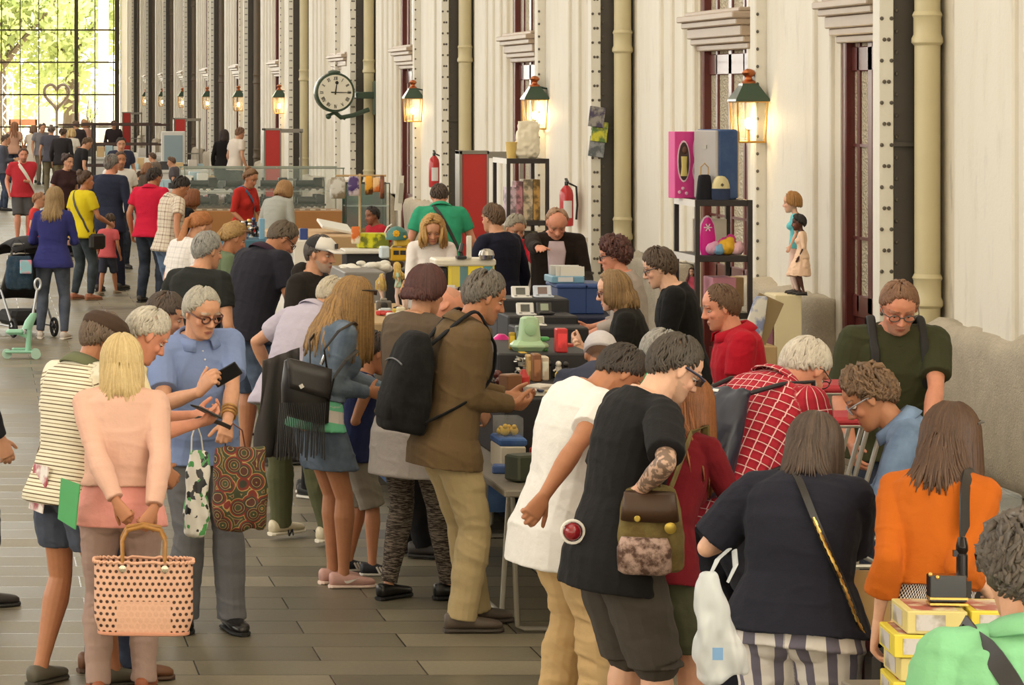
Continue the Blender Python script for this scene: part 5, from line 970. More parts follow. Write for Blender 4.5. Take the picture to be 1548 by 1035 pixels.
# olive canvas rucksack on the auburn haired woman
k = P_['auburn']; M_OL = fab((104, 88, 52), 'mottled', (120, 106, 66))
o = worn('canvas_rucksack', 'olive canvas rucksack with printed pocket and badges, below long auburn hair', 'bag', k); wl = lambda p: rotz(-k.yaw)@(p-k.loc)
c = wl(at(983, 800, 402)); Mz = rotz(k.yaw*-1)@rotz(radians(-14))@rotx(.10); S = Soup()
S.loft([(c+Mz@V(0, 0, z), Mz@V(w, 0, 0), Mz@V(0, d, 0)) for z, w, d in ((-.155, .105, .06), (-.14, .125, .08), (-.03, .125, .088), (.08, .112, .08), (.15, .09, .06), (.165, .06, .04))], 22, 3.4)
me, v = remesh(S, .007, 2); v = v+normals(me)*(vnoise(v*V(22, 22, 14), 5)*.005)[:, None]; setco(me, v); pk = link('canvas_body', me, M_OL, o, 'all')
S = Soup(); S.loft([(c+Mz@V(-.02, -.085, z), Mz@V(w, 0, 0), Mz@V(0, d, 0)) for z, w, d in ((-.15, .08, .02), (-.135, .10, .034), (-.05, .10, .034), (-.01, .085, .022))], 18, 3); S.build('printed_pocket', fab((186, 158, 146), 'mottled', (92, 70, 60), scale=1.6), o, 'all')
S = Soup(); S.loft([(c+Mz@V(0, -.062-.02*t, .155-.10*t), Mz@V(.095+.012*t, 0, 0), Mz@V(0, .012, .006)) for t in (0, .5, 1)], 14, 3); fl = S.build('leather_flap', plain((72, 48, 30), .45, noise=.2), o, 'all')
S = Soup(); S.lathe(c+Mz@V(.075, -.09, .03), [(.022, 0), (.022, .004), (.018, .006)], 16, Mz@rotx(pi/2)); S.lathe(c+Mz@V(-.045, -.092, .062), [(.012, 0), (.012, .004), (.009, .006)], 14, Mz@rotx(pi/2)); S.build('brass_badges', plain((196, 170, 80), .35, .8), fl)
S = Soup(); S.tube([c+Mz@V(-.03, -.01, .16), c+Mz@V(-.02, -.02, .20), c+Mz@V(.03, -.02, .205), c+Mz@V(.035, -.01, .16)], .008, 8); S.build('carry_loop', plain((92, 70, 42), .6), o)
S = Soup()
for sg in (1, -1): S.tube([c+Mz@V(sg*.07, .03, .14), k.C(.27)+k.M(.27)@V(sg*.06*k.H, -.07, .05), k.C(.31)+k.M(.3)@V(sg*.065*k.H, 0, .035*k.H), k.C(.22)+k.M(.22)@V(sg*.08*k.H, .10, 0)], .018, 8, flat=.4)
S.build('shoulder_straps', M_OL, o)
# drawstring gym bag on the plaid shirt
k = P_['plaid']; M_GB = plain((36, 38, 52), .38, 0, 'nylon', .25, 14); o = worn('drawstring_bag', 'navy nylon drawstring bag on the back of the red plaid shirt', 'bag', k); S = Soup(); q0 = .13
Mb = k.M(.13); hd = np.interp(.15, QS, k.HD)*k.H; c = k.C(.115)+Mb@V(-.01, -hd-.075, 0)
S.loft([(c+Mb@V(0, 0, z), Mb@V(w, 0, 0), Mb@V(0, d, 0)) for z, w, d in ((-.25, .13, .03), (-.235, .165, .05), (-.12, .185, .075), (.05, .165, .07), (.16, .135, .05), (.20, .115, .035), (.22, .125, .03))], 26, 2.8)
me, v = remesh(S, .008, 2); r_ = vnoise(v@Mb*V(20, 20, 5), 7)*.012+vnoise(v@Mb*V(50, 50, 12), 9)*.004; v = v+normals(me)*r_[:, None]; setco(me, v); gb = link('sack', me, M_GB, o, 'all')
S = Soup()
for sg in (1, -1):
    pts = [c+Mb@V(sg*.11, .0, .21), k.C(.27)+k.M(.27)@V(sg*.075*k.H, -np.interp(.27, QS, k.HD)*k.H-.016, 0), k.C(.312)+k.M(.3)@V(sg*.075*k.H, -.01*k.H, .030*k.H), k.C(.26)+k.M(.26)@V(sg*.085*k.H, np.interp(.26, QS, k.HD)*k.H+.02, 0), ring_at(k, .12, sg*pi/2, .045), c+Mb@V(sg*.14, .03, -.22)]
    S.tube(pts, .010, 8)
S.build('cords', plain((24, 24, 30), .5), o)
def swoosh(S, c, X, Y, N, L):
    t = np.linspace(0, 1, 12); up = []; dn = []
    for u in t: up.append(c+X*L*(u-.45)+Y*L*(.20*u**1.3+.02-.0*u)+N); dn.append(c+X*L*((u-.45) if u > .15 else (u*.9-.42))+Y*L*(.20*u**1.3-.17*sin(pi*u**.62)**1.2*(1-u)**.35)+N)
    up[0] = c+X*L*-.40+Y*L*.10+N; S.sheet(np.array([[a, b] for a, b in zip(up, dn)]), .002)
S = Soup(); swoosh(S, c+Mb@V(-.03, -.078, -.175), Mb@V(1, 0, 0), Mb@V(0, -.12, 1), Mb@V(0, -.004, 0), .10); S.box(c+Mb@V(-.01, -.045, .19), .03, .006, .012, Mb); S.build('white_marks', plain((232, 230, 228), .5), gb, smooth=False)
# hand bag straps across backs
M_LE = plain((34, 30, 28), .42, noise=.15); M_GOLD = plain((206, 170, 96), .3, 1.0)
k = P_['navytop']; o, path = sash(k, 'black bag with a gold chain strap across the navy top', M_LE, sg=-1, wid=.013, lo=-.02, m=.036, x0=.012)
S = Soup(); pts = path(-1)[7:]; pts = [p+k.M(.1)@V(0, -.012, 0) for p in pts]
for i in range(len(pts)-1):
    for w in (0, .5): a = pts[i]+(pts[i+1]-pts[i])*w; d_ = (pts[i+1]-pts[i])*.5; S.tube([a-d_*.1, a+d_*.5, a+d_*1.1], .0068 if w else .0048, 6)
S.build('chain', M_GOLD, o)
sash(P_['orange'], 'black leather shoulder bag strap over the orange sweater', M_LE, sg=1, wid=.020, lo=-.03, m=.042, x0=.06, xe=.66, front=False)
sash(P_['greenpolo'], 'black strap across the mint green polo shirt', M_LE, sg=-1, wid=.024, m=.028, x0=.085, xe=-.5)
sash(P_['greenback'], 'black shoulder bag strap across the green polo shirt by the wall', M_LE, sg=-1, wid=.018, m=.030)
sash(P_['yellow'], 'thin black cross-body bag worn over the yellow t-shirt', M_LE, sg=-1, wid=.013, m=.030, pouch=(.1, .24, .2))
sash(P_['redtee'], 'white strapped shoulder bag worn by the man in the red t-shirt', plain((226, 220, 210), .7), sg=1, wid=.03, m=.034)
sash(P_['apron'], 'blue cloth bag hanging beside the red top and white cardigan', plain((66, 102, 134), .8), sg=1, wid=.015, m=.03, pouch=(.14, .34, .36))
k = P_['olivetee']; o, c, M, b = backpack(k, 'rucksack', 'black rucksack worn by the man in the dark green t-shirt', plain((30, 29, 31), .7), .30, .42, .16)
S = Soup(); c = k.C(.20)+k.M(.2)@V(.055, np.interp(.2, QS, k.HD)*k.H+.026, -.05); S.box(c, .10, .004, .036, k.M(.2)); t = S.build('name_badge', plain((232, 228, 236), .5), None, smooth=False, loc=None)
t.location = tuple(k.loc); t.rotation_euler = (0, 0, k.yaw); tag(t, 'white name badge on the dark green t-shirt', 'badge')
S = Soup(); S.box(c+V(0, .0035, .006), .078, .002, .005, k.M(.2)); S.box(c+V(0, .0035, -.005), .06, .002, .004, k.M(.2)); S.build('printed_lines', plain((120, 116, 160), .5), t, smooth=False)
# fringed black handbag and grey coat of the woman in denim
k = P_['denim']; wl = lambda p: rotz(-k.yaw)@(p-k.loc); o = worn('fringed_handbag', 'black leather handbag with fringe on the back of the denim jacket', 'bag', k)
c = at(462, 590, 283); T = lambda dx, dy, dz: wl(c+V(dx, dy, dz)); S = Soup(); Mr = rotz(-k.yaw)@roty(.25)
S.loft([(T(.02*z, 0, z), Mr@V(w, 0, 0), Mr@V(0, d, 0)) for z, w, d in ((-.16, .10, .035), (-.14, .13, .05), (0, .135, .055), (.13, .12, .045), (.15, .09, .03))], 20, 3.2); b = S.build('bag_body', M_LE, o, 'all')
S = Soup(); S.loft([(T(.015+.0*t, -.055-.01*t, .15-.16*t), Mr@V(.125-.01*t, 0, 0), Mr@V(0, .008, 0)) for t in (0, .4, .8, 1)], 14, 3); S.build('flap', plain((44, 40, 40), .35), b, 'all')
S = Soup()
for i in range(26): x = -.12+.0096*i; S.tube([T(x-.02, -.05, -.06), T(x-.03, -.062, -.18), T(x-.035+R.uniform(-.01, .01), -.06, -.34+R.uniform(-.03, .02))], .004, 5)
S.build('fringe', plain((30, 27, 27), .5), b)
S = Soup(); S.box(T(-.03, -.075, .03), .022, .004, .022, Mr@roty(.8)); S.tube([T(.08, -.03, .14), T(.10, -.03, .19)], .010, 8); S.build('silver_fittings', plain((206, 202, 196), .25, 1.0), b)
S = Soup(); S.tube([T(.02, -.03, .14), wl(at(468, 515, 281)), wl(at(488, 488, 279)), wl(at(520, 476, 276))], .011, 8, flat=.5); S.tube([T(.11, -.03, .12), wl(at(490, 528, 285)), wl(at(512, 500, 285)), wl(at(535, 487, 281)), wl(at(548, 500, 278))], .011, 8, flat=.5); S.tube([T(.12, -.03, -.05), wl(at(505, 570, 287)), wl(at(522, 545, 287)), wl(at(540, 530, 283))], .011, 8, flat=.5); S.build('straps', M_LE, o)
g = []
for u in np.linspace(0, 1, 16):
    g.append([at(398+54*u+6*sin(v*6+u*9)*v-10*v*(1-u), 545+v*145+20*u*(1-v)*-1, 276)+V(0, .03*sin(u*17+v*2)*(.3+v), 0) for v in np.linspace(0, 1, 14)])
S = Soup(); S.sheet(np.array(g), .012); S.build('draped_coat', fab((74, 70, 68)), smooth='all', props=dict(label='dark grey coat hanging behind the fringed black handbag', cat='coat'))
# pink tote
S = Soup(); o = thing('woven_tote', 'pink perforated tote bag held behind the pink jacket', 'bag', tuple(at(217, 901, 352)), radians(-3)); M_PK = fab((228, 178, 150))
W_, Ht, D_ = .212, .155, .075
g = []; n = 80
for j, z in enumerate(np.linspace(-Ht, Ht, 30)):
    f = 1-.10*max(0, (-z/Ht)-.55)/.45; row = []
    for i in range(n+1):
        t = 2*pi*i/n; ca, sa = cos(t), sin(t); row.append(V(np.sign(ca)*abs(ca)**.5*W_*f, np.sign(sa)*abs(sa)**.5*D_*f, z+(.004*sin(i*pi) if j == 29 else 0)))
    g.append(row)
g = np.array(g); v = g[:, :n].reshape(-1, 3); fcs = []
for j in range(29):
    for i in range(n):
        fcs.append((j*n+i, j*n+(i+1) % n, (j+1)*n+(i+1) % n, (j+1)*n+i))
S.add(v, fcs+[tuple(range(n-1, -1, -1))])
def perforated(rgb):
    t = NT('perforated_leather'); o_ = t.obj(); sp = t.n('ShaderNodeSeparateXYZ', {0: o_}); u, w = sp.outputs[0], sp.outputs[2]; row = t.math('FLOOR', t.math('MULTIPLY', w, 1/.026)); sh = t.math('MULTIPLY', t.math('FRACT', t.math('MULTIPLY', row, .5)), 1.0)
    fu = t.math('SUBTRACT', t.math('FRACT', t.math('ADD', t.math('MULTIPLY', u, 1/.026), sh)), .5); fw = t.math('SUBTRACT', t.math('FRACT', t.math('MULTIPLY', w, 1/.026)), .5); r = t.math('SQRT', t.math('ADD', t.math('MULTIPLY', fu, fu), t.math('MULTIPLY', fw, fw)))
    blank = t.math('MULTIPLY', t.math('LESS_THAN', w, -.01), t.math('LESS_THAN', t.math('ABSOLUTE', u), .115)); hole = t.math('MULTIPLY', t.math('LESS_THAN', r, .27), t.math('SUBTRACT', 1.0, blank)); ring = t.math('MULTIPLY', t.math('LESS_THAN', r, .40), .25)
    t.base(t.mix(hole, t.mix(ring, lin(rgb), lin((206, 148, 120))), lin((70, 44, 34)))).p(Roughness=.5); t.bump(t.math('ADD', t.math('MULTIPLY', hole, -1.0), t.noise(60, 2, o_)), .5, .006); return t.m
bd = S.build('bag_body', perforated((232, 184, 156)), o, 'all')
S = Soup(); S.tube([V(np.sign(cos(t))*abs(cos(t))**.5*W_*1.01, np.sign(sin(t))*abs(sin(t))**.5*D_*1.02, Ht+.004*sin(t*40)) for t in np.linspace(0, 2*pi, 121)], .007, 6); S.build('scalloped_rim', M_PK, bd)
S = Soup(); S.tube([V(np.sign(cos(t))*abs(cos(t))**.5*W_*.9, np.sign(sin(t))*abs(sin(t))**.5*D_*.95, -Ht+.004) for t in np.linspace(0, 2*pi, 61)], .008, 6); S.build('base_piping', plain((206, 146, 118), .5), bd)
S = Soup(); 
for y in (-D_, D_): S.tube([(-.09, y, Ht+.00), (-.092, y*.9, Ht+.09), (-.07, y*.7, Ht+.135), (0, y*.5, Ht+.15), (.07, y*.7, Ht+.135), (.092, y*.9, Ht+.09), (.09, y, Ht)], .009, 8)
S.build('bamboo_handles', plain((166, 116, 52), .35, noise=.4, scale=40), o)
S = Soup()
for x in (-.09, .09): S.lathe((x, -D_-.006, Ht-.025), [(.016, 0), (.016, .004), (.006, .006)], 14, rotx(pi/2))
S.build('rivets', plain((222, 210, 190), .25, .9), o)
# paisley tote and leafy plastic bag
def paisley():
    t = NT('paisley'); o_ = t.obj(); v = t.n('ShaderNodeTexVoronoi', {'Vector': o_, 'Scale': 13.0}); d = v.outputs['Distance']; r = t.n('ShaderNodeValToRGB', {0: t.math('FRACT', t.math('MULTIPLY', d, 2.0))}); cr = r.color_ramp; cr.interpolation = 'CONSTANT'
    for p, c in ((.0, (126, 44, 34)), (.14, (176, 142, 84)), (.22, (66, 70, 44)), (.45, (150, 128, 82)), (.52, (84, 44, 32)), (.74, (160, 138, 92)), (.80, (56, 56, 42)), (.93, (104, 54, 38))):
        if p in (0.0,): cr.elements[0].color = (*lin(c), 1)
        else: e = cr.elements.new(p); e.color = (*lin(c), 1)
    t.base(r.outputs[0]).p(Roughness=.7); t.bump(d, .3, .01); return t.m
def soft_bag(name, label, x, y, s, w, h, d, mat, handles, hmat, ry=0.0, crumple=.012, rz=0.0, neck=.75, tp=.97):
    c = at(x, y, s); o = thing(name, label, 'bag', tuple(c), rz); S = Soup(); M = roty(ry)
    S.loft([(M@V(0, 0, z*h), M@V(w/2*a, 0, 0), M@V(0, d/2*b, 0)) for z, a, b in ((-.5, .75, .7), (-.47, .92, .95), (-.25, 1.0, 1.1), (.1, tp, .9), (.35, tp*.93 if tp > .9 else .5, .6), (.5, neck, .3))], 24, 2.8)
    me, v = remesh(S, .008, 2); v = v+normals(me)*(vnoise(v*V(16, 16, 10), 4)*crumple+vnoise(v*V(45, 45, 20), 6)*crumple*.4)[:, None]; setco(me, v); b = link('bag_body', me, mat, o, 'all')
    S = Soup()
    for pts in handles: S.tube([c*0+rotz(-rz)@(at(px, py, ps or s)-c) for px, py, ps in pts], .011, 8, up=(0, 1, 0), flat=.35)
    S.build('handles', hmat, o); return o
M_PAI = paisley()
soft_bag('paisley_tote', 'brown and green paisley tote bag hanging from the forearm of the blue polo', 361, 738, 312, .265, .40, .10, M_PAI, [[(340, 682, 0), (342, 655, 0), (352, 640, 0), (366, 650, 0), (372, 684, 0)]], plain((110, 62, 40), .6), neck=.95)
def leafy():
    t = NT('leafy_plastic'); o_ = t.obj(); mp = t.n('ShaderNodeMapping', {'Vector': o_, 'Scale': (26, 26, 20), 'Rotation': (0, .6, 0)}); ck = t.n('ShaderNodeTexVoronoi', {'Vector': mp.outputs[0], 'Scale': 1.7}, feature='F1', distance='MANHATTAN'); r = t.n('ShaderNodeValToRGB', {0: ck.outputs['Color']}); cr = r.color_ramp; cr.interpolation = 'CONSTANT'
    cr.elements[0].color = (*lin((232, 228, 220)), 1); e = cr.elements.new(.40); e.color = (*lin((40, 40, 42)), 1); e = cr.elements.new(.52); e.color = (*lin((230, 226, 218)), 1); e = cr.elements.new(.62); e.color = (*lin((86, 160, 92)), 1); e = cr.elements.new(.74); e.color = (*lin((234, 230, 222)), 1)
    t.base(r.outputs[0]).p(Roughness=.35); return t.m
soft_bag('leafy_carrier', 'white plastic bag printed with green and black leaves, beside the pink jacket', 299, 745, 322, .115, .40, .09, leafy(), [[(289, 690, 0), (290, 660, 0), (296, 640, 0)], [(308, 692, 0), (304, 660, 0), (297, 640, 0)]], plain((232, 228, 222), .4), ry=.05)
M_PLAS = plain((226, 230, 232), .3, 0, 'thin_plastic', .03, 8, alpha=.60)
soft_bag('carrier_bag', 'translucent white carrier bag hanging from the arm of the navy top', 1083, 945, 452, .165, .36, .10, M_PLAS, [[(1072, 872, 0), (1085, 845, 0), (1102, 830, 440)], [(1100, 880, 0), (1112, 855, 0), (1110, 832, 440)]], M_PLAS, ry=-.16, crumple=.022, neck=.3, tp=.72)
S = Soup(); c = at(1085, 988, 470); S.box(c, .034, .002, .04); S.build('printed_patch', plain((110, 150, 190), .5), [o for o in bpy.data.objects if o.name == 'carrier_bag'][0], smooth=False, loc=tuple(-at(1083, 945, 452)))
# telephones, leaflets, red ball, bracelets
def phone(label, x, y, s, M, rgb=(20, 20, 24)):
    o = thing('mobile_phone', label, 'phone', tuple(at(x, y, s)), 0, None); S = Soup(); S.box((0, 0, 0), .072, .009, .146, M, bev=.004); S.build('phone_case', plain(rgb, .3), o); S = Soup(); S.box(M@V(0, .0050, 0), .064, .001, .134, M); S.build('screen', plain((30, 34, 42), .08), o, smooth=False); return o
phone('black smartphone in the hand of the man in the light blue polo', 342, 566, 312, rotz(.25)@roty(.95)@rotx(.5)); phone('smartphone held low by the man in the cream polo', 312, 622, 334, rotz(-1.1)@rotx(1.15)@roty(.15), (52, 50, 54))
S = Soup(); S.tube([at(286, 640, 333), at(300, 632, 330), at(318, 634, 326), at(335, 640, 320), at(348, 646, 312)], .011, 8, flat=.4); S.build('selfie_strap', plain((30, 28, 30), .5), props=dict(label='black cord held between the cream polo and the blue polo', cat='strap'))
def leaf(name, label, cat, pts, s, mat, th=.006):
    S = Soup(); S.sheet(np.array([[at(*p, q) for p, q in zip(r, (s, s*1.01))] for r in pts]), th); return S.build(name, mat, smooth=False, props=dict(label=label, cat=cat))
def cover(rgb1, rgb2): t = NT('printed_cover'); o_ = t.obj(); n = t.noise(9, 4, o_); r = t.n('ShaderNodeValToRGB', {0: n}); r.color_ramp.elements[0].position = .44; r.color_ramp.elements[1].position = .56; t.base(t.mix(r.outputs[0], lin(rgb1), lin(rgb2))).p(Roughness=.4); return t.m
leaf('magazine', 'white and pink magazine in the hand of the man in the flat cap', 'magazine', [[(52, 700), (74, 706)], [(44, 768), (64, 776)]], 336, cover((232, 226, 220), (170, 70, 86)))
bk = leaf('booklet', 'green booklet in the hand of the man in the flat cap', 'booklet', [[(93, 722), (121, 732)], [(88, 784), (114, 800)]], 344, plain((70, 160, 92), .4))
S = Soup(); S.ball((0, 0, 0), .036); o = S.build('ball', plain((140, 24, 34), .15, coat=.6), loc=tuple(at(865, 803, 398)), props=dict(label='shiny dark red ball hanging at the belt below the white t-shirt', cat='ball'))
S = Soup(); S.tube([V(cos(t)*.043, -.01, sin(t)*.043) for t in np.linspace(0, 2*pi, 20)], .006, 6); S.build('white_cord', WHITE, o)
k = P_['bluepolo']; a = k.arms[-1]; S = Soup(); d = nrm(a['W']-a['E']); u = nrm(np.cross(d, V(0, 0, 1))); w_ = np.cross(d, u)
for t, r_ in ((.62, .037), (.70, .036), (.78, .034)): S.tube([a['E']+(a['W']-a['E'])*t+(u*cos(x)+w_*sin(x))*r_ for x in np.linspace(0, 2*pi, 18)], .006, 6)
S.build('bracelets', plain((196, 150, 90), .35, .6), k.root)
k = P_['hoodie']; S = Soup(); S.tube([k.C(.30)+k.M(.29)@V(.055*sin(t)*k.H, np.interp(.27, QS, k.HD)*k.H*.9+.024, -.03*k.H*(1-abs(sin(t)))) for t in np.linspace(-1.4, 1.4, 14)], .004, 6); S.build('chain', plain((190, 186, 180), .3, 1.0), k.root)
# marks on shoes
for o in list(bpy.data.objects):
    if o.parent and o.name.startswith('shoe') and o.parent in (P_['denim'].root, P_['boy'].root, P_['hoodie'].root, P_['lavender'].root):
        k = [q for q in P_.values() if q.root == o.parent][0]; vv = np.array([v.co[:] for v in o.data.vertices]); sg = 1 if vv[:,0].mean() > k.p0[0] else -1; l = k.legs[sg]; M = rotz(-l['yaw']); f = k.H/1.75*(.92 if k.fem else 1); b = V(l['A'][0], l['A'][1], 0); S = Soup()
        for e in (1, -1):
            S = Soup()
            if k is P_['denim']: swoosh(S, b+M@V(e*.051*f, .03*f, .045*f), M@V(0, 1, 0), V(0, 0, 1), M@V(e*.002, 0, 0), .085)
            elif k is P_['lavender']:
                for y0, y1 in ((.02, .02), (.055, .055)): S.box(b+M@V(e*.049*f, y0*f, .045*f), .004, .008, .038, M@rotx(.2))
                S.box(b+M@V(e*.049*f, .0375*f, .045*f), .004, .008, .045, M@rotx(-.6))
            else:
                for i in range(3): S.box(b+M@V(e*.050*f, (.035+.022*i)*f, .044*f), .004, .010, .045, M@rotx(.5))
            S.build('side_mark', plain((40, 44, 60), .5) if k is P_['lavender'] else plain((236, 230, 222), .5), o, smooth=False)
# ------------------------------------------------------------------ pushchair and scooter
o = thing('pushchair', 'black folding pushchair with hood beside the woman in the blue jacket', 'pushchair', (0.56, 33.0, 0), radians(20)); M_ALU = plain((150, 150, 150), .3, .8); M_BK = plain((30, 29, 31), .75)
S = Soup()
for sx in (-.24, .24):
    S.tube([(sx, .42, .12), (sx, -.05, .55), (sx, -.42, 1.02)], .014, 8); S.tube([(sx, -.40, .10), (sx, .0, .52), (sx, .1, .62)], .014, 8); S.tube([(sx, .42, .12), (sx, -.40, .12)], .011, 8)
S.tube([(-.24, -.42, 1.02), (.24, -.42, 1.02)], .018, 8); S.build('chassis', M_ALU, o)
S = Soup(); g = [[V(x, y, z+.02*cos(x*6)) for y, z in ((.35, .42), (.2, .40), (.02, .42), (-.1, .6), (-.22, .88))] for x in np.linspace(-.22, .22, 8)]; S.sheet(np.array(g), .05); S.build('seat', M_BK, o, 'all')
S = Soup(); g = [[V(x*(1.02), -.2+.38*sin(a), .80+.30*cos(a)*(1-.25*(x/.24)**2)) for a in np.linspace(-.9, 1.2, 8)] for x in np.linspace(-.25, .25, 9)]; S.sheet(np.array(g), .02); S.build('hood', plain((36, 34, 36), .8), o, 'all')
S = Soup(); S.box((0, -.02, .20), .42, .5, .16, bev=.05); S.build('basket', plain((40, 38, 40), .8), o)
for sx in (-.24, .24):
    for sy, r_ in ((.42, .09), (-.40, .11)):
        S = Soup(); S.tube([(sx, sy+cos(t)*r_*.82, r_+sin(t)*r_*.82) for t in np.linspace(0, 2*pi, 22)], r_*.17, 8); 
        for i in range(6): S.tube([(sx, sy, r_), (sx, sy+cos(i*1.047)*r_*.8, r_+sin(i*1.047)*r_*.8)], .006, 5)
        S.ball((sx, sy, r_), .022); S.build('wheel', M_BK, o)
soft_bag('nappy_bag', 'dark teal bag with a pink print hanging on the pushchair', 29, 412, 139, .30, .36, .16, fab((46, 66, 84), 'mottled', (60, 76, 92)), [[(20, 390, 0), (16, 370, 0), (22, 362, 0)], [(40, 390, 0), (36, 370, 0), (28, 362, 0)]], M_BK)
S = Soup(); S.box((.07, -.105, .07), .13, .02, .15, bev=.01); S.build('printed_patch', cover((236, 150, 170), (150, 200, 214)), [q for q in bpy.data.objects if q.name == 'nappy_bag'][0])
o = thing('scooter', 'mint green child scooter with a silver steering bar', 'scooter', tuple(at(36, 543, 150)*V(1, 1, 0)), 0); M_MINT = plain((150, 204, 176), .4)
S = Soup(); S.box((-.02, 0, .07), .34, .12, .025, bev=.01); S.box((-.02, .12, .085), .20, .05, .03, bev=.012); S.build('deck', M_MINT, o)
S = Soup(); S.tube([(.04, 0, .06), (.06, 0, .34)], .028, 10); S.loft([(V(.03, 0, .30), V(.05, 0, 0), V(0, .04, 0)), (V(.07, 0, .40), V(.06, 0, .02), V(0, .045, 0)), (V(.10, 0, .46), V(.03, 0, .0), V(0, .03, 0))], 12); S.build('fork_sleeve', M_MINT, o)
S = Soup(); S.box((-.09, 0, .27), .18, .12, .05, bev=.02); S.tube([(-.05, 0, .25), (.05, 0, .22)], .018, 8); S.build('seat', M_MINT, o)
S = Soup(); S.tube([(.08, 0, .38), (.135, 0, .70)], .013, 8); S.tube([(.14+cos(t)*.03, 0, .75+sin(t)*.055) for t in np.linspace(0, 2*pi, 18)], .012, 8); S.build('steering_bar', plain((196, 200, 204), .3, .6), o)
for x, y in ((.12, -.07), (.12, .07), (-.17, 0)): S = Soup(); S.lathe((x, y-.012, .05), [(.02, 0), (.05, .002), (.05, .022), (.02, .024)], 16, rotx(-pi/2)); S.build('wheel', plain((180, 214, 196), .4), o)
o = thing('buggy', 'second dark pushchair cut by the left edge behind the first', 'pushchair', (-.02, 36.5, 0), radians(-10)); S = Soup()
for sx in (-.22, .22): S.tube([(sx, .4, .1), (sx, -.4, 1.0)], .014, 8); S.tube([(sx, -.38, .1), (sx, .1, .6)], .014, 8)
S.build('chassis', M_ALU, o); S = Soup(); g = [[V(x, -.2+.38*sin(a), .82+.32*cos(a)) for a in np.linspace(-.9, 1.2, 8)] for x in np.linspace(-.25, .25, 7)]; S.sheet(np.array(g), .02); S.build('hood', M_BK, o, 'all'); S = Soup(); S.box((0, 0, .5), .42, .4, .4, bev=.1); S.build('seat', M_BK, o)
for sx in (-.22, .22):
    for sy in (.4, -.38): S = Soup(); S.tube([(sx, sy+cos(t)*.08, .1+sin(t)*.08) for t in np.linspace(0, 2*pi, 18)], .018, 8); S.ball((sx, sy, .1), .03); S.build('wheel', M_BK, o)

k = P_['bluepolo']; S = Soup()
for q in (.285, .262, .240): S.ball(k.C(q)+k.M(q)@V(.004, (np.interp(q, QS, k.HD)+np.interp(q, QS, k.yo))*k.H+.026-(.006 if q > .27 else 0), 0), .0055, .003, .0055)
S.build('buttons', plain((226, 226, 232), .4), k.root)
ORD = ['first', 'second', 'third', 'fourth', 'fifth', 'sixth', 'seventh', 'eighth', 'ninth', 'tenth', 'eleventh', 'twelfth', 'thirteenth', 'fourteenth']
# ------------------------------------------------------------------ market tables and goods
def on(x, yb, z): s = (yb-HY)/(CH-z); return at(x, yb, s), s            # point standing on height z, seen at (x, yb)
M_MET = plain((168, 164, 154), .35, .7); M_DARK = plain((36, 35, 38), .6); M_NCL = fab((38, 42, 62)); M_BCL = fab((70, 100, 156), 'denim', (96, 128, 182)); M_WCL = fab((222, 216, 206)); M_CARD = plain((186, 156, 112), .8, 0, 'cardboard', .12, 12)
def table(label, x0, x1, y0, y1, z, top, cloth=None, drop=.25, legs=True):
    o = thing('folding_table', label, 'table', ((x0+x1)/2, (y0+y1)/2, 0)); a, b = (x1-x0)/2, (y1-y0)/2
    S = Soup(); S.b2(-a, a, -b, b, z-.035, z, .006); S.build('table_top', top, o)
    if legs:
        for sy in (-1, 1):
            S = Soup(); yy = sy*(b-.12); S.tube([(-a+.06, yy, z-.03), (-a+.09, yy-sy*.02, .03), (-a+.12, yy-sy*.02, .015), (a-.12, yy-sy*.02, .015), (a-.09, yy-sy*.02, .03), (a-.06, yy, z-.03)], .014, 8); S.tube([(-a+.08, yy, z-.25), (0, yy-sy*.3, z-.04)], .009, 6); S.build('leg', M_MET, o)
    if cloth:
        c = thing('x', None, None); bpy.data.objects.remove(c); S = Soup(); g = []
        per = [(-a, -b), (a, -b), (a, b), (-a, b), (-a, -b)]; n = 12; ring = []
        for i in range(4):
            for t in np.linspace(0, 1, n, endpoint=False): ring.append(V(per[i][0]+(per[i+1][0]-per[i][0])*t, per[i][1]+(per[i+1][1]-per[i][1])*t, 0))
        ring.append(ring[0]); rows = []
        for f, zz in ((.0, z+.006), (.98, z+.006), (1.015, z-.01), (1.03, z-drop*.5), (1.04, z-drop)):
            rows.append([p*f+V(0, 0, zz)+(V(*nrm(p)[:2], 0)*.015*sin(i*2.1) if zz < z-.02 else 0) for i, p in enumerate(ring)])
        S.sheet(np.array(rows), .005); S.build('tablecloth', cloth, None, 'all', loc=((x0+x1)/2, (y0+y1)/2, 0), props=dict(label='%s cloth over the %s' % cl_lab, cat='tablecloth'))
    return o
M_TT = plain((132, 124, 112), .5)
t1 = table('grey folding table by the man in the brown jacket', 2.62, 3.62, 14.6, 18.0, .72, M_TT)
# the narrow U shaped leg that shows on the aisle side
S = Soup(); p = [(2.745, 15.15), (2.735, 15.75)]; S.tube([(p[0][0], p[0][1], .69), (p[0][0]-.04, p[0][1], .03), (p[0][0]-.04, p[0][1]+.03, .016), (p[1][0]-.04, p[1][1]-.03, .016), (p[1][0]-.04, p[1][1], .03), (p[1][0], p[1][1], .69)], .013, 8)
S.build('side_leg', plain((196, 190, 176), .4, .3), t1, loc=(-t1.location[0], -t1.location[1], 0))
cl_lab = ('navy blue', 'table under the blue crates'); table('table with a navy cloth in the middle of the row', 3.32, 3.82, 18.2, 20.2, .74, M_TT, M_NCL, .7)
cl_lab = ('navy', 'table carrying the blue crates'); table('short table carrying the blue crates in front of the dark suit', 3.9, 4.75, 21.4, 22.5, .74, M_TT, M_NCL, .6)
cl_lab = ('blue', 'table behind the boy in grey shorts'); table('table with dolls behind the boy', 2.72, 3.28, 18.1, 24.1, .76, M_TT, M_BCL, .62)
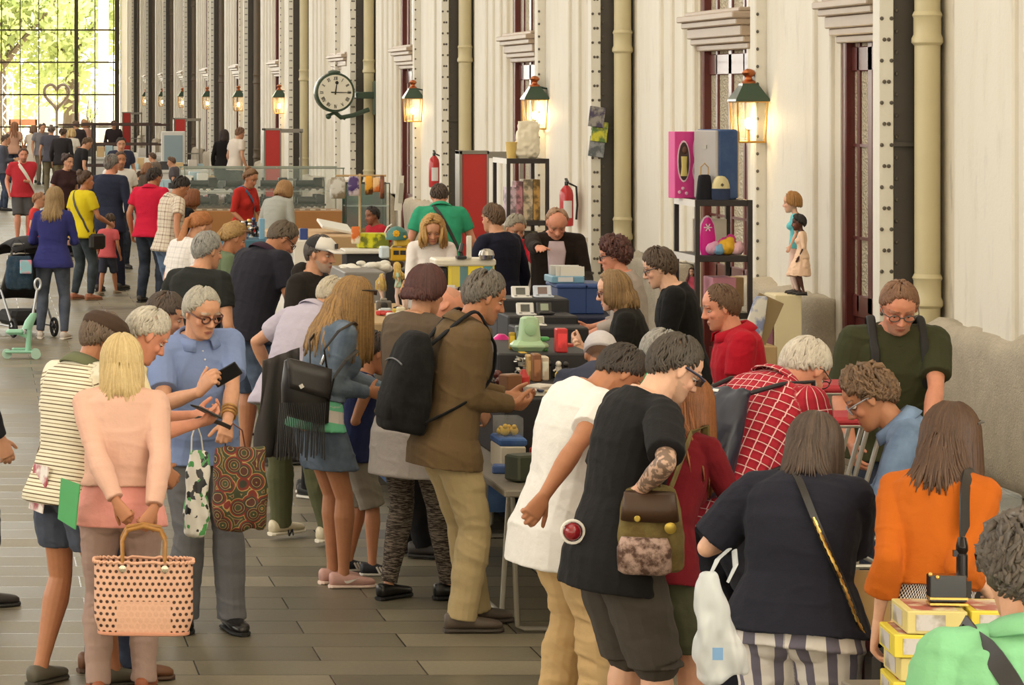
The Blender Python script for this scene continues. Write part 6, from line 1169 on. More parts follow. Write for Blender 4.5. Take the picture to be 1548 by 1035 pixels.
cl_lab = ('white', 'toy table in front of the curly blonde woman'); table('toy table in front of the curly blonde woman', 3.0, 3.7, 24.7, 29.6, .78, M_TT, M_WCL, .5)
cl_lab = ('pale', 'table beside the glass train showcase'); table('table of small trophies near the train showcase', 2.42, 3.12, 29.4, 31.2, .78, M_TT, M_WCL, .5)
table('small table under the yellow model boxes', 2.86, 3.58, 9.08, 9.78, .74, M_TT)
def box_on(name, label, cat, x, yb, z, wpx, hpx, d, mat, rz=0.0, bev=.006, group=None, smooth=True):
    p, s = on(x, yb, z); S = Soup(); S.box((0, 0, hpx/s/2), wpx/s, d, hpx/s, bev=bev); o = S.build(name, mat, smooth=smooth, loc=tuple(p), props=dict(label=label, cat=cat, group=group)); o.rotation_euler = (0, 0, rz); return o, wpx/s, hpx/s
def face(o, w, h, d, mat, name='printed_label', u=(-.4, .4), v=(.2, .8)):
    S = Soup(); S.box((w*(u[0]+u[1])/2, -d/2-.001, h*(v[0]+v[1])/2), w*(u[1]-u[0]), .003, h*(v[1]-v[0])); S.build(name, mat, o, smooth=False)
# --- stands that raise the goods
def stand(label, x0, x1, y0, y1, z0, z1, mat, name='display_stand', cat='stand'): S = Soup(); S.b2(x0, x1, y0, y1, z0, z1, .01); return S.build(name, mat, props=dict(label=label, cat=cat))
stand('black two step display stand on the grey folding table', 2.82, 3.60, 15.7, 17.95, .72, 1.06, M_DARK)
stand('dark raised shelf behind the small toys', 2.98, 3.52, 16.8, 17.9, 1.06, 1.20, M_DARK)
o, w, h = box_on('tray', 'silver tray on the black stand in front of the brown jacket', 'tray', 824, 597, 1.06, 62, 4, .22, M_MET); 
for i in range(6):
    S = Soup(); S.box((-.08+.03*i, R.uniform(-.05, .05), .022), .026, .05, .012, rotz(R.uniform(-1, 1)), bev=.003); S.build('trinket', plain(R.choice([(226, 222, 214), (150, 90, 60), (60, 70, 100), (196, 176, 120)]), .4), None, loc=tuple(o.location), props=dict(label='small trinket, %s from the left on the silver tray' % ORD[i], cat='trinket', group='trinkets on the silver tray'))
# mint toy sewing machine
p, s = on(800, 530, 1.20); o = thing('toy_sewing_machine', 'pale mint green toy machine standing on the raised shelf', 'toy', tuple(p)); M_MT = plain((178, 212, 172), .3); S = Soup()
S.box((0, 0, .03), .21, .12, .06, bev=.025); S.build('base', M_MT, o); S = Soup(); S.loft([(V(0, 0, z), V(w_, 0, 0), V(0, .045, 0)) for z, w_ in ((.05, .075), (.09, .062), (.15, .056), (.185, .05), (.195, .03))], 16, 3.2); S.build('housing', M_MT, o)
S = Soup(); S.lathe((0, -.046, .125), [(.034, 0), (.034, .006), (.026, .008)], 20, rotx(pi/2)); S.build('dial', plain((160, 200, 158), .3), o); S = Soup(); S.box((.085, -.01, .07), .05, .07, .02, bev=.006); S.build('green_pad', plain((70, 160, 84), .4), o)
small = [('red_case', 'tall red toy case beside the mint machine', 'case', 848, 532, 1.20, 17, 36, .08, (206, 44, 48)), ('yellow_bottle', 'yellow bottle standing left of the mint machine', 'bottle', 774, 528, 1.20, 9, 26, .035, (188, 150, 36)),
 ('grey_box', 'slim grey box between the yellow bottle and mint machine', 'box', 784, 528, 1.20, 10, 36, .05, (128, 136, 136)), ('brown_box', 'brown cardboard box standing below the mint machine', 'box', 810, 576, 1.06, 12, 42, .1, (140, 92, 60)), ('tan_box', 'tan printed box left of the brown cardboard box', 'box', 800, 574, 1.06, 9, 38, .1, (206, 168, 112)),
 ('yellow_box', 'yellow box at the left of the row below the mint machine', 'box', 790, 570, 1.06, 12, 38, .1, (222, 178, 60)), ('white_card_box', 'white printed box right of the brown cardboard box', 'box', 822, 574, 1.06, 11, 36, .1, (222, 206, 184)), ('green_tin', 'small green tin right of the mint machine', 'tin', 820, 530, 1.20, 15, 12, .06, (86, 170, 84))]
for nm, lb, ct, x, yb, z, w, h, d, c in small:
    o, w, h = box_on(nm, lb, ct, x, yb, z, w, h, d, plain(c, .4)); face(o, w, h, d, cover(tuple(min(255, int(v*1.2)+20) for v in c), c))
p, s = on(855, 560, 1.06); o = thing('amber_jar', 'amber glass jar with a red lid beside the red case', 'jar', tuple(p)); S = Soup(); S.lathe((0, 0, 0), [(.04, 0), (.05, .01), (.052, .11), (.04, .13)], 18); S.build('jar_glass', plain((150, 100, 44), .15, coat=.5), o); S = Soup(); S.lathe((0, 0, .13), [(.046, 0), (.046, .025), (.02, .03)], 18); S.build('lid', plain((176, 56, 40), .4), o); S = Soup(); S.ball((0, -.044, .06), .026, .01, .03); S.build('gold_emblem', plain((206, 160, 70), .3, .6), o)
p, s = on(836, 572, 1.06); 
for i, (dx, c) in enumerate(((-.02, (30, 28, 30)), (.025, (226, 220, 210)), (.06, (44, 40, 40)))):
    o = thing('figurine', ['black figurine left of the amber jar', 'white figurine left of the amber jar', 'small dark figurine just under the amber jar'][i], 'figurine', tuple(p+V(dx, -.03*i, 0)), 0, 'figurines on the black stand'); S = Soup(); S.limb((0, 0, 0), (0, 0, .07), [(0, .02, .015), (.5, .014, .012), (1, .018, .014)], n=10); S.ball((0, 0, .085), .017); S.tube([(-.028, 0, .045), (0, 0, .066), (.028, 0, .045)], .006, 6); S.build('figure', plain(c, .4), o)
p, s = on(758, 548, 1.06); S = Soup(); S.loft([(V(0, 0, z), V(w_, 0, 0), V(0, .05, 0)) for z, w_ in ((0, .05), (.03, .075), (.1, .07), (.15, .045), (.17, .02))], 16, 2.6); o = S.build('pink_pouch', plain((226, 30, 140), .3, coat=.3), loc=tuple(p), props=dict(label='shiny magenta pouch with pale dots in front of the brown jacket', cat='pouch')); S = Soup(); 
for x, z in ((-.02, .06), (.03, .07), (.0, .1), (.045, .035)): S.ball((x, -.048, z), .013, .008, .013)
S.build('pale_dots', plain((236, 190, 214), .4), o)
for i in range(9):
    p, s = on(742+R.uniform(-6, 16), 574+R.uniform(-8, 10), 1.06); S = Soup(); r_ = R.uniform(.018, .028); S.ball((0, 0, r_), r_); S.build('dark_bead', plain(R.choice([(64, 24, 28), (90, 40, 34), (40, 28, 30)]), .25), loc=tuple(p), props=dict(label='dark bead, %s in the heap beside the magenta pouch' % ORD[i], cat='bead', group='dark beads by the magenta pouch'))
for i in range(5):
    p, s = on(764+i*2.5, 568+R.uniform(-10, 8), 1.06); S = Soup(); S.limb((0, 0, 0), (0, 0, .06), [(0, .018, None), (.5, .012, None), (1, .015, None)], n=8); S.ball((0, 0, .072), .015); S.build('brown_figure', plain(R.choice([(168, 116, 76), (196, 150, 108), (140, 80, 54)]), .5), loc=tuple(p), props=dict(label='little brown figure, %s from the left beside the dark beads' % ORD[i], cat='figurine', group='little brown figures'))
p, s = on(790, 572, 1.06); S = Soup()
for i in range(40): S.box((R.uniform(-.05, .05), R.uniform(-.06, -.02), R.uniform(.0, .11)+.01), .022, .022, .006, rotz(R.uniform(0, 3))@rotx(R.uniform(0, 3)))
S.build('foil_confetti', plain((214, 214, 210), .2, .6), loc=tuple(p), smooth=False, props=dict(label='crumpled silver foil packet in front of the tan box', cat='packet', kind='stuff'))
# boxes on the grey table below
o, w, h = box_on('white_crate', 'white box on the grey folding table', 'box', 768, 706, .72, 38, 36, .3, plain((226, 214, 190), .5)); zc = .72+h
stand('blue cloth folded on the white box', o.location[0]-.07, o.location[0]+.075, o.location[1]-.14, o.location[1]+.14, zc, zc+.04, M_BCL, 'folded_cloth', 'cloth')
p = V(o.location[0], o.location[1], zc+.04); b = thing('clear_box', 'clear plastic box holding yellow toys on the blue cloth', 'box', tuple(p)); S = Soup(); S.box((0, 0, .05), .13, .16, .10); S.build('plastic_walls', glass((230, 235, 235), .18), b, smooth=False)
for i, (x, y, r_) in enumerate(((-.02, -.02, .026), (.03, .0, .024), (-.035, .03, .02), (.01, .04, .022))): S = Soup(); S.ball((0, 0, r_), r_); S.ball((.0, -r_*.5, r_*1.9), r_*.55); S.build('yellow_duck', plain((232, 186, 30), .4), loc=tuple(p+V(x, y, .002)), props=dict(label='yellow toy duck, %s of those inside the clear plastic box' % ORD[i], cat='toy', group='yellow ducks in the clear box'))
S = Soup(); S.box((2.78, 14.95, .79), .16, .12, .13, rotz(.5), bev=.01); S.build('olive_case', plain((70, 74, 58), .5), props=dict(label='small olive case on the near corner of the grey folding table', cat='case'))
# consoles on a dark stepped stand
stand('lowest step of the dark console stand', 3.36, 3.80, 18.28, 18.60, .755, 1.229, M_DARK); stand('middle step of the dark console stand', 3.36, 3.80, 18.60, 18.98, .755, 1.277, M_DARK); stand('tallest step of the dark console stand', 3.36, 3.82, 18.98, 19.35, .755, 1.358, M_DARK)
def console(label, x, yb, s, wpx, hpx, rgb, scr, sq=False):
    p = at(x, yb, s); o = thing('handheld_console', label, 'game console', tuple(p), 0, 'handheld consoles on the dark stand'); w, h = wpx/s, hpx/s; M = rotx(-.25); S = Soup(); S.box(M@V(0, 0, h/2), w, .014, h, M, bev=.006); S.build('upper_shell', plain(rgb, .35), o)
    S = Soup(); S.box(M@V(0, -.008, h*.52), w*(.5 if not sq else .74), .004, h*(.62 if not sq else .7), M); S.build('screen', plain(scr, .15), o, smooth=False); S = Soup(); S.box((0, -.045, .004), w, .085, .012, bev=.004); lo = S.build('lower_shell', plain(rgb, .35), o)
    S = Soup(); 
    for dx in (-.32, .32): S.lathe((w*dx, -.045, .010), [(.010, 0), (.010, .004), (.004, .005)], 10)
    S.build('buttons', plain((90, 90, 96), .4), lo)
console('white console at the upper left of the dark stand', 787, 449, 235, 28, 17, (224, 222, 218), (66, 66, 58)); console('pale blue console at the upper right of the dark stand', 820, 448, 235, 28, 17, (204, 212, 226), (110, 86, 80))
console('white console in the middle row of the dark stand', 794, 475, 240, 27, 18, (220, 218, 214), (52, 54, 46)); console('black console with a patterned screen in the middle row', 823, 473, 240, 24, 17, (40, 38, 40), (146, 158, 134)); console('small white console with a brownish screen, lowest row', 797, 492, 244, 16, 14, (230, 224, 220), (126, 110, 102), True); console('small white console with a grey screen, lowest row', 815, 491, 244, 16, 14, (232, 228, 222), (158, 158, 138), True)
# blue crates, card tray
for i, (x, w) in enumerate(((857, 44), (891, 28))):
    c, s = on(x, 472, 1.05); o = thing('blue_crate', ['large blue plastic crate behind the consoles', 'smaller blue plastic crate behind the bob haired woman'][i], 'crate', tuple(c), 0, 'blue crates'); ww, hh = w/s, 46/s; S = Soup(); S.box((0, 0, hh/2), ww, .4, hh, bev=.01); S.build('crate_body', plain((48, 72, 124), .45), o); S = Soup(); S.box((0, 0, hh-.02), ww+.02, .42, .03, bev=.008); S.build('rim', plain((56, 82, 138), .45), o)
    if i == 0: top = c+V(0, 0, hh)
stand('navy cloth covered boxes under the blue crates', 3.93, 4.72, 21.5, 22.4, .755, 1.05, M_NCL, 'covered_boxes', 'boxes')
o = thing('card_tray', 'light blue tray of white cards on the blue crate', 'tray', tuple(top+V(-.02, .0, 0))); S = Soup(); S.box((0, 0, .025), .24, .3, .05, bev=.006); S.build('tray', plain((120, 164, 190), .4), o); S = Soup(); S.box((-.02, -.152, .028), .11, .004, .034); S.build('paper_label', plain((226, 226, 226), .6), o)
for i in range(14): S = Soup(); S.box((0, 0, .035), .16+R.uniform(-.02, .02), .004, .07, rotx(R.uniform(-.2, .2))); S.build('card', plain(R.choice([(232, 228, 220), (220, 214, 204), (214, 220, 224)]), .6), loc=tuple(top+V(R.uniform(-.04, .02), -.11+.017*i, .05)), smooth=False, props=dict(label='white card standing in the light blue tray, %s from the front' % ORD[i], cat='card', group='cards in the light blue tray'))
# dolls and toys on the doll table
def doll(key, label, x, yb, z, hpx, a, hair, top, bot=None, **kw):
    c, s = on(x, yb, z); Hh = hpx/s; kw.setdefault('skin', 'pale'); return person(key, label, x, s, a, H=Hh, z0=z, kind='doll', hs=kw.pop('hs', 1.4), hair=hair, top=top, bot=bot or ('leggings', fab((226, 200, 190)), {}), vox=kw.pop('vox', .007), eyes=True, lean=kw.pop('lean', 0), **kw)
stand('cardboard boxes under the blonde dolls', 2.76, 3.45, 21.9, 24.0, .775, .98, M_CARD, 'cardboard_boxes', 'boxes')
doll('d1', 'blonde doll with dark ribbon standing behind the dark red haired woman', 602, 466, .98, 66, -70, ('bob', (214, 170, 96), dict(n=160)), ('dress', fab((176, 200, 178)), {}), fem=1)
doll('d2', 'blonde doll slumped at the left of the doll table', 576, 462, .98, 46, 120, ('long', (206, 170, 104), dict(n=160, hang=.12)), ('dress', fab((206, 196, 170)), {}), fem=1)
doll('d3', 'pale doll with a red patterned dress beside the dark red hair', 612, 474, .98, 48, 170, ('bob', (190, 150, 100), dict(n=120)), ('dress', fab((226, 212, 204), 'mottled', (190, 70, 60)), {}), fem=1)
c, s = on(580, 468, .98); o = thing('silver_camera', 'silver and black camera among the dolls', 'camera', tuple(c)); S = Soup(); S.box((0, 0, .035), .12, .05, .07, bev=.008); S.build('camera_body', plain((120, 116, 112), .35, .5), o); S = Soup(); S.lathe((.0, -.025, .035), [(.026, 0), (.026, .03), (.018, .034)], 16, rotx(pi/2)); S.build('lens', M_DARK, o); S = Soup(); S.box((0, 0, .08), .05, .03, .02, bev=.004); S.build('finder', plain((150, 146, 140), .35, .5), o)
for i in range(10):
    c, s = on(566+R.uniform(0, 40), 476+R.uniform(-4, 12), .98 if i % 2 else .99); S = Soup(); S.box((0, 0, .02), R.uniform(.05, .1), R.uniform(.05, .08), R.uniform(.02, .05), rotz(R.uniform(0, 3)), bev=.008); S.build('boxed_toy', plain(R.choice([(226, 220, 212), (232, 226, 200), (196, 60, 54), (216, 186, 60), (190, 196, 200)]), .5), loc=tuple(c), props=dict(label='small boxed toy, %s of those lying below the dolls' % ORD[i], cat='toy', group='small boxed toys below the dolls'))
for i, (x, yb, c_) in enumerate(((560, 492, (222, 196, 60)), (548, 478, (180, 120, 70)), (572, 500, (206, 200, 190)))): box_on('toy_box', ['yellow box at the edge of the doll table', 'brown box left of the silver camera', 'pale box at the front of the doll table'][i], 'box', x, yb, .78, 26, 16, .2, plain(c_, .5))
# white toy case, boxes and shelf in front of the curly blonde woman
c, s = on(700, 440, .78); o = thing('toy_shop_case', 'white topped toy case with yellow and teal panels in front of the curly blonde woman', 'toy', tuple(at(700, 432, 205))); W0 = 92/205
S = Soup(); S.b2(-W0/2, W0/2, -.12, .16, .155, .205, .012); S.build('white_top', plain((232, 224, 206), .4), o); S = Soup(); S.b2(-W0/2+.10, W0/2-.01, -.10, .14, 0, .155); S.build('panel_body', plain((226, 206, 80), .5), o)
for u0, u1, c_ in ((-.10, -.04, (216, 196, 84)), (-.04, .02, (96, 134, 140)), (.02, .13, (240, 214, 40)), (.13, .2, (90, 160, 180))): S = Soup(); S.b2(u0, u1, -.104, -.10, .0, .15); S.build('colour_panel', plain(c_, .45), o)
S = Soup(); S.b2(-W0/2, -W0/2+.1, -.08, .1, 0, .14, .01); S.build('dark_end', M_DARK, o); S = Soup()
for z in (.0, .03, .06): S.b2(-W0/2-.02, -W0/2+.14, -.15, -.13, z-.06, z-.045)
S.build('white_rack', plain((230, 226, 220), .4), o)
stand('white cloth covered crates under the white topped toy case', 3.35, 3.95, 21.6, 22.5, .0, at(700, 432, 205)[2]-.07, M_WCL, 'covered_crates', 'boxes')
box_on('white_board', 'narrow white upright board beside the navy sweater', 'board', 709, 391, 1.457, 8, 35, .02, plain((228, 222, 208), .5))
c, s = on(697, 391, 1.457); o = thing('black_microscope', 'small black instrument on the white topped toy case', 'instrument', tuple(c)); S = Soup(); S.box((0, 0, .01), .07, .09, .02, bev=.004); S.tube([(0, .03, .02), (0, .035, .07), (0, 0, .1)], .01, 8); S.build('stand_arm', M_DARK, o); S = Soup(); S.cyl((-.01, -.02, .05), (.01, .0, .11), .016); S.build('barrel', plain((60, 58, 60), .3), o)
c, s = on(738, 392, 1.457); S = Soup(); S.loft([(V(0, 0, z), V(w_, 0, 0), V(0, w_, 0)) for z, w_ in ((0, .05), (.03, .06), (.06, .05), (.075, .02))], 14); S.build('silver_pot', plain((190, 186, 180), .2, .9), loc=tuple(c+V(0, .07, -.001)), props=dict(label='silver pot at the right end of the white topped toy case', cat='pot'))
# white lumpy goods and grey box left of the blonde
c = at(548, 424, 172); stand('grey metal box on the toy table left of the blonde dolls', c[0]-.17, c[0]+.19, c[1]-.1, c[1]+.95, .80, c[2]+.08, plain((128, 124, 120), .5), 'grey_box', 'box')
S = Soup(); c = at(552, 407, 168)
for i in range(26): S.ball(c+V(R.uniform(-.22, .22), R.uniform(-.1, .2), R.uniform(-.02, .05)), R.uniform(.03, .07), R.uniform(.03, .06), R.uniform(.02, .04))
me, v = remesh(S, .012, 1); link('lace_heap', me, plain((226, 222, 210), .8, noise=.06), props=dict(label='heap of white lace on the grey metal box', cat='lace', kind='stuff'))
c = at(600, 362, 160); o = thing('toy_globe', 'teal dome shaped toy with a yellow flower, left of the curly blonde woman', 'toy', tuple(c)); S = Soup(); S.lathe((0, 0, 0), [(.105, 0), (.108, .02), (.095, .075), (.06, .11), (.02, .125)], 22); S.build('dome', plain((62, 120, 112), .4), o); S = Soup()
for i in range(8): S.ball((-.02+.022*cos(i*.785), -.10, .06+.022*sin(i*.785)), .012, .006, .012)
S.ball((-.02, -.104, .06), .014, .006, .014); S.ball((.06, -.09, .03), .016, .006, .014); S.build('yellow_flower', plain((230, 176, 30), .5), o); S = Soup(); S.tube([(-.10, -.02, .02), (-.115, -.02, .07), (-.09, -.02, .12), (-.05, -.02, .145)], .008, 8); S.build('white_handle', plain((228, 224, 216), .4), o)
for i, (x, yb, w, h, c_) in enumerate(((607, 372, 22, 12, (206, 170, 60)), (602, 394, 26, 20, (214, 168, 30)), (581, 390, 14, 18, (206, 220, 226)), (598, 404, 22, 9, (60, 40, 36)))):
    p = at(x, yb, 160); S = Soup(); S.box((0, 0, h/320), w/160, .14, h/160, bev=.012); o = S.build('toy_case', plain(c_, .45), loc=tuple(p), props=dict(label=['flat yellow box under the teal dome toy', 'yellow toy van shaped case beside the white blouse', 'pale blue plastic toy left of the yellow case', 'dark base under the yellow toy case'][i], cat='toy'))
    if i == 1:
        S = Soup(); S.tube([(-.07, 0, .12), (-.05, 0, .145), (.05, 0, .145), (.07, 0, .12)], .008, 8); S.build('rim', plain((236, 226, 160), .4), o); S = Soup(); S.box((-.03, -.072, .08), .05, .004, .04); S.box((.035, -.072, .08), .05, .004, .04); S.build('windows', M_DARK, o)
c = at(600, 408, 160); stand('dark crates under the yellow toy case', c[0]-.16, c[0]+.16, c[1]-.1, c[1]+.25, 0, c[2]+.0, M_DARK, 'dark_crates', 'boxes')
# glass mirror case, hanging toys on a wooden pole
c = at(556, 345, 132); o = thing('mirror_case', 'tall mirrored glass display case behind the hanging toy packets', 'display case', (c[0], c[1], 0)); w = 66/132; z0, z1 = c[2], CH-(277-HY)/132
S = Soup(); S.b2(-w/2, w/2, .28, .30, z0, z1); S.build('mirror_back', plain((116, 130, 122), .06, .9), o, smooth=False); S = Soup()
for x in (-w/2, w/2):
    for y in (0, .3): S.b2(x-.006, x+.006, y-.006, y+.006, z0, z1)
for z in (z0, z1): S.b2(-w/2, w/2, -.006, .006, z-.006, z+.006); S.b2(-w/2, w/2, .29, .305, z-.006, z+.006)
S.build('metal_edges', plain((56, 66, 60), .4), o); S = Soup(); S.b2(-w/2, w/2, -.002, .002, z0, z1); S.build('glass_front', glass((215, 235, 228), .10), o, smooth=False); S = Soup(); S.b2(-w/2, w/2, 0, .3, z0+.25, z0+.262); S.build('glass_shelf', glass((225, 240, 235), .35), o, smooth=False); S = Soup(); S.b2(-w/2-.02, w/2+.02, -.02, .32, 0, z0, .01); S.build('cabinet_base', plain((150, 110, 70), .5), o)
c = at(544, 385, 152); o = thing('pole_rack', 'wooden pole rack with a cross bar for toy packets', 'rack', (c[0], c[1], 0)); zt = CH-(264-HY)/152; S = Soup(); S.cyl((0, 0, .78), (0, 0, zt+.01), .013, n=10); S.build('pole', plain((196, 172, 132), .6), o); S = Soup(); S.cyl((-.24, 0, zt-.01), (.26, 0, zt-.01), .011, n=8); S.build('cross_bar', plain((186, 156, 112), .6), o); S = Soup(); S.b2(-.12, .12, -.12, .12, .78, .80); S.build('foot', M_DARK, o)
for i, (x, y0, y1, w, c1, c2, lb) in enumerate(((510, 268, 300, 24, (206, 204, 198), (140, 126, 104), 'silver foil bag hanging at the left end of the cross bar'), (534, 266, 296, 17, (70, 44, 110), (214, 200, 206), 'purple toy packet hanging from the cross bar'), (557, 266, 294, 12, (226, 160, 40), (90, 50, 24), 'orange toy packet hanging right of the pole'), (568, 268, 290, 11, (232, 190, 140), (220, 120, 60), 'pale orange packet hanging from the cross bar'), (577, 265, 300, 7, (146, 84, 54), (90, 56, 40), 'narrow brown packet at the right end of the cross bar'), (537, 342, 368, 14, (214, 110, 40), (240, 226, 200), 'orange and white packet hanging low on the pole'))):
    p = at(x, y1, 152.5); h = (y1-y0)/152; S = Soup(); ww = w/152; S.loft([(V(0, -.03, z), V(ww/2*a, 0, 0), V(0, .02*b_, 0)) for z, a, b_ in ((0, .9, .2), (.02, 1, 1), (h*.5, 1, 1.3), (h-.03, .95, .6), (h, .8, .2))], 14, 4); S.build('toy_packet', cover(c1, c2), loc=tuple(p), smooth='all', props=dict(label=lb, cat='packet', group='packets hanging on the pole rack'))
o = box_on('yellow_bag_box', 'yellow printed boxes wrapped in clear plastic below the mirrored case', 'box', 563, 374, 1.14, 46, 22, .2, cover((216, 214, 40), (110, 120, 30)))[0]
c = at(563, 376, 153); stand('white shelf board under the yellow printed boxes', c[0]-.3, c[0]+.2, c[1]-.2, c[1]+.2, c[2]-.04, c[2]-.0, plain((228, 224, 214), .5), 'shelf_board', 'board')
stand('dark crates of toys below the white shelf board', c[0]-.28, c[0]+.18, c[1]-.15, c[1]+.18, 0, c[2]-.04, M_DARK, 'toy_crates', 'boxes')
S = Soup(); p = at(607, 318, 138); S.sheet(np.array([[V(-.05+.03*z, 0, 0)*1+V(0, 0, .38*z)+V(x, .02*z, 0) for z in (0, .5, 1)] for x in (-.03, .05)]), .012); o = S.build('white_sign_strip', plain((226, 222, 210), .5), smooth=False, loc=tuple(p), props=dict(label='long white strip hanging beside the mirrored glass case', cat='sign')); S = Soup(); S.box((-.005, -.012, .19), .05, .003, .22, roty(.08)); S.build('grey_panel', plain((176, 172, 158), .5), o, smooth=False); S = Soup(); S.cyl((-.05, .01, -p[2]), (-.05, .01, .02), .006, n=8); S.build('stick', plain((150, 146, 136), .5), o)
p = at(506, 342, 140); S = Soup(); S.box((0, 0, 0), .34, .5, .03, rotx(.12)@roty(.2), bev=.005); S.build('white_tray', plain((230, 228, 220), .5), loc=tuple(p), props=dict(label='large white tray propped on the tan counter', cat='tray'))
S = Soup(); S.b2(3.25, 4.2, 31.4, 33.2, 0, at(506, 352, 140)[2], .01); S.build('counter', plain((196, 160, 116), .6), props=dict(label='tan counter below the large white tray', cat='counter'))
# small trophies / figures near (370, 340)
c = at(372, 360, 150); stand('teal covered box under the trophies', c[0]-.28, c[0]+.30, c[1]-.4, c[1]+.3, .80, c[2], plain((64, 104, 124), .7), 'covered_box', 'box')
for i in range(34):
    x = 344+R.random()*54; q = at(x, 360-R.random()*14-(26 if 360 < x < 384 else 12)*R.random(), 150)-V(0, R.uniform(-.15, .2), 0); cn, col = R.choice([('silver', (214, 212, 210)), ('black', (42, 40, 42)), ('gold', (196, 160, 80)), ('pale blue', (120, 160, 190)), ('white', (226, 222, 214)), ('dark blue', (60, 70, 110))])
    S = Soup(); hh = R.uniform(.05, .11); z0 = c[2]-q[2]; S.lathe((0, 0, 0), [(.022, 0), (.022, .012), (.008, .02), (.01, hh*.6), (.022, hh*.8), (.018, hh)], 10); S.build('trophy', plain(col, .25, .5), loc=(q[0], q[1], c[2]+(R.uniform(0, .12) if 355 < x < 390 else 0)), props=dict(label='little %s trophy in the heap on the teal covered box' % cn, cat='trophy', group='little %s trophies on the teal box' % cn))
box_on('blue_can', 'light blue can at the right of the trophies', 'can', 396, 362, c[2], 8, 32, .05, plain((120, 166, 196), .35)); box_on('blue_cup', 'dark blue cup beyond the white and black cap', 'cup', 459, 362, 1.22, 12, 17, .08, plain((46, 66, 130), .4)); stand('white pedestal under the dark blue cup', at(459, 362, 152)[0]-.12, at(459, 362, 152)[0]+.12, 29.4, 29.9, 0, 1.22, plain((222, 216, 206), .6), 'pedestal', 'stand')
# --- glass train showcase
o = thing('train_showcase', 'long glass showcase of dark model trains on a wooden base', 'showcase', (4.45, 46.5, 0)); S = Soup(); S.b2(-1.15, 1.35, -.4, .6, 0, .86, .01); S.build('wooden_base', plain((176, 122, 70), .55, 0, 'wood', .12, 3), o)
S = Soup(); 
for x in (-1.13, 1.33):
    for y in (-.38, .58): S.b2(x-.01, x+.01, y-.01, y+.01, .86, 1.52)
S.b2(-1.15, 1.35, -.39, -.37, 1.51, 1.53); S.b2(-1.15, 1.35, .57, .59, 1.51, 1.53); S.build('edges', plain((160, 170, 160), .3, .4), o); S = Soup(); S.b2(-1.13, 1.33, -.39, -.385, .86, 1.52); S.b2(-1.13, 1.33, .575, .58, .86, 1.52); S.b2(-1.135, -1.13, -.38, .58, .86, 1.52); S.b2(-1.13, 1.33, -.38, .58, 1.515, 1.52); S.build('glass_panes', glass((215, 235, 226), .07), o, smooth=False)
S = Soup()
for i in range(15): S.b2(-1.1+.16*i, -1.02+.16*i, -.37, -.35, .87, .885)
S.build('light_strip', plain((236, 226, 206), .4), o)
for j, (z, y) in enumerate(((.90, -.1), (.90, .3), (1.16, .2))):
    if j == 2: S = Soup(); S.b2(-1.1, 1.3, .05, .4, z-.02, z); S.build('upper_shelf', glass((200, 215, 208), .25), o, smooth=False)
    for i in range(4):
        t = thing('model_locomotive', 'black model %s in the %s of the glass showcase' % (('engine at the left', 'wagon left of the middle', 'engine right of the middle', 'wagon at the right')[i], ['front row', 'back row', 'upper shelf'][j]), 'model train', (4.45-.8+.55*i, 46.5+y, z), 0, 'model trains in the glass showcase %d' % (j*2+i % 2)); S = Soup(); S.b2(-.24, .24, -.05, .05, .03, .06); S.cyl((-.2, 0, .11), (.1, 0, .11), .05, n=12); S.b2(.08, .22, -.055, .055, .06, .2, .01); S.cyl((-.16, 0, .15), (-.16, 0, .2), .018); S.build('loco_body', plain((44, 42, 40), .4), t); S = Soup()
        for x in (-.18, -.08, .02, .14): S.lathe((x, -.055, .03), [(.03, 0), (.03, .015)], 12, rotx(pi/2))
        S.build('wheels', plain((90, 84, 76), .4, .5), t)
# --- far stalls
def stall(label, x0, x1, y, z, mat): o = thing('market_stall', label, 'stall', ((x0+x1)/2, y, 0)); a = (x1-x0)/2; S = Soup(); S.b2(-a, a, -.5, .5, z-.06, z); S.build('stall_top', mat, o); S = Soup(); S.b2(-a+.05, a-.05, -.46, .46, 0, z-.06); S.build('skirt', mat, o); return o
M_SW = plain((222, 220, 214), .5)
for i, (lb, x0, x1, y, z) in enumerate((('rear far stall before the seller in black', 3.2, 5.6, 82, .95), ('far stall by the dark pipe rack', 3.6, 5.4, 68, .95), ('far stall nearest the leaning man in grey', 3.4, 4.9, 56, .9))):
    stall('white '+lb, x0, x1, y, z, M_SW)
    for q in range(10):
        S = Soup(); S.b2(-.1, .1, -.1, .1, 0, R.uniform(.1, .34), .01); S.build('display_box', plain(R.choice([(232, 228, 220), (196, 190, 182), (60, 58, 60), (170, 196, 206), (206, 176, 130)]), .4), loc=(x0+.15+(x1-x0-.3)*q/9, y+R.uniform(-.3, .3), z), props=dict(label='small box, %s from left on the %s' % (ORD[q], lb), cat='box', group='display boxes %d' % i))
o = thing('pipe_rack', 'dark scaffold rack standing over the far white stalls', 'rack', (3.55, 70, 0)); S = Soup()
for x in (-.65, .65):
    for y in (-.6, .6): S.b2(x-.03, x+.03, y-.03, y+.03, 0, 2.0)
S.build('uprights', plain((46, 40, 40), .5), o); S = Soup()
for z in (1.0, 1.5, 1.97):
    for y in (-.6, .6): S.b2(-.9, .9, y-.025, y+.025, z-.025, z+.025)
S.b2(-1.5, 1.1, -.62, -.58, 1.93, 1.98); S.build('rails', plain((70, 50, 44), .5), o)
S = Soup(); S.b2(4.75, 5.35, 74, 74.1, .0, 1.75, .02); o = S.build('white_frame_panel', M_SW, props=dict(label='white framed panel standing right of the far white stalls', cat='panel')); S = Soup(); S.b2(4.82, 5.28, 73.99, 74.0, .6, 1.65); S.build('blue_grey_picture', plain((150, 170, 180), .5), o)
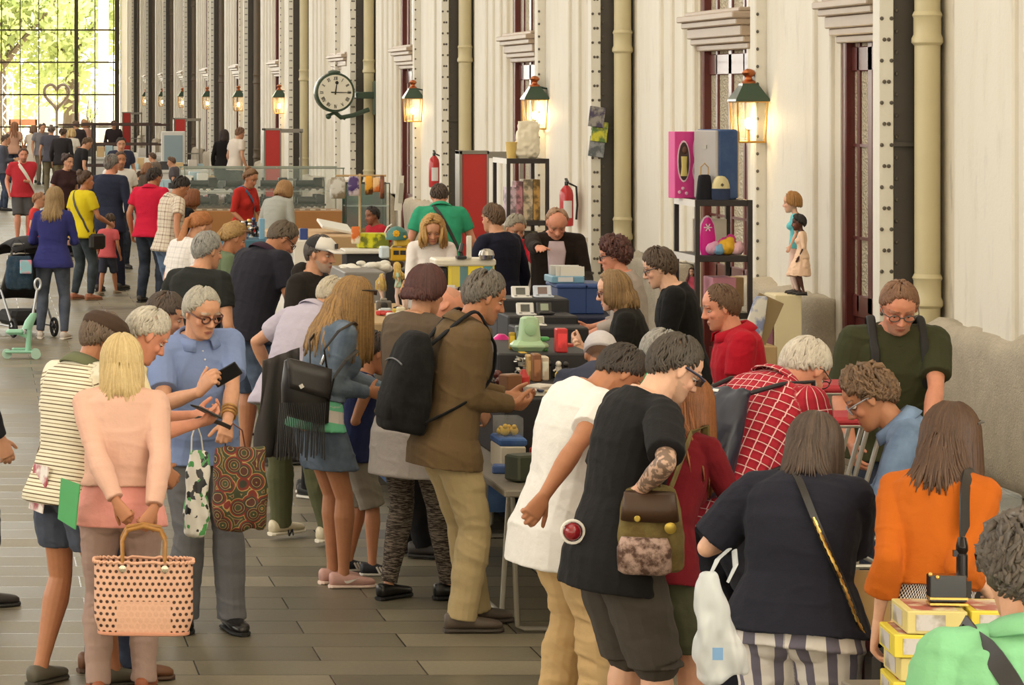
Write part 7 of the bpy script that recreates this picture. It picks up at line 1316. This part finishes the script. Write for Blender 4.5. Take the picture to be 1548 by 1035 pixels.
for i in range(12):
    S = Soup(); S.ball((0, 0, .03), R.uniform(.03, .06)); S.build('bauble', plain(R.choice([(170, 50, 60), (214, 200, 200), (60, 50, 54), (200, 120, 130)]), .4), loc=(3.5+.09*i, 47.6+R.uniform(-.2, .1), 1.0), props=dict(label='shiny bauble, %s from the left on the table by the train showcase' % ORD[i], cat='bauble', group='baubles left of the train showcase'))
stand('table of baubles left of the train showcase', 3.0, 4.7, 47.3, 48.4, 0, 1.0, plain((120, 96, 84), .6), 'bauble_table', 'table')
# --- black shelf racks against the wall
def rack(label, x0, x1, y0, y1, zs, zt):
    o = thing('shelf_rack', label, 'shelf', ((x0+x1)/2, (y0+y1)/2, 0)); a, b = (x1-x0)/2, (y1-y0)/2; M_ = plain((48, 42, 42), .45)
    for sx in (-1, 1):
        for sy in (-1, 1): S = Soup(); S.b2(sx*a-.018, sx*a+.018, sy*b-.018, sy*b+.018, 0, zt); S.build('post', M_, o)
    for z in zs: S = Soup(); S.b2(-a, a, -b, b, z-.05, z, .004); f = S.build('shelf', M_, o); S = Soup(); S.b2(-a-.02, -a-.012, -b, b, z-.055, z+.0); S.build('price_rail', plain((226, 222, 216), .4), f)
    return o
rack('black shelf rack holding the pink doll box and blue case', 5.80, 6.22, 23.75, 24.45, (.45, .92, 1.375, 1.82), 1.82)
rack('black shelf rack by the wall behind the dark suit', 5.55, 5.95, 30.7, 31.5, (.5, 1.0, 1.36, 2.0), 2.0)
p = V(5.88, 23.86, 1.82); o = thing('doll_box', 'tall pink doll box with cut out windows on top of the black rack', 'box', (5.83, 24.22, 1.82), radians(8)); S = Soup(); S.box((0, 0, .27), .26, .14, .54, bev=.004); S.build('carton', plain((222, 70, 150), .4), o)
S = Soup()
for x, z, w_, h_ in ((-.055, .30, .055, .17), (.062, .40, .038, .10), (.06, .22, .04, .09)): S.lathe((x, -.071, z), [(1, 0), (1, .004)], 20, np.diag([w_, 1, h_])@rotx(pi/2))
f = S.build('window_rims', plain((240, 210, 226), .4), o); S = Soup()
for x, z, w_, h_ in ((-.055, .30, .045, .155), (.062, .40, .028, .085), (.06, .22, .03, .075)): S.lathe((x, -.076, z), [(1, 0), (1, .004)], 20, np.diag([w_, 1, h_])@rotx(pi/2))
S.build('dark_windows', plain((70, 52, 50), .3), f); S = Soup(); S.limb((-.055, -.083, .18), (-.055, -.083, .34), [(0, .03, .006), (.5, .022, .006), (1, .026, .006)], n=10); S.build('doll_dress', plain((214, 196, 120), .5), o); S = Soup(); S.ball((-.05, -.083, .39), .022, .008, .03); S.build('doll_head', plain((96, 62, 50), .5), o); S = Soup()
for x, z in ((-.09, .05), (-.06, .08), (-.03, .04)): S.ball((x, -.072, z), .014, .004, .014)
S.build('flower_print', plain((236, 190, 214), .4), o)
o = thing('blue_case', 'tall blue upright case with grey side on top of the black rack', 'case', (6.02, 24.0, 1.82), radians(24)); S = Soup(); S.box((0, 0, .28), .19, .30, .56, bev=.012); S.build('case_shell', fab((74, 98, 146), 'denim', (92, 116, 160)), o); S = Soup(); S.box((-.105, 0, .28), .03, .29, .55, bev=.01); S.build('grey_edge', plain((176, 170, 166), .45), o); S = Soup(); S.box((.1, 0, .28), .02, .28, .54, bev=.006); S.build('beige_edge', plain((196, 172, 140), .6), o); S = Soup(); S.box((-.122, .0, .42), .008, .05, .03); S.build('latch', M_MET, o)
o = thing('small_handbag', 'small black handbag standing before the pink doll box', 'bag', (5.88, 23.84, 1.82)); S = Soup(); S.loft([(V(0, 0, z), V(w_, 0, 0), V(0, .04, 0)) for z, w_ in ((0, .06), (.01, .066), (.15, .052), (.19, .045), (.2, .03))], 16, 3.5); S.build('bag_body', fab((38, 38, 44)), o); S = Soup(); S.tube([(-.03, 0, .19), (-.03, 0, .26), (0, 0, .29), (.03, 0, .26), (.03, 0, .19)], .006, 6); S.build('handle', plain((186, 156, 110), .5), o)
o = thing('toy_backpack', 'small cream and navy backpack beside the black handbag', 'bag', (6.0, 23.80, 1.82)); S = Soup(); S.loft([(V(0, 0, z), V(w_, 0, 0), V(0, .05, 0)) for z, w_ in ((0, .066), (.01, .072), (.09, .072))], 16, 3.5); S.build('navy_base', fab((56, 66, 92)), o); S = Soup(); S.loft([(V(0, 0, z), V(w_, 0, 0), V(0, .048, 0)) for z, w_ in ((.088, .071), (.12, .068), (.16, .054), (.185, .03), (.19, .012))], 16, 3); S.build('cream_top', fab((226, 212, 166)), o); S = Soup(); S.box((0, -.052, .12), .02, .006, .02, roty(.78)); S.build('clasp', plain((90, 80, 60), .4), o)
S = Soup(); S.loft([(V(0, 0, z), V(w_, 0, 0), V(0, .012, 0)) for z, w_ in ((0, .05), (.04, .06), (.14, .063), (.24, .05), (.29, .025), (.30, .01))], 18, 2.4); o = S.build('toy_ironing_board', plain((222, 22, 150), .35), loc=(5.92, 23.9, 1.375), props=dict(label='magenta toy ironing board with a white flower on the middle shelf', cat='toy'))
S = Soup(); S.loft([(V(0, .008, z), V(w_, 0, 0), V(0, .008, 0)) for z, w_ in ((-.0, .058), (.04, .07), (.14, .074), (.24, .06), (.30, .03), (.315, .01))], 18, 2.4); S.build('white_rim', plain((236, 214, 228), .4), o); S = Soup()
for i in range(6): S.box((.018*cos(i*1.047), -.014, .22+.018*sin(i*1.047)), .03, .003, .008, roty(-i*1.047))
S.build('flower', plain((240, 236, 236), .4), o, smooth=False)
for i, (x, y, r_, c_) in enumerate(((5.95, 23.85, .05, (226, 170, 200)), (6.06, 23.85, .065, (232, 180, 50)), (6.10, 24.0, .07, (220, 60, 150)), (5.99, 23.82, .04, (120, 170, 206)), (6.14, 23.84, .05, (240, 190, 200)))):
    S = Soup(); S.ball((0, 0, r_), r_*1.2, r_, r_); S.ball((r_*.4, 0, r_*1.7), r_*.6); me, v = remesh(S, .008, 1); setco(me, v+normals(me)*(vnoise(v*60, i)*.004)[:, None]); link('soft_toy', me, plain(c_, .7), None, 'all', (x, y, 1.375), dict(label=['pale pink soft toy on the middle shelf', 'yellow soft toy on the middle shelf', 'hot pink soft toy behind the yellow one', 'small blue soft toy on the middle shelf', 'rosy soft toy at the right of the middle shelf'][i], cat='soft toy', group='soft toys on the middle shelf'))
S = Soup(); S.box((0, .1, .14), .28, .03, .27, bev=.006); S.build('white_carton', plain((222, 214, 196), .6), loc=(6.02, 24.15, 1.375), props=dict(label='pale carton at the back of the middle shelf', cat='box'))
doll('d4', 'dark haired doll in pink sitting low on the black rack', 1046, 468, .92, 60, 200, ('bob', (76, 46, 36), dict(n=120)), ('dress', fab((206, 90, 110)), {}), fem=1)
box_on('pink_carton', 'pink carton on the lower shelf of the black rack', 'box', 1088, 468, .92, 36, 50, .3, plain((222, 150, 170), .5)); box_on('tan_carton', 'tan carton on the lower shelf right of the pink carton', 'box', 1112, 462, .92, 16, 44, .2, M_CARD)
# second rack's goods
for i, (x, z, w_, h_, c_) in enumerate(((5.62, 1.36, .10, .34, (226, 200, 214)), (5.70, 1.36, .07, .40, (214, 150, 160)), (5.79, 1.36, .1, .42, (226, 206, 176)), (5.88, 1.36, .07, .42, (206, 160, 90)), (5.66, 1.0, .16, .2, (80, 76, 80)), (5.82, 1.0, .14, .24, (150, 140, 120)))):
    S = Soup(); S.box((0, 0, h_/2), w_, .22, h_, bev=.004); S.build('game_box', cover(c_, tuple(int(v*.6) for v in c_)), loc=(x, 31.0, z), props=dict(label=['white and pink box at the left of the second rack', 'pink narrow box on the second rack', 'cream box in the middle of the second rack', 'tan box at the right of the second rack', 'dark box on the lower shelf of the second rack', 'grey brown box on the lower shelf of the second rack'][i], cat='box', group='boxes on the second rack'))
S = Soup(); S.lathe((0, 0, 0), [(.05, 0), (.062, .16), (.064, .17)], 18); o = S.build('yellow_cup', plain((222, 190, 110), .5), loc=(5.62, 30.9, 2.0), props=dict(label='yellow cup on top of the second rack', cat='cup'))
S = Soup(); S.loft([(V(.03*z, 0, z), V(w_, 0, 0), V(0, d_, 0)) for z, w_, d_ in ((0, .10, .05), (.05, .13, .07), (.2, .12, .06), (.36, .115, .02), (.39, .11, .008))], 18, 3); me, v = remesh(S, .012, 1); setco(me, v+normals(me)*(vnoise(v*30, 4)*.012)[:, None]); link('cream_packet', me, plain((232, 222, 198), .3, 0, 'foil', .1, 14), None, 'all', (5.78, 30.9, 2.0), dict(label='crinkled cream bag on top of the second rack', cat='bag'))
# magazines pinned to the column
for i, (dx, z, c1, c2) in enumerate(((0, 2.42, (70, 62, 90), (150, 146, 140)), (.03, 2.26, (90, 120, 60), (206, 200, 60)), (.0, 2.10, (150, 152, 156), (90, 96, 100)))):
    S = Soup(); S.box((0, 0, .0), .17, .02, .22, rotx(-.15)@roty(.15), bev=.004); S.build('magazine_packet', cover(c1, c2), loc=(6.74+dx, 32.02, z), props=dict(label=['dark purple magazine packet, topmost on the riveted column', 'green and yellow magazine packet in the middle of the column', 'grey magazine packet, lowest on the riveted column'][i], cat='magazine', group='magazine packets on the riveted column'))
# standing dolls on the cream cabinet, leaning card
c = at(1188, 445, 198); zc = c[2]; S = Soup(); S.b2(c[0]-.10, c[0]+.11, c[1]-.05, c[1]+.25, .0, zc, .008); o = S.build('cream_cabinet', plain((232, 218, 178), .5), props=dict(label='narrow cream cabinet carrying the two big dolls', cat='cabinet')); S = Soup(); S.b2(c[0]-.20, c[0]-.11, c[1]-.04, c[1]+.2, .2, zc-.06); f = S.build('purple_door', plain((150, 96, 116), .4), o); S = Soup()
for z in (zc-.25, zc-.5): S.b2(c[0]-.19, c[0]-.17, c[1]-.05, c[1]-.04, z-.02, z+.05)
S.build('white_hinges', plain((236, 226, 226), .4), f)
doll('d5', 'big doll with light brown hair in a turquoise dress against the wall', 1203, 444, zc, 143, -62, ('bob', (164, 112, 58), dict(n=260, rgb2=(200, 150, 86), hang=.03)), ('dress', fab((110, 200, 210)), dict(sl=.5, hem=-.05)), vox=.006, fem=1, hs=1.55, w=.85)
doll('d6', 'big dark skinned doll in a cream dress in front of the turquoise dress', 1212, 446, zc, 114, -70, ('bob', (36, 30, 28), dict(n=260, hang=.02)), ('dress', fab((240, 206, 178)), dict(sl=1.2)), ('skirt', fab((240, 204, 176)), dict(z=.26, flare=.045)), vox=.006, fem=1, hs=1.5, skin=(84, 48, 34), w=.95)
p = at(1140, 490, 205); stand('cardboard box under the leaning brown card', p[0]-.18, p[0]+.14, p[1]-.12, p[1]+.2, 0, p[2]-.15, M_CARD, 'cardboard_box', 'box'); S = Soup(); S.box((0, 0, .02), .20, .02, .38, roty(.42), bev=.004); o = S.build('brown_card', plain((150, 128, 92), .7), loc=tuple(p+V(.05, 0, 0)), props=dict(label='brown card leaning behind the man in the red polo', cat='card')); S = Soup(); S.loft([(V(-.05+.22*z, -.03, z), V(w_, 0, 0), V(0, .012, 0)) for z, w_ in ((-.12, .05), (-.1, .07), (.05, .065), (.19, .05), (.21, .035))], 14, 3); S.build('white_wrapper', cover((232, 228, 220), (140, 150, 190)), o, 'all')
# metal folding stool with red seats beside the curly haired person
for i, (x, yb) in enumerate(((1268, 690), (1262, 640))):
    s = 325-12*i; p = at(x, yb, s); o = thing('folding_stool', ['metal folding stool with a red seat between the plaid shirt and dark green t-shirt', 'second red seated metal stool just behind the first'][i], 'stool', (p[0], p[1], 0)); zz = p[2]; S = Soup()
    for sy in (-.14, .14): S.tube([(-.16, sy, zz+.16), (.16, sy, .02)], .012, 8); S.tube([(.16, sy, zz+.16), (-.16, sy, .02)], .012, 8)
    for z in (zz+.16, zz*.5): S.tube([(-.16, -.14, z), (-.16, .14, z)], .011, 8); S.tube([(.16, -.14, z), (.16, .14, z)], .011, 8); S.tube([(-.16, -.14, z), (.16, -.14, z)], .011, 8)
    S.build('metal_frame', plain((176, 174, 168), .3, .7), o); S = Soup(); S.box((0, 0, zz+.18), .36, .32, .04, bev=.015); S.build('red_seat', plain((168, 40, 52), .6), o)
# near right: stack of model boxes with a black loco casting, wooden panel
bxs = [(0, 0, .0), (.20, .0, .0), (.40, 0, 0), (.02, .01, .075), (.21, 0, .075), (.41, .01, .075), (.0, .0, .15), (.22, .01, .15), (.40, 0, .15), (.04, .0, .225), (.24, .0, .225)]
b0 = V(2.93, 9.35, .74); M_BX = [plain((216, 196, 60), .45), plain((206, 190, 120), .45)]; bc = cover((196, 190, 186), (150, 140, 120))
for i, (dx, dy, dz) in enumerate(bxs):
    o = thing('model_box', ['yellow and grey model box, bottom row left', 'yellow and grey model box, bottom row middle', 'yellow and grey model box, bottom row right', 'model box in the second row, left', 'model box in the second row, middle', 'model box in the second row, right', 'model box in the third row, left', 'model box in the third row, middle', 'model box in the third row, right', 'top left model box under the black casting', 'top right model box beside the black casting'][i], 'box', tuple(b0+V(dx+.08, dy+.12, dz)), radians(-6+R.uniform(-2, 2)), 'yellow model boxes'); S = Soup(); S.box((0, 0, .036), .185, .24, .072, bev=.003); S.build('carton', M_BX[i % 2], o); S = Soup(); S.box((-.02, -.121, .036), .09, .002, .05); S.build('grey_label', bc, o, smooth=False); S = Soup(); S.box((-.0935, .02, .036), .002, .14, .05); S.build('side_label', bc, o, smooth=False); S = Soup(); S.box((0, 0, .0725), .14, .2, .002); S.build('printed_lid', cover((160, 90, 80), (206, 190, 160)), o, smooth=False)
o = thing('black_casting', 'shiny black upright casting on top of the yellow model boxes', 'model', tuple(b0+V(.19, .1, .30)), radians(-4)); S = Soup(); S.box((-.02, 0, .055), .115, .05, .085, bev=.003); S.build('block', plain((22, 20, 20), .2, coat=.4), o); S = Soup(); 
for z in (.012, .03): S.box((-.02, -.004, z-.005), .118, .055, .007)
S.ball((-.075, -.02, .10), .007); S.ball((-.055, -.028, .092), .007); S.build('gold_lines', plain((214, 176, 96), .3, .9), o); S = Soup(); S.lathe((.028, 0, .09), [(.018, 0), (.018, .07), (.014, .075), (.019, .085), (.019, .10), (.013, .125), (.004, .13)], 14); S.box((.01, 0, .165), .02, .015, .02); S.build('column', plain((34, 28, 26), .15, .6), o)
S = Soup(); S.b2(2.93, 3.2, 10.35, 10.4, .80, 1.0); S.build('plywood_panel', plain((206, 166, 104), .6), props=dict(label='tan plywood panel between the navy top and the houndstooth skirt', cat='panel')); S = Soup(); S.b2(2.90, 3.25, 10.36, 10.46, 0, .80); S.build('maroon_panel', plain((84, 26, 32), .6), props=dict(label='dark maroon panel below the tan plywood', cat='panel'))
S = Soup(); S.loft([(V(0, 0, z), V(w_, 0, 0), V(0, .02, 0)) for z, w_ in ((0, .12), (.3, .12), (.36, .10), (.39, .05))], 16, 3); S.build('red_chair_back', plain((148, 52, 56), .6), loc=(2.74, 8.95, .40), props=dict(label='rounded red chair back in front of the yellow model boxes', cat='chair'))
p = at(1484, 743, 318); S = Soup(); S.lathe((0, 0, 0), [(.05, 0), (.085, .012), (.09, .02), (.08, .018), (.04, .006)], 18); S.build('lime_plate', plain((206, 226, 30), .4), loc=tuple(p), props=dict(label='lime yellow plate beside the orange sweater by the stone wall', cat='plate')); S = Soup(); S.b2(p[0]-.12, p[0]+.16, p[1]-.1, p[1]+.2, p[2]-.35, p[2]-.0, .01); S.build('plastic_tub', glass((190, 196, 200), .35, 'tub'), smooth=False, props=dict(label='clear plastic tub under the lime yellow plate', cat='tub')); stand('dark low table under the clear plastic tub', p[0]-.2, p[0]+.3, p[1]-.2, p[1]+.4, 0, p[2]-.35, M_DARK, 'low_table', 'table')
k = P_['orange']; S = Soup(); e_ = k.hc+k.MH@(V(.76, .0, -.35)*k.R); S.ball(e_, .012); S.cm = 1; S.limb(e_, e_-V(0, 0, .05), [(.1, .005, None), (1, .014, None)], n=10); S.build('earring', [plain((206, 180, 90), .3, .8), plain((176, 30, 44), .6)], k.root)

# more small wares along the tables
WARE = [('red', (190, 50, 46)), ('yellow', (222, 190, 60)), ('blue', (70, 100, 160)), ('white', (228, 222, 212)), ('green', (90, 140, 84)), ('brown', (134, 92, 62)), ('pink', (222, 130, 160)), ('black', (44, 42, 44))]
def wares(where, x0, x1, y0, y1, z, n, seed):
    rr = random.Random(seed)
    for i in range(n):
        cn, c_ = WARE[(i*3+seed) % len(WARE)]; x = x0+(x1-x0)*((i+.5)/n) if (x1-x0) > (y1-y0) else rr.uniform(x0, x1); y = y0+(y1-y0)*((i+.5)/n) if (x1-x0) <= (y1-y0) else rr.uniform(y0, y1)
        t = i % 4; S = Soup(); m = plain(c_, .4)
        if t == 0: S.box((0, 0, .05), .10, .08, .10, bev=.006); nm = 'toy_box'
        elif t == 1: S.lathe((0, 0, 0), [(.03, 0), (.034, .01), (.034, .08), (.02, .10), (.014, .12)], 14); nm = 'bottle'
        elif t == 2: S.box((0, 0, .02), .16, .11, .04, bev=.006); nm = 'book'
        else: S.limb((0, 0, 0), (0, 0, .08), [(0, .03, .025), (.5, .022, .02), (1, .026, .022)], n=10); S.ball((0, 0, .10), .026); nm = 'toy_figure'
        o = S.build(nm, m, loc=(x, y, z), props=dict(label='small %s %s, %s along the %s' % (cn, nm.replace('_', ' '), ORD[i], where), cat=nm.replace('_', ' ').split()[-1], group='wares on the '+where)); o.rotation_euler = (0, 0, rr.uniform(-1, 1))
        if t in (0, 2): f = cover(c_, tuple(min(255, int(v*.5)+100) for v in c_)); S = Soup(); S.box((0, 0, .1005 if t == 0 else .0405), .08 if t == 0 else .13, .06 if t == 0 else .085, .002); S.build('printed_cover', f, o, smooth=False)
wares('aisle edge of the doll table', 2.76, 2.98, 18.3, 21.7, .775, 14, 1); wares('far half of the doll table', 3.0, 3.24, 18.3, 21.7, .775, 12, 2); wares('toy table by the blonde woman', 3.05, 3.35, 24.9, 29.2, .797, 14, 3)
wares('near half of the grey folding table', 2.74, 3.05, 14.95, 15.6, .72, 5, 4); wares('front of the black display stand', 2.86, 3.5, 15.78, 16.1, 1.06, 8, 5)
bpy.data.scenes.remove(_tmp)
